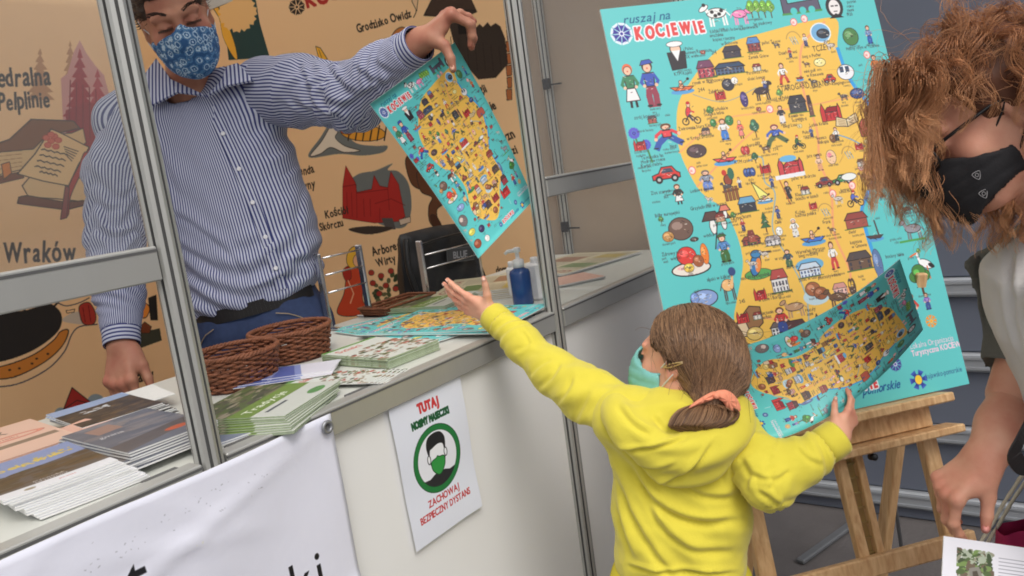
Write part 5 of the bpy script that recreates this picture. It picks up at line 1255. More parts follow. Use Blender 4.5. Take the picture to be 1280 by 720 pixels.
def bag():
    cx, cy = 2.05, 1.80
    t = thing('black_bag', 'black nylon shoulder bag with a BLUE patch behind the wire rack', 'bag', (cx, cy, ZC - .1))
    v, f = [], []; nx, nz = 22, 16; r = np.random.default_rng(5)
    W, H, D = .40, .265, .055
    def sh(s, q, side):
        x = (s - .5) * W * (1 - .10 * q ** 2) ; e = max(0.0, 1 - (2 * s - 1) ** 12) * max(0, 1 - (2 * q - 1) ** 12)
        d = D * e ** .5 * (1 - .35 * q)
        z = ZC - .06 + q * H + .008 * math.sin(s * 3.1) * q - .012 * q * s
        d += .006 * math.sin(9 * s + 4 * q) * e + .004 * math.sin(23 * s - 12 * q) * e
        return (cx + x, cy + side * d, z)
    for side in (-1, 1):
        b = len(v)
        for j in range(nz + 1):
            for i in range(nx + 1): v.append(sh(i / nx, j / nz, side))
        L = nx + 1
        q_ = [(b + j * L + i, b + j * L + i + 1, b + (j + 1) * L + i + 1, b + (j + 1) * L + i) for j in range(nz) for i in range(nx)]
        f += q_ if side < 0 else [k[::-1] for k in q_]
    mesh_obj('body', v, f, [M_BAG], t, True)
    m = MB(); m.tube(smooth([(cx - .19, cy - .035, ZC + .19), (cx - .215, cy - .05, ZC + .10), (cx - .20, cy - .06, ZC + .0), (cx - .17, cy - .06, ZC - .05)], closed=False), .010, 6); m.build('strap', [M_BAG], t, True)
    m = MB(); m.tube(smooth([(cx - .15, cy - .06, ZC + .165), (cx, cy - .066, ZC + .172), (cx + .16, cy - .058, ZC + .165)], closed=False), .004, 6); m.build('zip', [M_BLACKPL], t, True)
    c = Canvas(240, 90, (52, 54, 58)); c.text('BLUE', 120, 66, 44, (134, 136, 142), center=True, bold=3, xs=.95); c.line([(4, 4), (236, 4), (236, 86), (4, 86), (4, 4)], 4, (86, 88, 92))
    pm = mat_print('patch_print', c.image('bag_patch'), rough=.6)
    tl, tr, br, bl = [on_axis(x, y, 1, cy - .0665) for x, y in ((558, 311), (592, 307), (593, 325), (559, 329))]
    m = MB(); m.add([bl, br, tr, tl], [(0, 1, 2, 3)], 0, [(0, 0), (1, 0), (1, 1), (0, 1)]); bk = [p + np.array([0, .004, 0]) for p in (bl, br, tr, tl)]
    m.add([bl, br, tr, tl] + bk, [(0, 4, 5, 1), (1, 5, 6, 2), (2, 6, 7, 3), (3, 7, 4, 0)], 1); m.build('patch', [pm, M_BAG], t, uv=True)
    # a small stand carries the bag at the counter's back edge
    s = thing('side_table', 'small dark stand behind the counter under the black bag', 'table', (cx, cy + .1, 0))
    m = MB(); m.box((cx, cy + .06, ZC - .075), (.5, .22, .025), bev=.004); m.build('tabletop', [M_BLACKPL], s)
    for sx in (-1, 1):
        for sy in (-1, 1):
            m = MB(); m.bar((cx + sx * .22, cy + .06 + sy * .085, ZC - .09), (cx + sx * .22, cy + .06 + sy * .085, 0), .025, .025, up=(0, 1, 0)); m.build('leg', [M_BLACKPL], s)
bag()
def pump_bottle():
    x, y = on_axis(655, 381, 2, ZC)[:2]
    t = thing('sanitizer_bottle', 'blue sanitizer bottle with white pump standing by the aluminium post', 'bottle', (x, y, ZC))
    m = MB(); m.lathe([(0, 0), (.026, 0), (.0285, .004), (.0285, .088), (.026, .096), (.014, .103), (.013, .106), (0, .106)], (x, y, ZC), n=24)
    bm_ = mat('blue_liquid_bottle', (34, 70, 128), rough=.22, var=.08, spec=.6); m.build('bottle', [bm_], t, True)
    W = mat('white_plastic', (232, 233, 236), rough=.35, var=.02, spec=.5)
    m = MB(); m.lathe([(0, 0), (.0155, 0), (.0155, .020), (.012, .022), (.006, .024), (.005, .040), (.010, .042), (.011, .052), (.006, .055), (0, .055)], (x, y, ZC + .104), n=18)
    m.build('pump', [W], t, True)
    d = unit([-.57, .5, 0]); p = np.array([x, y, ZC + .151]); m = MB(); m.tube([p, p + d * .026, p + d * .034 + [0, 0, -.006]], [.0058, .005, .004], 8); m.build('spout', [W], t, True)
    for (px, py, w, d_, h, lab) in ((674, 374, .042, .042, .105, 'white plastic canister right of the blue sanitizer bottle'), (645, 371, .030, .034, .090, 'white plastic canister left behind the blue sanitizer bottle')):
        cx, cy = on_axis(px, py, 2, ZC)[:2]; cy = max(cy, 1.16)
        k = thing('plastic_canister', lab, 'canister', (cx, cy, ZC))
        m = MB(); m.box((cx, cy, ZC + h / 2), (w, d_, h), bev=.007); m.build('body', [W], k)
        m = MB(); m.lathe([(0, 0), (.009, 0), (.011, .002), (.011, .014), (.009, .016), (0, .016)], (cx, cy, ZC + h - .001), n=16); m.build('cap', [W], k, True)
pump_bottle()
# ---------------------------------------------------------------- smooth bodies: signed-distance modelling and meshing
class Sdf:
    def __init__(s, lo, hi, h):
        s.lo = np.asarray(lo, float); s.h = h
        s.n = np.ceil((np.asarray(hi, float) - s.lo) / h).astype(int) + 1
        s.d = np.full(s.n, .3, dtype=np.float32)
        s.ax = [(s.lo[i] + h * np.arange(s.n[i])).astype(np.float32) for i in range(3)]
    def reg(s, lo, hi):
        sl = []
        for i in range(3):
            a = int(np.clip(np.floor((lo[i] - s.lo[i]) / s.h), 0, s.n[i])); b = int(np.clip(np.ceil((hi[i] - s.lo[i]) / s.h) + 1, 0, s.n[i]))
            if b <= a: return None, None
            sl.append(slice(a, b))
        X, Y, Z = np.meshgrid(s.ax[0][sl[0]], s.ax[1][sl[1]], s.ax[2][sl[2]], indexing='ij', sparse=True)
        return tuple(sl), (X, Y, Z)
    def put(s, fn, lo, hi, k=0.0, op='u'):
        pad = k + 3 * s.h
        sl, P = s.reg(np.asarray(lo) - pad, np.asarray(hi) + pad)
        if sl is None: return
        b = fn(*P); a = s.d[sl]
        if op == 'u': s.d[sl] = (np.minimum(a, b) - (np.maximum(k - np.abs(a - b), 0) ** 2 / (4 * k) if k > 0 else 0))
        elif op == 's':
            b = -b; s.d[sl] = (np.maximum(a, b) + (np.maximum(k - np.abs(a - b), 0) ** 2 / (4 * k) if k > 0 else 0))
    def cone(s, a, b, ra, rb, k=.01, op='u'):
        a, b = np.asarray(a, float), np.asarray(b, float); r = max(ra, rb)
        ba = b - a; L2 = max(float(ba @ ba), 1e-10)
        def fn(X, Y, Z):
            x, y, z = X - a[0], Y - a[1], Z - a[2]
            t = np.clip((x * ba[0] + y * ba[1] + z * ba[2]) / L2, 0, 1)
            return np.sqrt((x - ba[0] * t) ** 2 + (y - ba[1] * t) ** 2 + (z - ba[2] * t) ** 2) - (ra + (rb - ra) * t)
        s.put(fn, np.minimum(a, b) - r, np.maximum(a, b) + r, k, op)
    def chain(s, pts, rad, k=.01, op='u'):
        for i in range(len(pts) - 1): s.cone(pts[i], pts[i + 1], rad[i], rad[i + 1], k, op)
    def ell(s, c, r, M=None, k=.01, op='u'):
        c = np.asarray(c, float); r = np.asarray(r, float); M = np.eye(3) if M is None else np.asarray(M, float)   # rows = axes
        ext = np.sqrt(((M * r[:, None]) ** 2).sum(0)) if True else r.max()
        def fn(X, Y, Z):
            x, y, z = X - c[0], Y - c[1], Z - c[2]
            q = [x * M[i][0] + y * M[i][1] + z * M[i][2] for i in range(3)]
            k0 = np.sqrt(sum((q[i] / r[i]) ** 2 for i in range(3))); k1 = np.sqrt(sum((q[i] / r[i] ** 2) ** 2 for i in range(3))) + 1e-6
            return k0 * (k0 - 1) / k1
        s.put(fn, c - ext, c + ext, k, op)
    def loft(s, pts, A, B, ax, fw, k=.02, p=2.4):
        """sections with half widths A (along ax) and half depths B (along fw) up a spine"""
        pts = np.asarray(pts, float); up = unit(pts[-1] - pts[0]); ax = unit(ax - up * np.dot(ax, up)); fw = unit(fw - up * np.dot(fw, up) - ax * np.dot(fw, ax))
        T = (pts - pts[0]) @ up; A, B = np.asarray(A, float), np.asarray(B, float)
        off_a = (pts - pts[0]) @ ax; off_f = (pts - pts[0]) @ fw; p0 = pts[0]
        r = max(A.max(), B.max())
        def fn(X, Y, Z):
            x, y, z = X - p0[0], Y - p0[1], Z - p0[2]
            t = x * up[0] + y * up[1] + z * up[2]
            u = x * ax[0] + y * ax[1] + z * ax[2] - np.interp(t, T, off_a); w = x * fw[0] + y * fw[1] + z * fw[2] - np.interp(t, T, off_f)
            a = np.interp(t, T, A); b = np.interp(t, T, B)
            e = (np.abs(u / a) ** p + np.abs(w / b) ** p) ** (1 / p)
            d = (e - 1) * np.minimum(a, b)
            c = np.maximum(-t, t - T[-1])
            return (np.maximum(d, c) + np.maximum(.02 - np.abs(d - c), 0) ** 2 / .08).astype(np.float32)
        s.put(fn, pts.min(0) - r, pts.max(0) + r, k)
    def mesh(s, it=1):
        d = s.d; ins = d < 0; n = np.array(d.shape)
        c = np.zeros(n - 1, dtype=np.uint8)
        for i in (0, 1):
            for j in (0, 1):
                for k in (0, 1): c += ins[i:n[0] - 1 + i, j:n[1] - 1 + j, k:n[2] - 1 + k]
        idx = np.argwhere((c > 0) & (c < 8))
        ids = np.full(n - 1, -1, dtype=np.int64); ids[tuple(idx.T)] = np.arange(len(idx))
        acc = np.zeros((len(idx), 3)); cnt = np.zeros(len(idx))
        cor = np.array([[i, j, k] for i in (0, 1) for j in (0, 1) for k in (0, 1)])
        V = [d[tuple((idx + o).T)] for o in cor]
        for a in range(8):
            for b in range(a + 1, 8):
                if np.abs(cor[a] - cor[b]).sum() != 1: continue
                m = (V[a] < 0) != (V[b] < 0)
                t = V[a][m] / (V[a][m] - V[b][m])
                acc[m] += cor[a] + t[:, None] * (cor[b] - cor[a]); cnt[m] += 1
        v = (idx + acc / cnt[:, None]) * s.h + s.lo
        F = []
        for ax in range(3):
            o1, o2 = (ax + 1) % 3, (ax + 2) % 3
            lo = [slice(1, -1)] * 3; lo[ax] = slice(0, -1); hi = [slice(1, -1)] * 3; hi[ax] = slice(1, None)
            A, B = ins[tuple(lo)], ins[tuple(hi)]
            e = np.argwhere(A != B); off = np.ones(3, int); off[ax] = 0; e = e + off
            flip = ins[tuple(e.T)]
            def cid(d1, d2):
                q = e.copy(); q[:, o1] -= d1; q[:, o2] -= d2; return ids[tuple(q.T)]
            q = np.stack([cid(1, 1), cid(0, 1), cid(0, 0), cid(1, 0)], 1)
            q[~flip] = q[~flip][:, ::-1]
            F.append(q[(q >= 0).all(1)])
        F = np.concatenate(F)
        for _ in range(it): v = relax(v, F, .5)
        return v, F
def relax(v, F, w=.5):
    s = np.zeros_like(v); c = np.zeros(len(v))
    for a, b in ((0, 1), (1, 2), (2, 3), (3, 0)):
        for x, y in ((a, b), (b, a)):
            for k in range(3): s[:, k] += np.bincount(F[:, x], v[F[:, y], k], len(v))
            c += np.bincount(F[:, x], minlength=len(v))
    return v * (1 - w) + w * s / np.maximum(c, 1)[:, None]
def vnormals(v, F):
    n = np.cross(v[F[:, 2]] - v[F[:, 0]], v[F[:, 3]] - v[F[:, 1]])
    o = np.zeros_like(v)
    for c in range(4):
        for k in range(3): o[:, k] += np.bincount(F[:, c], n[:, k], len(v))
    return o / (np.linalg.norm(o, axis=1)[:, None] + 1e-12)
def wave_noise(p, f, seed, octs=3):
    """smooth pseudo-noise from summed sines, about -1..1"""
    r = np.random.default_rng(seed); o = np.zeros(len(p)); amp = 1.0; tot = 0
    for k in range(octs):
        for _ in range(4):
            d = unit(r.normal(size=3)); o += amp * np.sin(p @ d * f * r.uniform(.7, 1.4) + r.uniform(0, 6.28) + 1.5 * np.sin(p @ unit(r.normal(size=3)) * f * .6))
        tot += amp * 2.2; amp *= .5; f *= 2
    return o / tot
def body_obj(name, v, F, m, parent, attr=None, smooth_=True):
    o = mesh_obj(name, v, F, m, parent, smooth_)
    for k, a in (attr or {}).items():
        at_ = o.data.attributes.new(k, 'FLOAT', 'POINT'); at_.data.foreach_set('value', np.asarray(a, dtype=np.float32))
    return o
def join(*parts):
    v, F, n = [], [], 0
    for a, b in parts: v.append(a); F.append(np.asarray(b) + n); n += len(a)
    return np.concatenate(v), np.concatenate(F)
def pix(v):
    c = (np.asarray(v) - CAM) @ RW
    return np.stack([PW / 2 + 993.0 * c[:, 0] / c[:, 2], PH / 2 + 993.0 * c[:, 1] / c[:, 2]], 1), c[:, 2]
def creases(v, nn, lines):
    """cloth folds: each line is (points, width, depth); a sharp valley with a soft ridge on its upper side"""
    p, dep = pix(v); face = np.clip(((CAM - v) * nn).sum(1) / np.linalg.norm(CAM - v, axis=1) * 2.5, 0, 1)
    out = np.zeros(len(v))
    for pts, w, am in lines:
        q = smooth(pts, 5, False); best = np.full(len(v), 1e9); sg = np.zeros(len(v)); tt = np.zeros(len(v))
        for i in range(len(q) - 1):
            d = q[i + 1] - q[i]; l = np.hypot(*d) + 1e-9; d = d / l; x = p - q[i]; t = np.clip(x @ d, 0, l); r = x - t[:, None] * d; dist = np.hypot(r[:, 0], r[:, 1]); m = dist < best
            best[m] = dist[m]; sg[m] = np.sign(d[0] * x[m, 1] - d[1] * x[m, 0]); tt[m] = (i + t[m] / l) / (len(q) - 1)
        s = best * sg; fade = np.clip(np.sin(np.pi * np.clip(tt, .02, .98)) * 1.6, 0, 1)
        out += am * fade * (-np.exp(-(s / w) ** 2) + .75 * np.exp(-((s + 1.7 * w) / (1.2 * w)) ** 2))
    return out * face
def frame(fwd, up):
    f = unit(fwd); u = np.asarray(up, float); u = unit(u - f * np.dot(u, f)); return np.stack([np.cross(f, u), f, u])      # rows: own right(-x is own left), forward, up
def cam_dir(x, y, z):
    """a direction given as seen by the lens: right, down, away"""
    return RW @ np.array([x, y, z], float)
def strands(name, P, rad, m, parent, sides=4, kind=None):
    """P: (N strands, M points, 3) swept as thin tapered tubes, one mesh"""
    P = np.asarray(P, float); N, M = P.shape[:2]
    t = np.gradient(P, axis=1); t /= np.linalg.norm(t, axis=2)[..., None] + 1e-12
    ref = np.array([.31, .52, .79]); u = ref - t * (t @ ref)[..., None]; u /= np.linalg.norm(u, axis=2)[..., None] + 1e-12; w = np.cross(t, u)
    r = np.broadcast_to(np.asarray(rad, float), (N, M))[..., None]
    rings = [P + r * (math.cos(2 * math.pi * k / sides) * u + math.sin(2 * math.pi * k / sides) * w) for k in range(sides)]
    V = np.stack(rings, 2).reshape(-1, 3)
    base = (np.arange(N)[:, None] * M + np.arange(M - 1)[None]) * sides
    F = np.concatenate([np.stack([base + k, base + (k + 1) % sides, base + sides + (k + 1) % sides, base + sides + k], -1).reshape(-1, 4) for k in range(sides)])
    o = mesh_obj(name, V, F, m, parent, True)
    a = o.data.attributes.new('strand', 'FLOAT', 'POINT'); a.data.foreach_set('value', np.repeat(np.random.default_rng(1).random(N), M * sides).astype(np.float32))
    a = o.data.attributes.new('along', 'FLOAT', 'POINT'); a.data.foreach_set('value', np.tile(np.repeat(np.linspace(0, 1, M), sides), N).astype(np.float32))
    if kind: o['kind'] = kind
    return o
def hair_mat(name, c0, c1, tip=None, rough=.45):
    m = bpy.data.materials.new(name); m.use_nodes = True
    nt = m.node_tree; p = nt.nodes["Principled BSDF"]
    a = nt.nodes.new("ShaderNodeAttribute"); a.attribute_name = 'strand'
    rp = nt.nodes.new("ShaderNodeValToRGB"); rp.color_ramp.elements[0].color = (*lin(c0), 1); rp.color_ramp.elements[1].color = (*lin(c1), 1)
    nt.links.new(a.outputs["Fac"], rp.inputs[0])
    out = rp.outputs[0]
    if tip is not None:
        b = nt.nodes.new("ShaderNodeAttribute"); b.attribute_name = 'along'
        mx = nt.nodes.new("ShaderNodeMix"); mx.data_type = 'RGBA'; mx.inputs[7].default_value = (*lin(tip), 1)
        pw = nt.nodes.new("ShaderNodeMath"); pw.operation = 'MULTIPLY'; pw.inputs[1].default_value = .7
        nt.links.new(b.outputs["Fac"], pw.inputs[0]); nt.links.new(pw.outputs[0], mx.inputs[0]); nt.links.new(out, mx.inputs[6]); out = mx.outputs[2]
    nt.links.new(out, p.inputs["Base Color"])
    p.inputs["Roughness"].default_value = rough; p.inputs["Specular IOR Level"].default_value = .35
    return m
def skin_mat(name, col, red=(196, 120, 100)):
    m = bpy.data.materials.new(name); m.use_nodes = True
    nt = m.node_tree; p = nt.nodes["Principled BSDF"]
    tc = nt.nodes.new("ShaderNodeTexCoord"); n1 = nt.nodes.new("ShaderNodeTexNoise"); n1.inputs["Scale"].default_value = 22; n1.inputs["Detail"].default_value = 5
    n2 = nt.nodes.new("ShaderNodeTexNoise"); n2.inputs["Scale"].default_value = 420; n2.inputs["Detail"].default_value = 3
    mx = nt.nodes.new("ShaderNodeMix"); mx.data_type = 'RGBA'; mx.inputs[6].default_value = (*lin(col), 1); mx.inputs[7].default_value = (*lin(red), 1)
    rp = nt.nodes.new("ShaderNodeMapRange"); rp.inputs[1].default_value = .38; rp.inputs[2].default_value = .72; rp.inputs[4].default_value = .75
    nt.links.new(tc.outputs["Object"], n1.inputs[0]); nt.links.new(tc.outputs["Object"], n2.inputs[0]); nt.links.new(n1.outputs[0], rp.inputs[0]); nt.links.new(rp.outputs[0], mx.inputs[0])
    a = nt.nodes.new("ShaderNodeAttribute"); a.attribute_name = 'flush'
    m2 = nt.nodes.new("ShaderNodeMix"); m2.data_type = 'RGBA'; m2.inputs[7].default_value = (*lin((176, 84, 74)), 1)
    nt.links.new(a.outputs["Fac"], m2.inputs[0]); nt.links.new(mx.outputs[2], m2.inputs[6]); nt.links.new(m2.outputs[2], p.inputs["Base Color"])
    bp = nt.nodes.new("ShaderNodeBump"); bp.inputs["Strength"].default_value = .12; bp.inputs["Distance"].default_value = .002
    nt.links.new(n2.outputs[0], bp.inputs["Height"]); nt.links.new(bp.outputs[0], p.inputs["Normal"])
    p.inputs["Roughness"].default_value = .52; p.inputs["Specular IOR Level"].default_value = .35
    p.inputs["Subsurface Weight"].default_value = .12; p.inputs["Subsurface Radius"].default_value = (.012, .005, .003); p.inputs["Subsurface Scale"].default_value = .6
    return m

# finger lengths (three bones each) and radii for an adult hand of 0.19 m, index..little
FING = [(.045, .026, .020), (.050, .030, .021), (.046, .028, .020), (.036, .021, .018)]
def hand(S_, wrist, d, n, thumb, size=1.0, curl=((.2, .3, .2),) * 4, spread=(.12, .02, -.08, -.2), thumb_pose=(.75, .35, .3, .2), k=.006, wr=.026, thumb_dirs=None):
    """S_: Sdf; d = towards the fingertips, n = out of the palm, thumb = side of the thumb; returns fingertip points"""
    d = unit(d); n = np.asarray(n, float); n = unit(n - d * np.dot(n, d)); s = np.asarray(thumb, float); s = unit(s - d * np.dot(s, d) - n * np.dot(s, n))
    w = np.asarray(wrist, float); z = size
    tips = []; hand.nails = []
    kn = [w + (d * .092 + s * .031) * z, w + (d * .096 + s * .010) * z, w + (d * .092 - s * .011) * z, w + (d * .083 - s * .030) * z]
    hand.kn = getattr(hand, 'kn', []) + [q - n * .010 * z for q in kn]
    S_.cone(w - d * .03 * z, w + d * .012 * z, wr * z, .025 * z, .02 * z)
    # the palm: four metacarpals and the pads
    for i in range(4):
        a = w + (d * .012 + s * (.016 - .0105 * i)) * z
        S_.cone(a - n * .002 * z, kn[i] - n * .001 * z, .0150 * z, .0112 * z, .012 * z)
    S_.ell(w + (d * .045 + s * .026 + n * .010) * z, np.array([.018, .032, .014]) * z, np.stack([s, d, n]), .012 * z)
    S_.ell(w + (d * .045 - s * .022 + n * .009) * z, np.array([.015, .036, .013]) * z, np.stack([s, d, n]), .012 * z)
    for i in range(4):
        p = kn[i]; a = 0.0; sp = spread[i]
        dirp = d * math.cos(sp) + s * math.sin(sp)
        rr = [.0100, .0090, .0082, .0066]
        if i == 3: rr = [q * .86 for q in rr]
        S_.cone(p - n * .002 * z, p + n * .002 * z, .0112 * z, .0105 * z, .008 * z)
        for j in range(3):
            a += curl[i][j]
            q = p + (dirp * math.cos(a) + n * math.sin(a)) * FING[i][j] * z
            S_.cone(p, q, rr[j] * z, rr[j + 1] * z, .004 * z if j else .008 * z)
            if j < 2: S_.cone(q - n * .0005 * z, q + (n * .0005) * z, rr[j + 1] * 1.06 * z, rr[j + 1] * 1.06 * z, .004 * z)
            p = q
        dl = dirp * math.cos(a) + n * math.sin(a); dn = -(n * math.cos(a) - dirp * math.sin(a)); hand.nails.append((p - dl * .003 * z + dn * rr[3] * z * .90, dl, dn, .0052 * z * (.85 if i == 3 else 1)))
        tips.append(p)
    o, e, c1, c2 = thumb_pose                         # out from the palm side, towards the palm normal, bends
    b0 = w + (d * .022 + s * .026 + n * .006) * z
    dt = unit(d * math.cos(o) + s * math.sin(o) + n * e)
    b1 = b0 + dt * .040 * z
    ax = d
    d2 = unit(dt + (d * .8 - s * .5 + n * .2) * c1); b2 = b1 + d2 * .032 * z
    d3 = unit(d2 + (d * .8 - s * .6 + n * .2) * c2)
    if thumb_dirs is not None:
        dt, d2, d3 = [unit(q) for q in thumb_dirs]; b1 = b0 + dt * .040 * z; b2 = b1 + d2 * .032 * z
    b3 = b2 + d3 * .024 * z
    S_.cone(b0, b1, .0165 * z, .0122 * z, .014 * z); S_.cone(b1, b2, .0118 * z, .0100 * z, .006 * z); S_.cone(b2, b3, .0102 * z, .0075 * z, .004 * z)
    dn = CAM - b3; dn = unit(dn - d3 * np.dot(dn, d3)); dn = unit(dn * .7 - n * .4 + s * .3); dn = unit(dn - d3 * np.dot(dn, d3)); hand.nails.append((b3 - d3 * .003 * z + dn * .0070 * z, d3, dn, .0062 * z))
    tips.append(b3)
    return tips
def nails(name, tips_dirs, m, parent):
    mb = MB()
    for (p, d, n, r) in tips_dirs: mb.lathe([(0, 0), (r * .8, 0), (r, .0006), (0, .0009)], p, np.stack([np.cross(d, n), d * 1.3, n]), 10)
    return mb.build(name, [m], parent, True)

def head_sdf(S_, c, M, z=1.0, nose=1.0, jaw=1.0, lids=True, k=.02):
    """c: middle of the head, M rows: own right, forward, up"""
    c = np.asarray(c, float); L = lambda x, y, q: c + (np.array([x, y, q]) * z) @ M
    S_.ell(L(0, -.012, .042), np.array([.077, .098, .080]) * z, M, k)
    S_.ell(L(0, -.030, .030), np.array([.073, .080, .075]) * z, M, k)
    S_.ell(L(0, .030, -.020), np.array([.066, .068, .080]) * z, M, .03 * z)
    S_.ell(L(0, .052, -.062), np.array([.048 * jaw, .044, .046]) * z, M, .03 * z)
    S_.ell(L(0, .078, -.094), np.array([.023 * jaw, .018, .017]) * z, M, .02 * z)
    for s in (-1, 1):
        S_.cone(L(s * .060, -.005, -.045), L(s * .030, .066, -.094), .018 * z, .014 * z, .03 * z)        # jaw line
        S_.ell(L(s * .046, .062, -.022), np.array([.020, .018, .018]) * z, M, .02 * z)                     # cheek
        S_.ell(L(s * .032, .101, .014), np.array([.021, .016, .014]) * z, M, .014 * z, 's')               # socket
        S_.cone(L(s * .012, .091, .032), L(s * .050, .078, .030), .0085 * z, .007 * z, .014 * z)           # brow
        S_.ell(L(s * .032, .0790, .013), np.array([.0150, .0135, .0130]) * z, M, .003 * z)                 # eyeball under the lid
        if lids:
            S_.cone(L(s * .018, .0895, .0105), L(s * .032, .0935, .0075), .0026 * z, .0028 * z, .003 * z); S_.cone(L(s * .032, .0935, .0075), L(s * .046, .0860, .0100), .0028 * z, .0024 * z, .003 * z)
        # ear
        S_.ell(L(s * .077, -.012, .004), np.array([.008, .019, .031]) * z, M, .006 * z); S_.ell(L(s * .085, -.010, .006), np.array([.006, .011, .019]) * z, M, .004 * z, 's'); S_.ell(L(s * .077, -.004, -.022), np.array([.007, .009, .010]) * z, M, .004 * z)
    S_.cone(L(0, .090, .026), L(0, .108 * nose, -.022), .0085 * z, .0115 * z, .010 * z); S_.ell(L(0, .113 * nose, -.025), np.array([.0125, .012, .0105]) * z, M, .006 * z)
    for s in (-1, 1): S_.ell(L(s * .012, .100, -.028), np.array([.0085, .010, .008]) * z, M, .005 * z)
    S_.ell(L(0, .092, -.052), np.array([.022, .010, .006]) * z, M, .004 * z); S_.ell(L(0, .089, -.062), np.array([.020, .011, .0075]) * z, M, .004 * z)
    return L
def mask_obj(name, c, M, z, m, parent, top=.004, bot=-.118, droop=0.0, side=.062, back=.028, off=.006, nose=1.0, h=.0035, flare=1.0, loops=None, loopm=None):
    """a cloth mask: the lower face, smoothed and let out a little, cut along its hems"""
    c = np.asarray(c, float); L = lambda x, y, q: c + (np.array([x, y, q]) * z) @ M
    S_ = Sdf(c - .16 * z, c + .16 * z, h)
    S_.ell(L(0, .030, -.026), np.array([.070, .070, .080]) * z + off, M, .01)
    S_.ell(L(0, .056, -.060), np.array([.052, .050, .052]) * z + off, M, .04)
    S_.cone(L(0, .090, .018), L(0, .110 * nose, -.028), .010 * z + off, .017 * z + off, .05)
    S_.ell(L(0, .088, -.085), np.array([.03, .022, .026]) * z + off, M, .05)
    sl, (X, Y, Z) = S_.reg(S_.lo, S_.lo + S_.n * h)
    x, y, q = X - c[0], Y - c[1], Z - c[2]
    lx, ly, lz = [x * M[i][0] + y * M[i][1] + q * M[i][2] for i in range(3)]
    lx, ly, lz = lx / z, ly / z, lz / z
    hem_t = lz - (top - .020 * np.abs(lx / .06) ** 1.6 + .012 * np.exp(-(lx / .014) ** 2) - droop * np.maximum(.095 - ly, 0)); hem_b = (bot + .030 * np.abs(lx / .06) ** 1.5) - lz
    side_ = (back + .0) - ly
    cut = np.maximum(np.maximum(hem_t, hem_b), side_) * z
    inner = -(S_.d + .0075)
    S_.d = np.maximum(np.maximum(S_.d, cut), inner).astype(np.float32)
    v, F = S_.mesh(1)
    nrm = vnormals(v, F); lv = (v - c) @ M.T / z
    pl = sum(np.exp(-((lv[:, 2] + .045 + .022 * j + .1 * lv[:, 0] ** 2) / .004) ** 2) for j in (-1, 0, 1))
    v = v + nrm * (.0012 * wave_noise(lv, 60, 3) - .0012 * pl)[:, None]
    o = body_obj(name, v, F, m, parent)
    mb = MB()
    for s in (-1, 1):
        mb = MB()
        up_, lo_ = L(s * .066, back + .004, -.012), L(s * .066, back + .004, -.062)
        mb.tube(smooth([up_, (up_ + L(s * .082, -.012, .022)) / 2 + M[0] * s * .004 * z, L(s * .082, -.012, .022), L(s * .077, -.029, .006), L(s * .082, -.012, -.018), (lo_ + L(s * .082, -.012, -.018)) / 2 + M[0] * s * .004 * z, lo_], closed=False), .0016, 5)
        mb.build('ear_loop', [loopm or m], o, True)
    return o
# ---------------------------------------------------------------- the man behind the counter
def shirt_mat(name, c_dark, c_light, pitch=.0102):
    m = bpy.data.materials.new(name); m.use_nodes = True
    nt = m.node_tree; p = nt.nodes["Principled BSDF"]
    a = nt.nodes.new("ShaderNodeAttribute"); a.attribute_name = 'stripe'
    mu = nt.nodes.new("ShaderNodeMath"); mu.operation = 'MULTIPLY'; mu.inputs[1].default_value = 2 * math.pi / pitch
    si = nt.nodes.new("ShaderNodeMath"); si.operation = 'SINE'
    rp = nt.nodes.new("ShaderNodeMapRange"); rp.inputs[1].default_value = -.35; rp.inputs[2].default_value = .15
    mx = nt.nodes.new("ShaderNodeMix"); mx.data_type = 'RGBA'; mx.inputs[6].default_value = (*lin(c_dark), 1); mx.inputs[7].default_value = (*lin(c_light), 1)
    nt.links.new(a.outputs["Fac"], mu.inputs[0]); nt.links.new(mu.outputs[0], si.inputs[0]); nt.links.new(si.outputs[0], rp.inputs[0]); nt.links.new(rp.outputs[0], mx.inputs[0]); nt.links.new(mx.outputs[2], p.inputs["Base Color"])
    p.inputs["Roughness"].default_value = .8; p.inputs["Specular IOR Level"].default_value = .2
    tc = nt.nodes.new("ShaderNodeTexCoord"); no = nt.nodes.new("ShaderNodeTexNoise"); no.inputs["Scale"].default_value = 38; no.inputs["Detail"].default_value = 4
    bp = nt.nodes.new("ShaderNodeBump"); bp.inputs["Strength"].default_value = .25; bp.inputs["Distance"].default_value = .006
    nt.links.new(tc.outputs["Object"], no.inputs[0]); nt.links.new(no.outputs[0], bp.inputs["Height"]); nt.links.new(bp.outputs[0], p.inputs["Normal"])
    return m
def arm_stripe(v, pts):
    """distance round the limb, for stripes that run along it"""
    pts = np.asarray(pts, float); best = np.full(len(v), 1e9); out = np.zeros(len(v)); T = np.zeros(len(v)); acc = 0
    ref = None
    for i in range(len(pts) - 1):
        d = pts[i + 1] - pts[i]; l = np.linalg.norm(d); d /= l
        if ref is None: ref = unit(np.cross(d, RW[:, 2]) )
        ref = unit(ref - d * np.dot(ref, d)); w = np.cross(d, ref)
        x = v - pts[i]; t = np.clip(x @ d / l, 0, 1); q = x - t[:, None] * d * l; dist = np.linalg.norm(q, axis=1)
        m = dist < best; best[m] = dist[m]
        a = np.arctan2(q @ w, q @ ref)
        out[m] = (a * .105)[m]; T[m] = (acc + t * l)[m]; acc += l
    return out, T
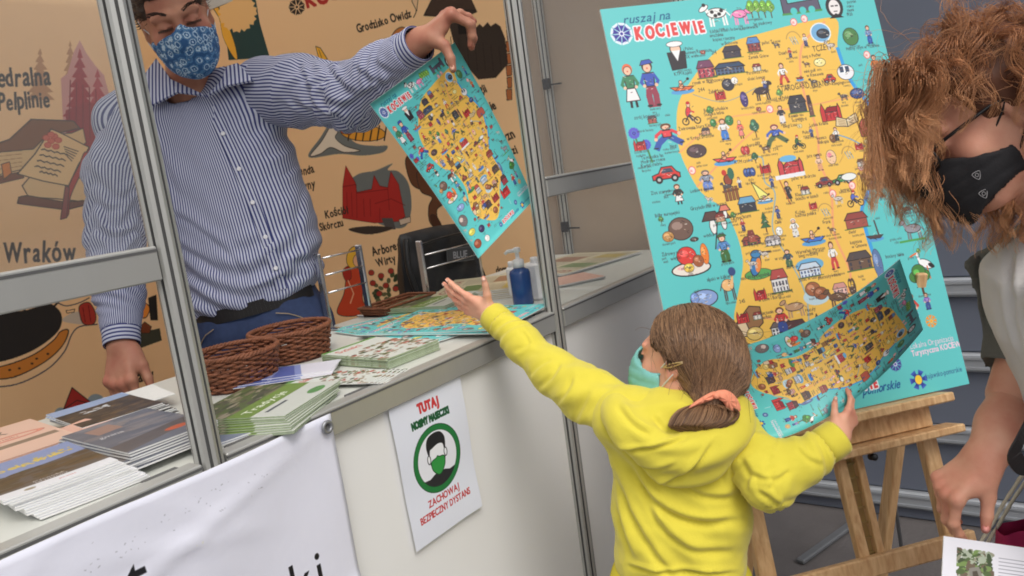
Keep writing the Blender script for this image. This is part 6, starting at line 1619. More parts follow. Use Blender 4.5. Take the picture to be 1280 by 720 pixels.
def man():
    root = thing('person', 'man in a blue striped shirt and flower print mask standing behind the counter', 'person', tuple(at(325, 400, 2.28) * [1, 1, 0]))
    SK = skin_mat('man_skin', (178, 128, 104), (160, 96, 80))
    SH = shirt_mat('striped_cotton', (60, 66, 116), (184, 188, 206))
    neck, chest, belly, pel = at(236, 118, 2.15), at(272, 208, 2.20), at(316, 312, 2.22), at(322, 390, 2.25)
    shL, elL, wrL = at(350, 110, 2.17), at(440, 122, 1.99), at(519, 58, 1.81)
    shR, elR, wrR = at(150, 166, 2.16), at(143, 298, 2.10), at(152, 424, 2.00)
    up = unit(neck - pel); ax = unit(shL - shR); fw = unit(np.cross(ax, up)); ax = np.cross(up, fw)
    # --- head
    hc = at(221, 26, 2.03)
    f3 = cam_dir(.44, .46, -.80); M = frame(f3, cam_dir(-.30, -1, -.50))
    S_ = Sdf(hc - np.array([.16, .16, .30]), hc + np.array([.16, .16, .17]), .0032)
    L = head_sdf(S_, hc, M, 1.06)
    S_.cone(L(0, -.015, -.06), neck - up * .04, .056, .064, .03)
    hv, hF = S_.mesh(1)
    # --- hands
    def hand_part(w, el, d, n, th, **kw):
        w = np.asarray(w); d_ = unit(d)
        T_ = Sdf(w - .02 - np.abs(d_) * .03 - .10, w + .12 + .10, .0026); T_.d[:] = .3
        lo, hi = w - .19, w + .19
        T_ = Sdf(lo, hi, .0027)
        tips = hand(T_, w, d, n, th, **kw)
        T_.cone(w - unit(w - el) * .075, w, .034, .028, .02)
        v, F = T_.mesh(1); return v, F, tips
    dL = unit(at(548, 40, 1.745) - wrL); grip = at(552, 66, 1.70)
    dL = unit(cam_dir(.72, -.62, -.12)); nL = cam_dir(.40, .82, .42); tL = np.cross(nL, dL)
    nl_ = []
    lv, lF, tl = hand_part(wrL + dL * .012, elL, dL, nL, tL, size=1.02, curl=((1.15, .95, .4), (1.2, .95, .35), (1.1, .95, .35), (.5, .6, .3)), spread=(.06, .0, -.06, -.22), thumb_dirs=(cam_dir(.85, .42, -.25), cam_dir(.42, .88, -.02), cam_dir(.20, .95, .15)))
    nl_ += hand.nails
    dR = unit(cam_dir(.12, .86, -.30)); nR = cam_dir(.30, .25, .85); tR = np.cross(dR, nR)
    rv, rF, tr = hand_part(wrR + dR * .01, elR, dR, nR, tR, size=1.12, curl=((.45, .55, .3), (.5, .6, .3), (.55, .6, .3), (.6, .6, .3)), spread=(.08, .0, -.05, -.12), thumb_pose=(.42, .35, .25, .2))
    # legs and trunk under the clothes, coarse
    B = Sdf(pel - np.array([.35, .3, pel[2]]), np.maximum(neck, shL) + np.array([.35, .3, .1]), .012)
    B.loft([pel - up * .06, belly, chest, neck - up * .02], [.15, .14, .16, .06], [.09, .09, .10, .05], ax, fw)
    B.chain([shL - ax * .03, elL, wrL], [.045, .036, .026], .02); B.chain([shR + ax * .03, elR, wrR], [.045, .036, .026], .02)
    hipL, hipR = pel + ax * .09 - up * .06, pel - ax * .09 - up * .06
    ftL, ftR = np.array([hipL[0] + .03, hipL[1] + .02, .07]), np.array([hipR[0] - .03, hipR[1] + .04, .07])
    knL, knR = (hipL + ftL) / 2 + fw * .03, (hipR + ftR) / 2 + fw * .02
    for h_, k_, f_ in ((hipL, knL, ftL), (hipR, knR, ftR)): B.chain([h_, k_, f_], [.075, .052, .036], .02)
    bv, bF = B.mesh(1)
    v, F = join((hv, hF), (lv, lF), (rv, rF), (bv, bF))
    lvh = (v - hc) @ M.T
    fl = np.zeros(len(v)); n0 = len(hv)
    fl[:n0] = .35 * np.exp(-((np.abs(lvh[:n0, 0]) - .045) ** 2 + (lvh[:n0, 2] + .02) ** 2 + (lvh[:n0, 1] - .08) ** 2) / .0012) + .4 * np.exp(-(lvh[:n0, 0] ** 2 + (lvh[:n0, 2] + .02) ** 2 + (lvh[:n0, 1] - .12) ** 2) / .0006)
    for t_ in hand.kn: fl += .30 * np.exp(-((v - t_) ** 2).sum(1) / .00016)
    hand.kn = []
    for t_ in tl + tr: fl += .35 * np.exp(-((v - t_) ** 2).sum(1) / .0002)
    body = body_obj('body', v, F, SK, root, {'flush': fl})
    nl_ += hand.nails; NM = mat('man_nail', (206, 158, 136), rough=.3, var=.05)
    for q_ in nl_: nails('fingernail', [q_], NM, root)
    # brows and lashes, hair
    HB = mat('dark_brown_hair', (52, 38, 32), rough=.55, var=.3, scale=80)
    r = np.random.default_rng(2); P = []
    for s in (-1, 1):
        for k in range(80):
            x = r.uniform(.012, .054); b = L(s * x, .1010 - .30 * max(0, x - .022) ** 1.25 - .006, .033 + .012 * math.sin((x - .012) / .042 * 2.2) + r.uniform(-.0035, .0035))
            e = b + (M[0] * s * .009 + M[2] * .004 + M[1] * .002); P.append([b, (b + e) / 2 + M[1] * .001, e])
        for k in range(26):
            x = .016 + .034 * k / 25; b = L(s * x, .0955 - 4 * (x - .03) ** 2, .0070); P.append([b, b + M[1] * .004 - M[2] * .002, b + M[1] * .007 - M[2] * .005])
    o_ = strands('eyebrows', P, [[.0008, .0007, .0002]], HB, root, 3); o_['kind'] = 'stuff'
    T_ = Sdf(hc - .17, hc + .17, .004)
    T_.ell(L(0, -.014, .045), np.array([.083, .104, .086]) * 1.06, M, .01); T_.ell(L(0, -.036, .026), np.array([.079, .086, .08]) * 1.06, M, .02)
    sl, (X, Y, Z) = T_.reg(T_.lo, T_.lo + T_.n * T_.h); x, y, q = X - hc[0], Y - hc[1], Z - hc[2]
    lx, ly, lz = [x * M[i][0] + y * M[i][1] + q * M[i][2] for i in range(3)]
    face = np.minimum(ly - (.058 - .35 * np.maximum(lz - .06, -.02) * 0), (.075 - lz)) ; ear = np.minimum(ly + .030, .030 - lz); low = -.055 - lz
    T_.d = np.maximum(T_.d, np.maximum(np.maximum(face, ear), low)).astype(np.float32)
    v, F = T_.mesh(2); v = v + vnormals(v, F) * (.003 * wave_noise(v, 120, 4))[:, None]
    cap = body_obj('hair', v, F, HB, root)
    nn = vnormals(v, F); r = np.random.default_rng(6); ids = r.choice(len(v), 2600); b = v[ids]; d = nn[ids] * .35 + M[2] * .2 - M[1] * .75 + r.normal(0, .22, (2600, 3)); d -= nn[ids] * np.minimum((d * nn[ids]).sum(1), 0)[:, None] * .8
    d /= np.linalg.norm(d, axis=1)[:, None]
    strands('hair_strands', np.stack([b - nn[ids] * .002, b + d * .011 + nn[ids] * .002, b + d * .020 + nn[ids] * .001], 1), [[.0010, .0009, .0003]], hair_mat('man_hair', (40, 28, 24), (84, 60, 46)), cap, 3)
    # mask with white flowers on blue
    mm = bpy.data.materials.new('flower_print_cotton'); mm.use_nodes = True; nt = mm.node_tree; p = nt.nodes["Principled BSDF"]
    tc = nt.nodes.new("ShaderNodeTexCoord"); vo = nt.nodes.new("ShaderNodeTexVoronoi"); vo.inputs["Scale"].default_value = 52; vo.inputs["Randomness"].default_value = .75
    no = nt.nodes.new("ShaderNodeTexNoise"); no.inputs["Scale"].default_value = 190; ad = nt.nodes.new("ShaderNodeMath"); ad.operation = 'MULTIPLY_ADD'; ad.inputs[1].default_value = .42; 
    nt.links.new(tc.outputs["Object"], vo.inputs["Vector"]); nt.links.new(tc.outputs["Object"], no.inputs[0]); nt.links.new(no.outputs[0], ad.inputs[0]); nt.links.new(vo.outputs["Distance"], ad.inputs[2])
    rp = nt.nodes.new("ShaderNodeValToRGB"); cr = rp.color_ramp; BL, WH = (*lin((40, 84, 134)), 1), (*lin((176, 200, 220)), 1); MB_ = (*lin((86, 134, 178)), 1)
    cr.elements[0].position = 0; cr.elements[0].color = WH; cr.elements[1].position = 1; cr.elements[1].color = BL
    for pos, col in ((.30, WH), (.34, BL), (.46, BL), (.50, MB_), (.56, WH), (.62, WH), (.66, BL), (.78, MB_), (.84, BL)): e = cr.elements.new(pos); e.color = col
    cr.interpolation = 'LINEAR'
    nt.links.new(ad.outputs[0], rp.inputs[0]); nt.links.new(rp.outputs[0], p.inputs["Base Color"]); p.inputs["Roughness"].default_value = .85
    mask_obj('face_mask', hc, M, 1.06, mm, root, top=.002, bot=-.122, back=.018, loopm=mat('mask_elastic', (210, 212, 216), rough=.8))
    # --- shirt
    T_ = Sdf(pel - np.array([.32, .28, .03]), np.maximum(neck, shL) + np.array([.30, .28, .05]), .0062)
    T_.loft([pel + up * .025, pel + up * .06, belly, chest, chest + up * .10, neck + up * -.015], [.186, .200, .194, .212, .200, .085], [.137, .150, .140, .128, .108, .070], ax, fw, .03, 2.3)
    T_.cone(shL - ax * .11 - up * .005, shL - ax * .02, .075, .072, .06); T_.cone(shR + ax * .11 - up * .005, shR + ax * .02, .075, .072, .06)
    T_.cone(neck - up * .06, shL - ax * .03 + up * .01, .055, .05, .05); T_.cone(neck - up * .06, shR + ax * .03 + up * .01, .055, .05, .05)
    T_.cone(at(286, 98, 2.15), at(352, 97, 2.17), .050, .060, .05); T_.cone(at(196, 112, 2.14), at(152, 148, 2.16), .050, .066, .05)
    T_.cone(neck - up * .03, neck + up * .09 + fw * .02, .070, .068, .012, 's')
    v, F = T_.mesh(2)
    nn = vnormals(v, F); q = v - pel; lu, la, lf = q @ up, q @ ax, q @ fw
    H = np.dot(neck - pel, up)
    waist = np.exp(-((lu - .10) / .10) ** 2); arml = np.exp(-(((v - (shL - ax * .03 - up * .08)) ** 2).sum(1)) / .014)
    fold = .010 * waist * np.sin(lu * 95 + 5 * np.sin(la * 14 + 1) + la * 18) + .005 * waist * wave_noise(v, 40, 9)
    diag = (lu - .25) * .75 + (la - .05) * .66
    fold += .0055 * np.sin(diag * 58 + 3 * np.sin(la * 13)) * np.exp(-((lu - .30) / .22) ** 2) * (.5 + .5 * wave_noise(v, 9, 4))
    fold += .006 * arml * np.sin((q @ unit(up - ax * .6)) * 110) + .0035 * wave_noise(v, 22, 12)
    # placket
    pl = la - (.008 + .02 * (H - lu) * 0); front = lf > .02
    fold += np.where(front, .0022 * (1 / (1 + np.exp((np.abs(pl) - .018) / .0015))), 0)
    fold += creases(v, nn, [([(205, 262), (240, 282), (285, 318), (310, 350)], 4.5, .006), ([(200, 295), (245, 322), (290, 352)], 4, .005), ([(215, 330), (250, 352), (280, 372)], 4, .005), ([(392, 210), (376, 250), (372, 300), (380, 338)], 5, .006),
        ([(385, 165), (360, 185), (330, 196)], 4, .005), ([(392, 178), (372, 205), (352, 222)], 4, .005), ([(180, 165), (205, 205), (222, 250)], 5, .005), ([(340, 340), (365, 328), (395, 322)], 4, .006), ([(310, 365), (350, 352), (392, 340)], 4, .006), ([(290, 150), (330, 140), (362, 120)], 4, .003)])
    v = v + nn * (fold * .72)[:, None]
    th = np.arctan2(la, lf)
    R0 = float(np.median(lf[(lf > .02) & (np.abs(la) < .08)])); st = th * R0 * 2.0 + .005 * np.sin(lu * 12) + .008 * wave_noise(v, 5, 31)
    shirt = body_obj('shirt', v, F, SH, root, {'stripe': st})
    for nm, pts, rad, wr in (('sleeve', [shL - ax * .035, shL + (elL - shL) * .3, elL, elL + (wrL - elL) * .5, wrL - unit(wrL - elL) * .012], [.094, .090, .078, .064, .047], wrL), ('sleeve', [shR + ax * .055 + up * .012, shR + (elR - shR) * .4, elR, elR + (wrR - elR) * .5, wrR - unit(wrR - elR) * .012], [.086, .080, .068, .058, .046], wrR)):
        lo, hi = np.min(pts, 0) - .12, np.max(pts, 0) + .12
        T_ = Sdf(lo, hi, .0055); T_.chain(pts, rad, .03)
        d = unit(wr - pts[2]); T_.cone(wr + d * .018, wr + d * .10, .06, .06, .004, 's')
        v, F = T_.mesh(1); st, T = arm_stripe(v, pts); nn = vnormals(v, F); Lt = T.max()
        elb = np.exp(-((T - Lt * .52) / (Lt * .20)) ** 2); cuffz = np.exp(-((T - Lt * .86) / .05) ** 2)
        f_ = .0050 * elb * np.sin(T * 105 + 3 * np.sin(st * 40) + wave_noise(v, 20, 5) * 2) + .004 * cuffz * np.sin(T * 210 + st * 50) + .0045 * wave_noise(v, 20, 8) + .003 * np.sin(T * 60 + st * 60) * np.exp(-((T - Lt * .25) / .1) ** 2)
        f_ += creases(v, nn, [([(372, 78), (382, 110), (392, 150)], 4, .006), ([(405, 80), (425, 105), (445, 120)], 4, .006), ([(418, 148), (440, 128), (470, 112), (500, 98)], 4, .006), ([(440, 82), (462, 100), (480, 104)], 4, .005), ([(466, 76), (486, 90), (505, 92)], 3.5, .005), ([(112, 250), (135, 262), (160, 258)], 4, .005), ([(112, 285), (140, 296), (165, 290)], 4, .006), ([(115, 330), (140, 322), (165, 330)], 4, .005), ([(120, 190), (135, 230), (150, 250)], 5, .005)])
        v = v + nn * (f_ * np.clip((Lt - T) / .05, .15, 1))[:, None]
        s_ = body_obj(nm, v, F, SH, shirt, {'stripe': st + .003 * wave_noise(v, 14, 3)})
        # cuff: a band whose stripes run round the wrist
        mb = MB(); e = wr + d * .016; a = e - d * .068
        ref = unit(np.cross(d, [.3, .2, .9])); w = np.cross(d, ref)
        prof = [(.0455, 0), (.0475, .004), (.0450, .034), (.0440, .064), (.0425, .068), (.0390, .066)]
        mb.lathe(prof, a, np.stack([ref, w, d]), 30, cap=False)
        c = mb.build('cuff', [SH], s_, True); at_ = c.data.attributes.new('stripe', 'FLOAT', 'POINT')
        at_.data.foreach_set('value', np.repeat([h_ for _, h_ in prof], 30).astype(np.float32))
    # collar and buttons
    cp = lambda x, y, d: at(x, y, d)
    for pts in ([(196, 74, 2.115), (214, 100, 2.06), (257, 120, 2.052), (222, 116, 2.040), (187, 134, 2.045), (180, 96, 2.10)], [(284, 84, 2.10), (277, 102, 2.06), (258, 121, 2.052), (284, 108, 2.042), (317, 101, 2.055), (298, 80, 2.11)]):
        P = [at(*p) for p in pts]; c = np.mean(P, 0); n_ = unit(np.cross(P[0] - P[2], P[4] - P[2])); n_ = n_ if np.dot(n_, CAM - c) > 0 else -n_
        vv = [p + n_ * .004 for p in P] + [p - n_ * .003 for p in P]; k = len(P)
        fc = [(0, 1, 5), (1, 4, 5), (1, 3, 4), (1, 2, 3)]; fc2 = [tuple(i + k for i in t[::-1]) for t in fc]
        if np.dot(np.cross(vv[1] - vv[0], vv[5] - vv[0]), n_) < 0: fc = [t[::-1] for t in fc]; fc2 = [t[::-1] for t in fc2]
        sd_ = [(i, (i + 1) % k, (i + 1) % k + k, i + k) for i in range(k)]
        o = mesh_obj('collar', vv, fc + fc2 + sd_, [SH], shirt); e = unit(P[4] - P[2]); perp = np.cross(n_, e)
        at_ = o.data.attributes.new('stripe', 'FLOAT', 'POINT'); at_.data.foreach_set('value', np.array([(p - c) @ e for p in vv], dtype=np.float32))
    # the placket: a doubled strip down the front, its stripes a little out of step
    me = np.zeros(len(shirt.data.vertices) * 3); shirt.data.vertices.foreach_get('co', me); me = me.reshape(-1, 3) + base_of(shirt)
    def surf(x, y, lift=.0):
        d = ray(x, y); d = d / np.linalg.norm(d); qv = me - CAM; t = qv @ d; dist = np.linalg.norm(qv - t[:, None] * d, axis=1)
        c = np.argsort(dist)[:60]; c = c[t[c] < t[c].min() + .05]; w_ = 1 / (dist[c] + .003); tt_ = (t[c] * w_).sum() / w_.sum()
        return CAM + d * (tt_ - lift)
    pc = smooth([(262, 132), (279, 167), (299, 211), (316, 253), (332, 296), (345, 335), (352, 362)], 6, False)
    rows = []
    for (x, y) in pc: rows.append([surf(x + k * 3.6, y - k * .9, .0035 if abs(k) < 2 else .001) for k in (-2, -1.85, -.9, 0, .9, 1.85, 2)])
    rows = np.array(rows)
    for _ in range(3): rows[1:-1] = (rows[:-2] + 2 * rows[1:-1] + rows[2:]) / 4
    n0, n1 = rows.shape[:2]; front = rows.reshape(-1, 3); back = front + fw * -.004
    fc = [(i * n1 + k, (i + 1) * n1 + k, (i + 1) * n1 + k + 1, i * n1 + k + 1) for i in range(n0 - 1) for k in range(n1 - 1)]
    po = mesh_obj('placket', np.concatenate([front, back]), fc + [tuple(n0 * n1 + i for i in q_[::-1]) for q_ in fc], [SH], shirt, True)
    at_ = po.data.attributes.new('stripe', 'FLOAT', 'POINT'); at_.data.foreach_set('value', np.tile(np.tile(np.array([-2, -1.85, -.9, 0, .9, 1.85, 2]) * 3.6 / 4.5 * .0102 + .003, n0), 2).astype(np.float32))
    BT = mat('white_button', (222, 222, 228), rough=.3, var=.02)
    for (x, y) in ((279, 167), (299, 211), (316, 253), (332, 296), (345, 335)):
        p = surf(x, y, .0042)
        mb = MB(); mb.lathe([(0, 0), (.0056, 0), (.0060, .0014), (.0048, .0024), (.0030, .0016), (0, .0016)], p + fw * .001, np.stack([ax, np.cross(fw, ax), fw]), 14); mb.build('button', [BT], shirt, True)
    # --- jeans and belt
    JN = mat('blue_denim', (44, 58, 92), rough=.85, var=.28, scale=60, bump=.15, bscale=500)
    T_ = Sdf(np.minimum(ftL, ftR) - np.array([.2, .25, .02]), np.maximum(pel, belly) + np.array([.3, .3, .02]), .011)
    T_.loft([pel - up * .12, pel - up * .02, pel + up * .055], [.180, .186, .172], [.135, .140, .128], ax, fw, .02, 2.4)
    for h_, k_, f_ in ((hipL, knL, ftL), (hipR, knR, ftR)): T_.chain([h_ - up * .02, k_, f_], [.108, .085, .070], .03)
    v, F = T_.mesh(1); nn = vnormals(v, F); v = v + nn * (.005 * wave_noise(v, 26, 3))[:, None]
    jeans = body_obj('jeans', v, F, JN, root)
    ST = mat('jeans_stitching', (150, 132, 110), rough=.8)
    mb = MB(); e = np.linspace(-1.25, 1.25, 40)
    for dz, r_, m_ in ((.028, .0165, 0),):
        pts = [pel + up * dz + ax * .184 * math.sin(t) + fw * .142 * math.cos(t) for t in e]
        for k in range(len(pts) - 1): mb.bar(pts[k], pts[k + 1], .005, .036, up=up, bev=0)
    mb.build('belt', [mat('black_leather', (26, 24, 26), rough=.45, var=.2)], jeans)
    mb = MB()
    for sx in (-1, 1):
        pts = [pel + up * (.0 - .055 * k / 5) + ax * sx * (.085 + .075 * (k / 5) ** .6) + fw * (.138 - .05 * (k / 5)) for k in range(6)]
        mb.tube(pts, .0014, 5)
    mb.build('pocket_seam', [ST], jeans)
    SHO = mat('dark_shoe', (34, 32, 34), rough=.5)
    for f_ in (ftL, ftR):
        mb = MB(); c = f_ * [1, 1, 0] + fw * [1, 1, 0] * .06; a2 = np.array([fw[0], fw[1], 0]); a2 = unit(a2)
        mb.lathe([(.0, 0), (.047, 0), (.05, .02), (.046, .05), (.034, .075), (0, .085)], c, np.stack([a2 * 2.4, np.cross([0, 0, 1], a2), [0, 0, 1]]), 20); mb.build('shoe', [SHO], root, True)
man()
# the hand-out map he holds
def bent_sheet(name, label, top, bot, thick=.0008, n=24, m_=None, uvrot=0, loc=None):
    """top/bot: three control points each (quadratic curves); a printed sheet of paper with a white back"""
    q = lambda P, t: (1 - t) ** 2 * P[0] + 2 * t * (1 - t) * P[1] + t * t * P[2]
    v, uv = [], []; nz = 14
    for j in range(nz + 1):
        for i in range(n + 1):
            s, t = i / n, j / nz; a, b = q(top, s), q(bot, s); v.append(a * (1 - t) + b * t)
            u_, v_ = s, 1 - t
            if uvrot == 1: u_, v_ = t, s           # picture's head towards the right end
            uv.append((u_, v_))
    v = np.array(v); L = n + 1
    f = np.array([((j + 1) * L + i, (j + 1) * L + i + 1, j * L + i + 1, j * L + i) for j in range(nz) for i in range(n)])
    fc = f[len(f) // 2]; v4 = v[fc]
    if np.dot(np.cross(v4[1] - v4[0], v4[2] - v4[1]), CAM - v4[0]) < 0: f = f[:, ::-1]
    nn = vnormals(v, f); n2 = len(v); back = v - nn * thick
    b = [j * L for j in range(nz)] + [nz * L + i for i in range(n)] + [j * L + n for j in range(nz, 0, -1)] + [i for i in range(n, 0, -1)]
    f3 = [(b[k], b[k] + n2, b[(k + 1) % len(b)] + n2, b[(k + 1) % len(b)]) for k in range(len(b))]
    fl = f.tolist() + [tuple(n2 + k for k in g_[::-1]) for g_ in f.tolist()] + f3
    o = mesh_obj(name, np.concatenate([v, back]), fl, [m_ or M_MAP, M_PAPER], None, True, [0] * len(f) + [1] * (len(f) + len(f3)), loc=tuple(v.mean(0)), uvs=uv + uv)
    return tag(o, label, 'map', 'illustrated maps held up')
def held_map():
    TL, TR, BR, BL = on_axis(462, 130, 1, 1.21), on_axis(568, 53, 1, 1.185), on_axis(667, 250, 1, 1.145), on_axis(598, 323, 1, 1.13)
    # rows run down the long side: bend across the length
    mid_l = on_axis(540, 237, 1, 1.20); mid_r = on_axis(625, 158, 1, 1.19)
    lft = [TL, 2 * mid_l - (TL + BL) / 2, BL]; rgt = [TR, 2 * mid_r - (TR + BR) / 2, BR]
    # parametrise with s along the length (head at s = 0)
    q = bent_sheet('map_sheet', 'turquoise illustrated map sheet held out by the man at one corner', lft, rgt, m_=M_MAP)
    me = q.data; uv = me.uv_layers['UVMap']; a = np.zeros(len(me.loops) * 2, dtype=np.float32); uv.data.foreach_get('uv', a); a = a.reshape(-1, 2)
    uv.data.foreach_set('uv', np.stack([1 - a[:, 1], 1 - a[:, 0]], 1).ravel())
    return q
HM = held_map()
# ---------------------------------------------------------------- the girl in yellow, seen from behind
def girl():
    root = thing('person', 'girl in a yellow hoodie with orange scrunchie reaching up to the counter', 'person', tuple(at(850, 640, 1.48) * [1, 1, 0]))
    SK = skin_mat('girl_skin', (226, 172, 144), (222, 148, 124))
    YE = mat('yellow_sweatshirt', (220, 206, 74), rough=.9, var=.05, scale=40, bump=.12, bscale=420, spec=.15, sheen=.25)
    hc = at(859, 452, 1.50); z = .87
    f3 = cam_dir(-.74, -.10, .68); M = frame(f3, cam_dir(.04, -1, -.12)); L = lambda x, y, q: hc + (np.array([x, y, q]) * z) @ M
    neck = at(850, 512, 1.51); pel = at(850, 735, 1.55); chest = at(848, 590, 1.52)
    shL, elL, wrL = at(772, 522, 1.50), at(692, 464, 1.62), at(617, 396, 1.74)
    shR, elR, wrR = at(922, 550, 1.46), at(960, 606, 1.40), at(1045, 548, 1.41)
    up = unit(neck - pel); ax = unit(shR - shL); fw = unit(np.cross(up, ax)); ax = np.cross(fw, up)     # ax to her right, fw away to the counter
    S_ = Sdf(hc - np.array([.14, .14, .24]), hc + np.array([.14, .14, .14]), .003)
    head_sdf(S_, hc, M, z, nose=.97, jaw=.95); S_.cone(L(0, -.02, -.06), neck - up * .05, .042, .046, .03)
    hv, hF = S_.mesh(1)
    def hand_part(w, el, d, n, left, **kw):
        T_ = Sdf(w - .16, w + .16, .0024); th = np.cross(n, d) if left else np.cross(d, n)
        tips = hand(T_, w, d, n, th, wr=.022, **kw); T_.cone(w - unit(w - el) * .06, w, .026, .020, .02)
        v, F = T_.mesh(1); return v, F, tips
    # left hand: open, palm turned up and outwards, thumb raised
    dL = unit(cam_dir(-.86, -.42, .25)); nL = unit(cam_dir(-.10, -.45, -.85)); nL = cam_dir(.25, -.60, .70)
    lv, lF, tl = hand_part(wrL + dL * .004, elL, dL, nL, True, size=.70, curl=((.10, .15, .1), (.12, .2, .1), (.16, .25, .15), (.22, .3, .2)), spread=(.10, .0, -.10, -.22), thumb_pose=(1.25, .15, .15, .1))
    nl_ = list(hand.nails)
    # right hand: closed round the edge of the map
    dR = unit(cam_dir(.62, -.74, .22)); nR = np.cross(cam_dir(-.70, -.45, -.50), dR)
    rv, rF, tr = hand_part(wrR + dR * .004, elR, dR, nR, False, size=.53, curl=((.35, .45, .2), (.5, .6, .3), (.7, .8, .3), (.9, .9, .4)), spread=(.05, .0, -.05, -.12), thumb_pose=(.75, .30, .30, .25))
    B = Sdf(pel * [1, 1, 0] - np.array([.3, .3, .02]), np.array([pel[0] + .35, pel[1] + .6, shL[2] + .25]), .011)
    B = Sdf(np.minimum.reduce([pel * [1, 1, 0], elR, wrR, wrL]) - .15, np.maximum.reduce([neck, wrL, wrR, elR]) + .12, .011)
    B.loft([pel - up * .02, chest, neck - up * .03], [.10, .11, .05], [.07, .075, .04], fw * 0 + ax, fw); B.chain([shL + ax * .03, elL, wrL], [.034, .027, .02], .02); B.chain([shR - ax * .03, elR, wrR], [.034, .027, .02], .02)
    hips = [pel + s * ax * .06 for s in (-1, 1)]; feet = [np.array([h_[0] + s * ax[0] * .015 + fw[0] * .02, h_[1] + s * ax[1] * .015, .055]) for s, h_ in zip((-1, 1), hips)]
    for h_, f_ in zip(hips, feet): B.chain([h_, (h_ + f_) / 2 + fw * .01, f_], [.06, .043, .03], .02)
    bv, bF = B.mesh(1)
    v, F = join((hv, hF), (lv, lF), (rv, rF), (bv, bF))
    l_ = (v - hc) @ M.T / z; fl = np.zeros(len(v))
    for s in (-1, 1): fl += .35 * np.exp(-((l_[:, 0] - s * .05) ** 2 + (l_[:, 1] - .07) ** 2 + (l_[:, 2] + .03) ** 2) / .0008) + .45 * np.exp(-((l_[:, 0] - s * .085) ** 2 + (l_[:, 1] + .01) ** 2 + l_[:, 2] ** 2) / .0009)
    for t_ in hand.kn: fl += .22 * np.exp(-((v - t_) ** 2).sum(1) / .00008)
    hand.kn = []
    for t_ in tl + tr: fl += .4 * np.exp(-((v - t_) ** 2).sum(1) / .00012)
    body_obj('body', v, F, SK, root, {'flush': np.clip(fl, 0, 1)})
    nl_ += hand.nails; NM = mat('girl_nail', (240, 196, 178), rough=.3, var=.05)
    for q_ in nl_: nails('fingernail', [q_], NM, root)
    # ---- hair: a smooth cap combed back to a low tail
    HM_ = hair_mat('girl_hair', (84, 60, 46), (172, 134, 100), rough=.34); HC = mat('girl_hair_base', (84, 56, 40), rough=.5, var=.3, scale=60)
    knot = at(884, 506, 1.425)
    T_ = Sdf(hc - .16, hc + .16, .004)
    T_.ell(L(0, -.012, .042), np.array([.081, .101, .085]) * z, M, .01); T_.ell(L(0, -.036, .024), np.array([.078, .085, .082]) * z, M, .02); T_.cone(L(0, -.07, -.02), knot, .055, .026, .04)
    sl, (X, Y, Z) = T_.reg(T_.lo, T_.lo + T_.n * T_.h); x, y, q = X - hc[0], Y - hc[1], Z - hc[2]
    lx, ly, lz = [(x * M[i][0] + y * M[i][1] + q * M[i][2]) / z for i in range(3)]
    cut = np.minimum(np.maximum(ly - .060 - .25 * (lz - .06), -1), .085 - lz); ear = np.minimum(ly + .006 + .4 * (lz - .03), .036 - lz)
    T_.d = np.maximum(T_.d, np.maximum(cut, np.maximum(ear, -.075 - lz - np.maximum(0, -ly - .06) * 1.2)) * z).astype(np.float32)
    v, F = T_.mesh(2); cap = body_obj('hair', v, F, HC, root)
    nn = vnormals(v, F); r = np.random.default_rng(5)
    tree = v
    ids = r.choice(len(v), 8500); st = v[ids] + nn[ids] * .001; P = [st]
    kn = knot
    p = st.copy(); dirv = None
    for k in range(13):
        d = kn - p; dist = np.linalg.norm(d, axis=1)[:, None]; d = d / np.maximum(dist, .004)
        # slide along the scalp
        near = np.empty(len(p), int)
        for c0 in range(0, len(p), 400):
            q = p[c0:c0 + 400]; near[c0:c0 + 400] = ((q[:, None, ::1] - v[None, ::3]) ** 2).sum(2).argmin(1) * 3
        nr = nn[near]; d = d - nr * (d * nr).sum(1)[:, None] * .9 - M[2] * .10 ; d /= np.linalg.norm(d, axis=1)[:, None] + 1e-9
        stp = np.minimum(.011, dist); p2 = p + d * stp
        off = ((p2 - v[near]) * nr).sum(1)[:, None]; p2 = p2 - nr * (off - .0022) * .8 + r.normal(0, .0005, p2.shape)
        P.append(p2); p = p2
    P = np.stack(P, 1); rad = np.linspace(.00085, .0005, P.shape[1])
    strands('hair_strands', P, rad[None], HM_, cap, 3)
    # wisps
    # tail: curls forward over the hood
    N = 1500; tp = [at(884, 506, 1.425), at(905, 521, 1.395), at(893, 541, 1.385), at(860, 545, 1.395), at(832, 530, 1.41)]; tp = smooth(tp, 5, False)
    e1 = cam_dir(.1, .2, -.95); e2 = cam_dir(.35, .93, .1); Mn = 14
    fa = np.clip(r.normal(0, .55, N), -1.05, 1.05); fd = r.uniform(-1, 1, N); stp = r.uniform(.72, 1.0, N); PT = np.zeros((N, Mn, 3))
    for c in range(N):
        a, g = fa[c], fd[c]
        q = smooth([at(884 + 6 * a, 503, 1.425 + .012 * g), at(885 + 34 * a, 511 + 2 * abs(a), 1.402 + .018 * g), at(879 + 40 * a, 527 - 3 * a, 1.386 + .016 * g), at(876 + 30 * a + 4 * g, 537 + 4 * g, 1.384 + .012 * g), at(874 + 6 * a - 8 * g, 542 + 3 * g, 1.392 + .008 * g)], 4, False)
        t_ = np.linspace(0, stp[c], Mn) * (len(q) - 1); PT[c] = np.stack([np.interp(t_, np.arange(len(q)), q[:, k]) for k in range(3)], 1) + r.normal(0, .0009, 3) + .0012 * np.sin(np.linspace(0, 5, Mn) + a * 9)[:, None] * e1
    strands('ponytail', PT, np.linspace(.0012, .0004, Mn)[None], HM_, root, 3)
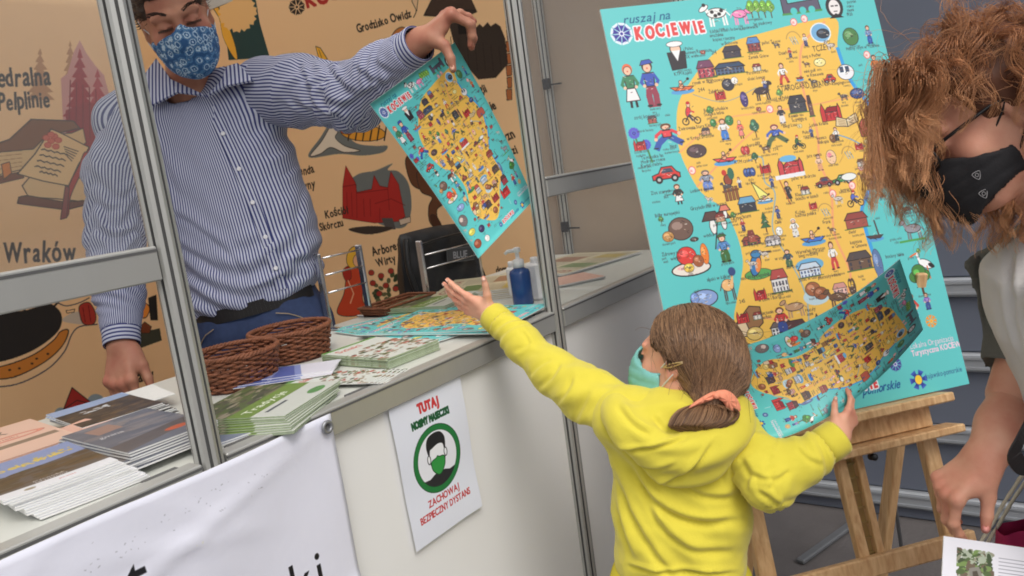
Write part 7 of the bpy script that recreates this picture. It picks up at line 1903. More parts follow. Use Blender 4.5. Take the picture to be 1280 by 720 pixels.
    tp = smooth([at(884, 505, 1.43), at(884, 518, 1.405), at(880, 532, 1.40), at(876, 541, 1.40)], 5, False); Mn = len(tp)
    mb = MB()
    for k in range(5): mb.tube(tp + e1 * (.008 * math.sin(k * 1.3)) + e2 * (.008 * math.cos(k * 1.3)), np.concatenate([np.full(Mn - 6, .012), np.linspace(.012, .003, 6)]), 8)
    mb.build('ponytail_core', [HC], root, True)
    # orange scrunchie with a bow
    OR = mat('orange_cotton', (244, 156, 124), rough=.85, var=.1, scale=120)
    mb = MB(); a = np.arange(40) * 2 * np.pi / 40; ring = knot + (.020 + .0035 * np.sin(9 * a))[:, None] * (np.cos(a)[:, None] * e2 + np.sin(a)[:, None] * unit(np.cross(e1, e2)) * .9 ) * .9 + e1[None] * (.006 * np.sin(2 * a))[:, None]
    dtail = unit(tp[3] - tp[0]); u_ = unit(np.cross(dtail, e1)); w_ = np.cross(dtail, u_)
    ring = knot + dtail * .002 + (.0150 + .0015 * np.sin(11 * a))[:, None] * (np.cos(a)[:, None] * u_ + np.sin(a)[:, None] * w_)
    mb.tube(ring, .0042 + .0008 * np.sin(13 * a), 8, closed=True)
    sc = mb.build('scrunchie', [OR], root, True)
    for out, dd in (([(861, 511), (866, 504), (878, 496), (892, 489), (898, 493), (890, 500), (876, 505)], 0), ([(893, 490), (906, 487), (916, 492), (923, 501), (926, 511), (922, 516), (911, 513), (904, 503), (897, 498)], 1)):
        o2 = smooth(out, 3); cen = o2.mean(0); vv = []; n_ = len(o2)
        for sc_, dz in ((1.0, 0), (.72, .0045), (.36, .0065)):
            for (x, y) in o2: vv.append(at(cen[0] + (x - cen[0]) * sc_, cen[1] + (y - cen[1]) * sc_, 1.392 - dz + .0022 * math.sin(x * .55 + y * .3)))
        vv.append(at(cen[0], cen[1], 1.3850)); m0 = len(vv)
        for (x, y) in o2: vv.append(at(x, y, 1.3945))
        fc = [(k * n_ + i_, k * n_ + (i_ + 1) % n_, (k + 1) * n_ + (i_ + 1) % n_, (k + 1) * n_ + i_) for k in range(2) for i_ in range(n_)] + [(2 * n_ + i_, 2 * n_ + (i_ + 1) % n_, m0 - 1) for i_ in range(n_)]
        fc += [(m0 + (i_ + 1) % n_, m0 + i_, i_, (i_ + 1) % n_)[::-1] for i_ in range(n_)] + [tuple(m0 + i_ for i_ in range(n_))]
        mb = MB(); mb.add(vv, fc); mb.build('bow_end', [OR], sc, True)
    mb = MB(); mb.lathe([(0, 0), (.005, .001), (.0065, .004), (.005, .007), (0, .008)], at(895, 494, 1.392), np.stack([cam_dir(1, 0, 0), cam_dir(0, 1, 0), -cam_dir(0, 0, 1)])[[1, 0, 2]], 12); mb.build('bow_knot', [OR], sc, True)
    P = []
    for k in range(340):
        b = v[r.integers(len(v))]; n_ = unit(b - hc); q = [b]; d_ = unit(n_ * .5 + unit(knot - b) + r.normal(0, .35, 3))
        for m_ in range(7): d_ = unit(d_ + r.normal(0, .18, 3) + unit(knot - q[-1]) * .12); q.append(q[-1] + d_ * .011)
        P.append(q)
    strands('loose_hairs', P, np.linspace(.00055, .0002, 8)[None], HM_, cap, 3)
    # hair clip
    def hit_(x_, y_):
        d = ray(x_, y_); d = d / np.linalg.norm(d); qv = v - CAM; t = qv @ d; dist = np.linalg.norm(qv - t[:, None] * d, axis=1); c = np.argsort(dist)[:14]; return CAM + d * (t[c].min() - .003)
    mb = MB(); c1, c2 = hit_(829, 459), hit_(853, 453); nrm = -cam_dir(0, 0, 1); q = unit(c2 - c1); side = np.cross(q, nrm)
    for s in (-1, 1): mb.tube(smooth([c1, c1 * .6 + c2 * .4 + side * s * .0045, c2 + side * s * .0012], 4, False) + nrm * .002, .0015, 5)
    mb.build('hair_clip', [mat('gold_clip', (222, 196, 150), rough=.3, metal=.8)], root, True)
    # mask
    mask_obj('face_mask', hc, M, z, mat('teal_mask', (128, 196, 190), rough=.85, var=.12, scale=60), root, top=.006, bot=-.116, back=.022, nose=.97, loopm=mat('white_elastic', (222, 222, 218), rough=.8))
    mb = MB(); mb.tube(smooth([at(826, 504, 1.47), at(838, 510, 1.445), at(852, 512, 1.435)], 4, False), .004, 6); mb.build('neck_cord', [mat('blue_cord', (40, 90, 170), rough=.7)], root, True)
    # ---- hoodie
    T_ = Sdf(np.minimum(pel, shR) - np.array([.30, .28, .06]), np.maximum(neck, shL) + np.array([.28, .28, .10]), .0045)
    T_.loft([pel + up * .03, pel + up * .07, at(850, 640, 1.525), chest, at(846, 535, 1.505), neck - up * .015], [.118, .129, .131, .128, .112, .055], [.092, .106, .100, .094, .080, .05], ax, fw, .03, 2.3)
    T_.cone(shL + ax * .06, shL + ax * .005, .060, .056, .05); T_.cone(shR - ax * .06, shR - ax * .005, .060, .056, .05)
    T_.cone(neck - up * .055, shL + ax * .02 + up * .008, .046, .042, .04); T_.cone(neck - up * .055, shR - ax * .02 + up * .008, .046, .042, .04)
    v, F = T_.mesh(2); nn = vnormals(v, F); q = v - pel; lu, la, lf = q @ up, q @ ax, q @ fw
    fold = .0045 * np.sin((lu * .8 + la * .55) * 62 + 2.5 * np.sin(la * 16)) * np.exp(-((lu - .10) / .10) ** 2) + .0045 * np.sin((lu * .75 - la * .7) * 55 + 2 * np.sin(lu * 20)) * np.exp(-((lu - .17) / .11) ** 2 - ((la + .06) / .09) ** 2) + .0035 * wave_noise(v, 24, 2) + .002 * wave_noise(v, 60, 6)
    fold += .006 * np.exp(-((v - (shL + ax * .02 - up * .05)) ** 2).sum(1) / .004) * np.sin((q @ unit(up + ax * .9)) * 130) + .005 * np.exp(-((v - (shR - ax * .02 - up * .06)) ** 2).sum(1) / .004) * np.sin((q @ unit(up - ax * .9)) * 120)
    fold += 1.5 * creases(v, nn, [([(785, 582), (806, 618), (842, 645), (880, 656), (925, 648)], 5, .008), ([(765, 592), (782, 640), (815, 690), (842, 722)], 5, .006), ([(758, 600), (770, 650), (790, 700)], 4.5, .005), ([(845, 600), (880, 622), (918, 622)], 4.5, .005), ([(800, 612), (826, 660), (868, 690), (922, 690)], 5, .005), ([(925, 520), (915, 550), (905, 585), (902, 605)], 3, .004), ([(782, 708), (830, 716), (925, 716)], 2.5, .005)])
    v = v + nn * fold[:, None]
    hood_ = body_obj('hoodie', v, F, YE, root)
    for nm, pts, rad, wr in (('sleeve', [shL + ax * .02, (shL + elL) / 2, elL, (elL + wrL) / 2, wrL], [.058, .050, .042, .036, .028], wrL), ('sleeve', [shR - ax * .015, (shR + elR) / 2 + ax * .012, elR, (elR + wrR) / 2, wrR], [.055, .047, .040, .035, .028], wrR)):
        T_ = Sdf(np.min(pts, 0) - .10, np.max(pts, 0) + .10, .0042); T_.chain(pts, rad, .03); d = unit(wr - pts[2])
        T_.cone(wr - d * .030, wr - d * .002, .0335 if nm else 0, .0325, .006)
        T_.cone(wr + d * .012, wr + d * .09, .05, .05, .003, 's')
        v, F = T_.mesh(1); st_, T = arm_stripe(v, pts); nn = vnormals(v, F); Lt = np.linalg.norm(np.diff(pts, axis=0), axis=1).sum()
        elb = np.exp(-((T - Lt * .50) / (Lt * .22)) ** 2)
        f_ = .0024 * elb * (.4 + .6 * wave_noise(v, 16, 15)) * np.sin(T * 125 + 3.5 * np.sin(st_ * 26 + 1) + 4 * wave_noise(v, 14, 5)) + .0022 * wave_noise(v, 26, 8) + .0025 * np.sin(T * 230 + st_ * 30) * np.exp(-((T - Lt * .84) / .03) ** 2) + .003 * np.sin(T * 70 + st_ * 50) * np.exp(-((T - Lt * .2) / .07) ** 2)
        f_ += .95 * creases(v, nn, [([(700, 452), (690, 470), (668, 488)], 3.5, .0045), ([(715, 468), (706, 492), (690, 508)], 3.5, .0045), ([(738, 486), (724, 510), (716, 535)], 4, .005), ([(648, 410), (660, 428), (640, 440)], 3, .003), ([(690, 448), (672, 458), (660, 472)], 3, .003), ([(935, 590), (955, 600), (975, 598)], 3, .004), ([(962, 612), (972, 600), (990, 588)], 3, .004), ([(945, 615), (960, 622), (975, 634)], 3, .004), ([(995, 560), (1010, 575), (1028, 582)], 3, .0035), ([(925, 570), (935, 592), (930, 612)], 3.5, .004)])
        cz = (T > Lt - .034); f_ = np.where(cz, .0008 * np.sin(st_ * 900), f_)
        body_obj(nm, v + nn * (f_ * np.clip((Lt + .012 - T) / .02, .1, 1))[:, None], F, YE, hood_)
    for wr, el in ((wrL, elL), (wrR, elR)):        # ribbed cuffs
        d = unit(wr - el); u_ = unit(np.cross(d, [.2, .3, .9])); w_ = np.cross(d, u_); n_ = 88; pr = [(.0285, -.030), (.0325, -.028), (.0330, -.016), (.0322, .004), (.0300, .009), (.0262, .008)]; vv = []
        for r_, h_ in pr:
            for k in range(n_): a = 2 * math.pi * k / n_; rr_ = r_ + (.0007 if k % 2 else -.0004); vv.append(wr + d * h_ + (math.cos(a) * u_ + math.sin(a) * w_) * rr_)
        mb = MB(); mb.add(vv, [(i * n_ + k, i * n_ + (k + 1) % n_, (i + 1) * n_ + (k + 1) % n_, (i + 1) * n_ + k) for i in range(len(pr) - 1) for k in range(n_)]); mb.build('cuff', [YE], hood_, True)
    # the hood lying on her back: a deep pouch with a rolled rim round the neck
    T_ = Sdf(neck - np.array([.20, .22, .17]), neck + np.array([.20, .20, .10]), .0036)
    rim = smooth([at(802, 500, 1.56), at(772, 508, 1.49), at(786, 535, 1.43), at(838, 562, 1.40), at(892, 558, 1.395), at(920, 530, 1.42), at(914, 508, 1.47)], 5, False)
    T_.chain(rim, np.interp(np.linspace(0, 1, len(rim)), [0, .2, .5, .8, 1], [.016, .020, .020, .020, .018]), .03)
    T_.ell(at(848, 546, 1.425), np.array([.096, .060, .020]), np.stack([ax, up, fw]), .03); T_.ell(at(852, 576, 1.412), np.array([.066, .044, .016]), np.stack([ax, up, fw]), .035)
    T_.ell(at(838, 515, 1.47), np.array([.07, .05, .05]), np.stack([ax, up, fw]), .03)
    v, F = T_.mesh(2); nn = vnormals(v, F); q = v - neck; la, lu = q @ ax, q @ up
    rr_ = np.sqrt((la * .75) ** 2 + (lu - .03) ** 2)
    f_ = .0030 * np.sin(rr_ * 150 + .8 * np.sin(la * 25)) * np.clip((-lu) / .03, 0, 1) + .002 * wave_noise(v, 30, 6)
    f_ += 1.4 * creases(v, nn, [([(742, 520), (752, 545), (775, 562), (805, 563), (835, 556), (862, 545)], 2.6, .0055), ([(748, 552), (775, 590), (812, 606), (845, 600), (875, 578), (895, 548)], 2.8, .005), ([(762, 560), (785, 580), (815, 588), (850, 580)], 3, .0035), ([(770, 505), (790, 530), (815, 545)], 4, .004), ([(815, 520), (830, 535), (850, 540)], 3.5, .003)])
    body_obj('hood', v + nn * f_[:, None], F, YE, hood_)
    # hem band, trousers, shoes
    T_ = Sdf(np.minimum.reduce(feet) - np.array([.15, .15, .03]), pel + np.array([.2, .2, .08]), .008)
    T_.loft([pel - up * .06, pel, pel + up * .05], [.112, .118, .110], [.090, .094, .086], ax, fw, .02, 2.3)
    for h_, f_ in zip(hips, feet): T_.chain([h_, (h_ + f_) / 2, f_ + [0, 0, .01]], [.078, .062, .050], .03)
    v, F = T_.mesh(1); v = v + vnormals(v, F) * (.004 * wave_noise(v, 28, 4))[:, None]
    body_obj('trousers', v, F, mat('yellow_trousers', (216, 200, 64), rough=.9, var=.05, bump=.1, bscale=400, spec=.15), root)
    for f_ in feet:
        mb = MB(); a2 = unit(np.array([fw[0], fw[1], 0])); mb.lathe([(0, 0), (.034, 0), (.037, .015), (.034, .04), (.028, .058), (0, .064)], f_ * [1, 1, 0] + a2 * .035, np.stack([a2 * 2.2, np.cross([0, 0, 1], a2), [0, 0, 1]]), 20); mb.build('shoe', [mat('white_trainer', (214, 214, 214), rough=.6)], root, True)
girl()
def girl_map():
    top = [at(893, 441, 1.58), at(1015, 418, 1.47), at(1125, 324, 1.37)]
    bot = [at(957, 553, 1.42), at(1062, 530, 1.40), at(1154, 412, 1.52)]
    o = bent_sheet('map_sheet', 'turquoise illustrated map sheet turned sideways in the girl\'s right hand', top, bot, uvrot=1)
    # head of the map to the right: u runs down the sheet, v along it
    return o
girl_map()
# ---------------------------------------------------------------- the woman bending in from the right
def woman():
    root = thing('person', 'woman with curly auburn hair and black mask bending down at the right edge', 'person', tuple(at(1420, 600, 1.22) * [1, 1, 0]))
    SK = skin_mat('woman_skin', (212, 158, 132), (196, 124, 102))
    hc = at(1232, 150, 1.20); z = 1.0
    f3 = cam_dir(-.77, .60, .12); M = frame(f3, cam_dir(-.56, -.80, .08)); L = lambda x, y, q: hc + (np.array([x, y, q]) * z) @ M
    neck = at(1330, 258, 1.19); chest = at(1380, 385, 1.20); pel = at(1470, 640, 1.30)
    shN, elN, wrN = at(1322, 322, 1.32), at(1264, 494, 1.36), at(1233, 570, 1.31)      # the arm on the lens side
    shF, elF, wrF = at(1480, 335, 1.10), at(1520, 520, 1.05), at(1480, 690, 1.05)
    S_ = Sdf(hc - .26, hc + .24, .0032)
    head_sdf(S_, hc, M, z, nose=1.02, lids=True); S_.cone(L(0, -.02, -.06), neck, .050, .058, .03)
    hv, hF = S_.mesh(1)
    T_ = Sdf(np.minimum(wrN, elN) - .17, np.maximum(wrN, elN) + .13, .0028)
    d = unit(cam_dir(-.72, .68, .10))
    n = unit(cam_dir(.60, .70, .30)); th = np.cross(d, n)
    tips = hand(T_, wrN, d, n, th, size=.94, curl=((.80, .55, .25), (.95, .55, .25), (1.05, .55, .25), (1.1, .6, .3)), spread=(.08, .02, -.04, -.10), thumb_pose=(.42, .80, .05, .05), wr=.027)
    nl_ = list(hand.nails)
    T_.chain([elN + (elN - wrN) * .2, (elN + wrN) / 2, wrN], [.035, .031, .0235], .03)
    av, aF = T_.mesh(1)
    B = Sdf(np.minimum.reduce([pel * [1, 1, 0], shN, wrF]) - .25, np.maximum.reduce([neck, shF, pel, elF]) + .25, .013)
    up = unit(neck - pel); ax = unit(shF - shN); ax = unit(ax - up * np.dot(ax, up)); fw = np.cross(ax, up)
    B.loft([pel, chest, neck], [.14, .15, .06], [.10, .10, .05], ax, fw); B.chain([shN, elN], [.045, .04], .02); B.chain([shF, elF, wrF], [.045, .036, .026], .02); B.cone(wrF, wrF + unit(wrF - elF) * .12, .026, .022, .02)
    fts = [np.array([pel[0] + s * ax[0] * .11 + .05, pel[1] + s * ax[1] * .11, .06]) for s in (-1, 1)]
    for s, f_ in zip((-1, 1), fts): B.chain([pel + ax * s * .09, (pel + f_) / 2, f_], [.08, .055, .04], .02)
    bv, bF = B.mesh(1)
    v, F = join((hv, hF), (av, aF), (bv, bF)); fl = np.zeros(len(v)); l_ = (v - hc) @ M.T
    for s in (-1, 1): fl += .3 * np.exp(-((l_[:, 0] - s * .045) ** 2 + (l_[:, 1] - .08) ** 2 + (l_[:, 2] + .01) ** 2) / .0009)
    for t_ in hand.kn: fl += .30 * np.exp(-((v - t_) ** 2).sum(1) / .00016)
    for t_ in tips: fl += .5 * np.exp(-((v - t_) ** 2).sum(1) / .00022)
    body_obj('body', v, F, SK, root, {'flush': np.clip(fl, 0, 1)})
    NM = mat('woman_nail', (226, 150, 140), rough=.3, var=.05)
    for q_ in nl_: nails('fingernail', [q_], NM, root)
    # eyes seen from the side: lash and brow lines
    HB = mat('auburn_brow', (120, 72, 46), rough=.6); r = np.random.default_rng(3); P = []
    for s in (-1, 1):
        for k in range(60):
            x = r.uniform(.014, .052); b = L(s * x, .0970 - .3 * max(0, x - .022) ** 1.25, .033 + r.uniform(-.003, .003)); e = b + M[0] * s * .008 + M[2] * .003; P.append([b, (b + e) / 2, e])
    o_ = strands('eyebrows', P, [[.0007, .0006, .0002]], HB, root, 3); o_['kind'] = 'stuff'
    # glasses
    BK = mat('black_acetate', (24, 24, 26), rough=.3)
    g = thing_part = None
    mb = MB()
    for s in (-1, 1):
        a = np.arange(28) * 2 * np.pi / 28
        ring = np.stack([L(s * .034 + .025 * np.sign(math.cos(t)) * abs(math.cos(t)) ** .8, .112 - .12 * abs(.025 * math.cos(t)), .008 + .019 * np.sign(math.sin(t)) * abs(math.sin(t)) ** .8) for t in a])
        mb.tube(ring, .0019, 6, closed=True)
        mb.tube([L(s * .060, .109, .018), L(s * .074, .075, .020), L(s * .080, .02, .020), L(s * .080, -.015, .012)], .0026, 6)
    mb.tube([L(-.010, .111, .012), L(0, .115, .014), L(.010, .111, .012)], .0018, 6)
    gl = mb.build('glasses', [BK], root, True)
    mb = MB()
    for s in (-1, 1):
        a = np.arange(20) * 2 * np.pi / 20; mb.lathe([(0, 0), (.018, 0), (.018, .001), (0, .001)], L(s * .034, .1105, .008), np.stack([M[0] * 1.3, M[2], M[1]]), 20)
    mb.build('lens', [M_GLASS], gl)
    # mask with two small round prints
    BM = mat('black_cloth', (34, 33, 36), rough=.8, var=.2, scale=70, bump=.1, bscale=300)
    mk = mask_obj('face_mask', hc, M, z, BM, root, top=.004, bot=-.114, back=.024, off=.006, droop=.28, nose=1.02, loopm=BM)
    # two small printed rings on the near cheek of the mask
    mv = np.zeros(len(mk.data.vertices) * 3); mk.data.vertices.foreach_get('co', mv); mv = mv.reshape(-1, 3) + base_of(root)
    mbn = MB()
    for (px, py) in ((1217, 219), (1234, 244)):
        dd = ray(px, py); dd = dd / np.linalg.norm(dd); qv = mv - CAM; t = qv @ dd; dist = np.linalg.norm(qv - t[:, None] * dd, axis=1); c = np.where(dist < .006)[0]
        if not len(c): continue
        p = mv[c[np.argmin(t[c])]]; e1 = cam_dir(.5, -.8, 0); e2 = cam_dir(.8, .5, 0); a = np.arange(3) * 2 * np.pi / 3
        tri = smooth([p - dd * .003 + .0075 * (math.cos(t_) * e1 + math.sin(t_) * e2) for t_ in a], 6); mbn.tube(tri, .0007, 4, closed=True); mbn.tube([p - dd * .003 + .0028 * (math.cos(t_) * e1 + math.sin(t_) * e2) for t_ in np.arange(8) * .785], .0006, 4, closed=True)
    if mbn.n: mbn.build('print', [mat('grey_print', (140, 138, 140), rough=.7)], mk, True)
    # ---- curly hair: thousands of strands gathered in ringlets
    HMt = hair_mat('auburn_hair', (120, 72, 48), (196, 132, 88), tip=(222, 168, 122), rough=.36)
    HC = mat('auburn_base', (92, 54, 34), rough=.6, var=.4, scale=40)
    T_ = Sdf(hc - .2, hc + .2, .0055); T_.ell(L(0, -.018, .050), np.array([.086, .106, .086]), M, .01); T_.ell(L(0, -.04, .02), np.array([.086, .090, .088]), M, .02); T_.ell(L(0, -.05, -.05), np.array([.075, .06, .06]), M, .03)
    sl, (X, Y, Z) = T_.reg(T_.lo, T_.lo + T_.n * T_.h); x, y, q = X - hc[0], Y - hc[1], Z - hc[2]
    lx, ly, lz = [x * M[i][0] + y * M[i][1] + q * M[i][2] for i in range(3)]
    T_.d = np.maximum(T_.d, np.minimum(ly - .040, .075 - lz)).astype(np.float32)
    v, F = T_.mesh(1); v = v + vnormals(v, F) * (.004 * wave_noise(v, 90, 3))[:, None]; cap = body_obj('hair', v, F, HC, root)
    nn = vnormals(v, F); r = np.random.default_rng(9)
    NL, PER, Mn = 420, 18, 28
    ids = r.choice(len(v), NL); P = np.zeros((NL * PER, Mn, 3)); g_ = np.array([0, 0, -1.0])
    lv = (v - hc) @ M.T
    for c, i in enumerate(ids):
        b, n_ = v[i], nn[i]; l3 = lv[i]
        front = np.clip((l3[1] + .02) / .08, 0, 1) * np.clip((l3[2]) / .06, 0, 1)
        ln = r.uniform(.10, .165) + .03 * front
        d = unit(n_ * .60 + M[1] * (.35 * front) - M[1] * .25 * (1 - front) + r.normal(0, .25, 3)); p = b.copy(); path = [p]
        for j in range(Mn - 1):
            d = unit(d + g_ * (.26 + .10 * (j / Mn)) + r.normal(0, .03, 3)); p = p + d * ln / Mn
            w = p - hc; lw = M @ w; e = math.sqrt((lw[0] / .098) ** 2 + ((lw[1] + .015) / .118) ** 2 + ((lw[2] - .03) / .100) ** 2)
            if e < 1: p = hc + w / max(e, .3)
            path.append(p)
        path = np.array(path); t = np.linspace(0, 1, Mn); tw = r.uniform(1.2, 2.8) * (1 if r.random() < .5 else -1); ph = r.uniform(0, 6.28); R_ = r.uniform(.005, .011)
        tg = unit(path[-1] - path[0]); e1 = unit(np.cross(tg, [.3, .5, .8])); e2 = np.cross(tg, e1)
        hel = (np.cos(ph + tw * 2 * np.pi * t) * R_ * np.minimum(1, t * 3))[:, None] * e1 + (np.sin(ph + tw * 2 * np.pi * t) * R_ * np.minimum(1, t * 3))[:, None] * e2
        for k in range(PER):
            o_ = r.normal(0, .0042, 3); fz = r.normal(0, .011, 3) * r.random() ** 2; P[c * PER + k] = path + hel * r.uniform(.8, 1.2) + o_ * (.45 + 1.0 * np.sin(np.pi * t[:, None] ** .8)) + fz * (t[:, None] ** 1.5) * .7
    # the near side is swept back: no lock hangs in front of the cheek and the mask
    cc = (P - CAM) @ RW; px_, py_ = PW / 2 + 993.0 * cc[..., 0] / cc[..., 2], PH / 2 + 993.0 * cc[..., 1] / cc[..., 2]
    hit = (py_ > np.interp(px_, [1150, 1168, 1225, 1262, 1290, 1400], [205, 182, 158, 160, 210, 215])) & (px_ > 1166) & (px_ < 1300) & (cc[..., 2] < 1.16)
    P = P[~hit.any(1)]
    strands('curls', P, np.linspace(.00050, .00020, Mn)[None], HMt, cap, 3)
    # fly-away hairs
    N = 420; ids = r.choice(len(v), N); P = np.zeros((N, 12, 3)); P[:, 0] = v[ids]; d = nn[ids] + r.normal(0, .5, (N, 3)); d /= np.linalg.norm(d, axis=1)[:, None]
    for j in range(1, 12): d = d + r.normal(0, .25, (N, 3)) + g_ * .06; d /= np.linalg.norm(d, axis=1)[:, None]; P[:, j] = P[:, j - 1] + d * .0125
    pp, dd_ = pix(P.reshape(-1, 3)); pp = pp.reshape(N, 12, 2); hit = (pp[..., 1] > 150) & (pp[..., 0] > 1166) & (pp[..., 0] < 1310)
    P = P[~hit.any(1)]
    strands('stray_hairs', P, np.linspace(.0004, .00015, 12)[None], HMt, cap, 3)
    # long front locks that fall past the map board
    roots = [L(r.uniform(-.06, .06), r.uniform(.03, .085), r.uniform(.085, .12)) for _ in range(64)]
    P = []
    for c, b in enumerate(roots):
        ex = r.uniform(1088, 1168); ey = r.uniform(215, 268) if ex < 1114 else r.uniform(150, 238) - .5 * max(0, ex - 1140); e = at(ex, ey, 1.08 + r.uniform(-.06, .07)); m1 = at(1140 + (ex - 1130) * .9 + r.uniform(-8, 8), 95 + r.uniform(-25, 25), 1.09 + r.uniform(-.06, .06))
        path = smooth([b, m1, m1 * .45 + e * .55 + cam_dir(-.012, 0, 0), e], 9, False); n_ = len(path); t = np.linspace(0, 1, n_); tw = r.uniform(1.0, 2.2); ph = r.uniform(0, 6.28); R_ = r.uniform(.005, .012)
        e1, e2 = cam_dir(1, 0, .2), cam_dir(0, .2, 1)
        hel = (np.cos(ph + tw * 6.28 * t) * R_ * np.minimum(1, 2 * t))[:, None] * e1 + (np.sin(ph + tw * 6.28 * t) * R_)[:, None] * e2
        for k in range(22): P.append(path + hel * r.uniform(.7, 1.3) + r.normal(0, .0034, 3) * (.35 + 1.1 * np.sin(np.pi * t[:, None] ** .8)) + r.normal(0, .008, 3) * r.random() ** 2 * t[:, None] ** 1.5)
    strands('front_locks', P, np.linspace(.00055, .0002, len(P[0]))[None], HMt, cap, 3)
    # ---- clothes
    GT = mat('light_grey_jersey', (200, 198, 196), rough=.9, var=.05, bump=.08, bscale=350); DK = mat('olive_grey_cardigan', (98, 98, 92), rough=.95, var=.12, scale=200, bump=.2, bscale=380)
    T_ = Sdf(np.minimum(pel, shN) - .28, np.maximum(neck, shF) + .26, .008)
    T_.loft([pel - up * .05, pel + up * .1, chest, chest + (neck - chest) * .55, neck - up * .02], [.165, .165, .172, .168, .07], [.125, .125, .135, .115, .055], ax, fw, .03, 2.3)
    v, F = T_.mesh(2); nn = vnormals(v, F); v = v + nn * (.006 * wave_noise(v, 16, 2) + .003 * wave_noise(v, 40, 3) + creases(v, nn, [([(1262, 300), (1258, 350), (1268, 410), (1290, 470)], 6, .007), ([(1285, 320), (1276, 380), (1290, 440)], 6, .006), ([(1240, 360), (1255, 420), (1282, 480)], 5, .006), ([(1310, 300), (1285, 340), (1262, 390)], 6, .005)]))[:, None]; body_obj('t_shirt', v, F, GT, root)
    T_ = Sdf(np.minimum(pel, elN) - .30, np.maximum(neck, shF) + .28, .007)
    T_.loft([pel - up * .10, pel + up * .1, chest, chest + (neck - chest) * .55, neck - up * .06], [.185, .184, .190, .186, .085], [.145, .145, .152, .130, .065], ax, fw, .03, 2.3)
    sl, (X, Y, Z) = T_.reg(T_.lo, T_.lo + T_.n * T_.h); q = [X - chest[0], Y - chest[1], Z - chest[2]]
    lf = sum(q[i] * fw[i] for i in range(3)); la = sum(q[i] * ax[i] for i in range(3)); lu = sum(q[i] * up[i] for i in range(3))
    opening = np.maximum(np.abs(la + .045) - .125, .04 - lf)                       # open front
    T_.d = np.maximum(T_.d, -opening).astype(np.float32)
    T_.chain([shN + ax * .05, shN, elN - (elN - shN) * .02], [.070, .074, .058], .03); T_.chain([shF - ax * .05, shF, elF], [.085, .080, .062], .05)
    dd = unit(elN - shN); T_.cone(elN, elN + unit(wrN - elN) * .05, .056, .053, .02); T_.cone(elN + unit(wrN - elN) * .034, elN + unit(wrN - elN) * .10, .09, .09, .004, 's')
    v, F = T_.mesh(1); nn = vnormals(v, F); v = v + nn * (.005 * wave_noise(v, 22, 4) + .0025 * wave_noise(v, 60, 5))[:, None]; cg = body_obj('cardigan', v, F, DK, root)
    JN = mat('dark_trousers', (44, 46, 56), rough=.85, var=.2)
    T_ = Sdf(np.minimum.reduce(fts + [pel]) - .2, pel + .25, .012); T_.loft([pel - up * .14, pel, pel + up * .06], [.175, .18, .165], [.14, .14, .12], ax, fw, .02)
    for s, f_ in zip((-1, 1), fts): T_.chain([pel + ax * s * .09, (pel + f_) / 2, f_], [.105, .08, .065], .03)
    v, F = T_.mesh(1); body_obj('trousers', v, F, JN, root)
    for f_ in fts:
        mb = MB(); a2 = unit(np.array([fw[0], fw[1], 0])); mb.lathe([(0, 0), (.042, 0), (.045, .02), (.04, .05), (.034, .07), (0, .075)], f_ * [1, 1, 0] + a2 * .05, np.stack([a2 * 2.4, np.cross([0, 0, 1], a2), [0, 0, 1]]), 20); mb.build('shoe', [M_BLACKPL], root, True)
    return tips, d
W_TIPS, W_D = woman()
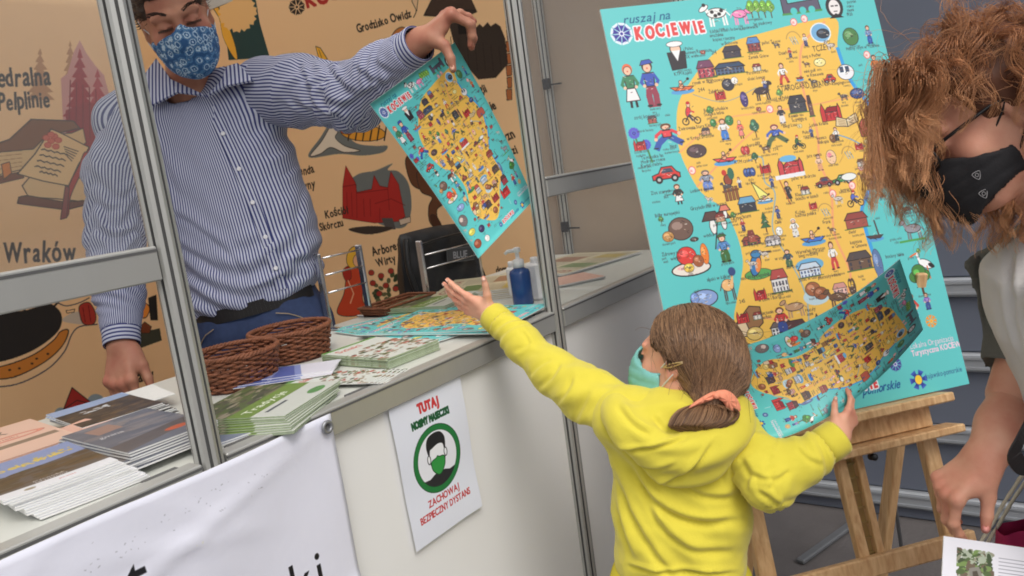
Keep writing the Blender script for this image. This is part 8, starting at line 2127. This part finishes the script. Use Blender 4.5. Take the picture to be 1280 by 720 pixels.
def corner_items():
    # leaflet that the woman takes hold of, bag with cord handles
    tl, tr, br, bl = at(1180, 670, 1.265), at(1345, 694, 1.29), at(1330, 900, 1.20), at(1170, 870, 1.16)
    v = [bl, br, tr, tl]; n_ = unit(np.cross(br - bl, tl - bl)); fl = np.dot(n_, CAM - bl) > 0; n_ = n_ if fl else -n_
    m = MB(); m.add(v, [(0, 1, 2, 3) if fl else (3, 2, 1, 0)], 0, [(0, 0), (1, 0), (1, 1), (0, 1)]); m.add([p - n_ * .0015 for p in v] + v, [(3, 2, 1, 0) if fl else (0, 1, 2, 3), (0, 1, 5, 4), (1, 2, 6, 5), (2, 3, 7, 6), (3, 0, 4, 7)], 1)
    o = m.build('leaflet', [mat_print('leaflet_page', leaflet_photo(), rough=.45), M_PAPER], None, loc=tuple(np.mean(v, 0)), uv=True)
    tag(o, 'white printed leaflet with a woodland photo between the bending woman\'s fingertips', 'leaflet')
    PK = mat('raspberry_cloth', (170, 36, 84), rough=.8, var=.1, bump=.1, bscale=200); CORD = mat('beige_cord', (206, 196, 176), rough=.85, var=.15, scale=200)
    c = at(1345, 760, 1.52); t = thing('cloth_bag', 'raspberry pink cloth bag with beige cord handles at the lower right corner', 'bag', (c[0], c[1], 0))
    e1 = cam_dir(1, .15, 0); e3 = cam_dir(0, 0, 1); e1[2] = 0; e1 = unit(e1); e3 = np.cross([0, 0, 1], e1)
    v, f = [], []; nx, nz = 16, 12; top = at(1262, 655, 1.50)[2]; ztop, zbot = top, top - .34
    k = 0
    for j in range(nz + 1):
        for i in range(nx * 2):
            a = i / (nx * 2) * 2 * math.pi; t_ = j / nz; ww = .150 * (1 - .08 * t_); dd = .06 * (1 - .55 * t_)
            ca, sa = math.cos(a), math.sin(a); x_ = ww * np.sign(ca) * abs(ca) ** .6; y_ = dd * np.sign(sa) * abs(sa) ** .6
            w_ = .006 * math.sin(5 * a + 7 * t_)
            v.append(np.array([c[0], c[1], 0]) + e1 * (x_) + e3 * (y_ + w_) + np.array([0, 0, zbot + (ztop - zbot) * t_ - .012 * (math.cos(a * 2) * .5 + .5) * (t_ > .9)]))
    n2 = nx * 2
    f = [(j * n2 + i, j * n2 + (i + 1) % n2, (j + 1) * n2 + (i + 1) % n2, (j + 1) * n2 + i) for j in range(nz) for i in range(n2)] + [tuple(range(n2))[::-1]]
    mesh_obj('body', v, f, [PK], t, True)
    for dpt, s_ in ((1.42, 0), (1.52, 9)):
        P = smooth([at(1222 + s_, 684, dpt), at(1240 + s_, 655, dpt), at(1262 + s_, 618, dpt), at(1290 + s_, 585, dpt), at(1330, 600, dpt), at(1370, 680, dpt)], 6, False)
        a = np.arange(len(P)); mb = MB(); mb.tube(P, .0032 + .0005 * np.sin(a * 2.2), 6); mb.build('cord_handle', [CORD], t, True)
    # small folding table that carries the bag, below the frame
    s = thing('folding_table', 'small folding table under the pink bag at the lower right', 'table', (c[0], c[1], 0))
    m = MB(); m.box((c[0] + .1, c[1] - .05, zbot - .012), (.55, .45, .02), bev=.004); m.build('tabletop', [M_TOP], s)
    for sx in (-1, 1):
        for sy in (-1, 1): m = MB(); m.tube([(c[0] + .1 + sx * .24, c[1] - .05 + sy * .19, zbot - .022), (c[0] + .1 + sx * .24, c[1] - .05 + sy * .19, 0)], .012, 8); m.build('leg', [M_STEEL], s, True)
    # black strap over the woman's forearm
    k = thing('shoulder_strap', 'black webbing strap hanging by the bending woman\'s elbow', 'strap', tuple(at(1285, 560, 1.12)))
    P = smooth([at(1300, 470, 1.14), at(1290, 515, 1.12), at(1276, 548, 1.10), at(1268, 570, 1.10), at(1285, 585, 1.12), at(1320, 560, 1.14)], 6, False); mb = MB()
    sd_ = cam_dir(.35, .35, -.87); tg = np.gradient(P, axis=0); vv = []
    for p_, t_ in zip(P, tg):
        w_ = unit(np.cross(unit(t_), sd_)); n_ = unit(np.cross(unit(t_), w_))
        for a_, b_ in ((-.012, -.0012), (.012, -.0012), (.012, .0012), (-.012, .0012)): vv.append(p_ + w_ * a_ + n_ * b_)
    mb.add(vv, [(i * 4 + k, i * 4 + (k + 1) % 4, i * 4 + 4 + (k + 1) % 4, i * 4 + 4 + k) for i in range(len(P) - 1) for k in range(4)] + [(3, 2, 1, 0), tuple(len(vv) - 4 + k for k in range(4))])
    mb.build('webbing', [M_BLACKPL], k)
corner_items()
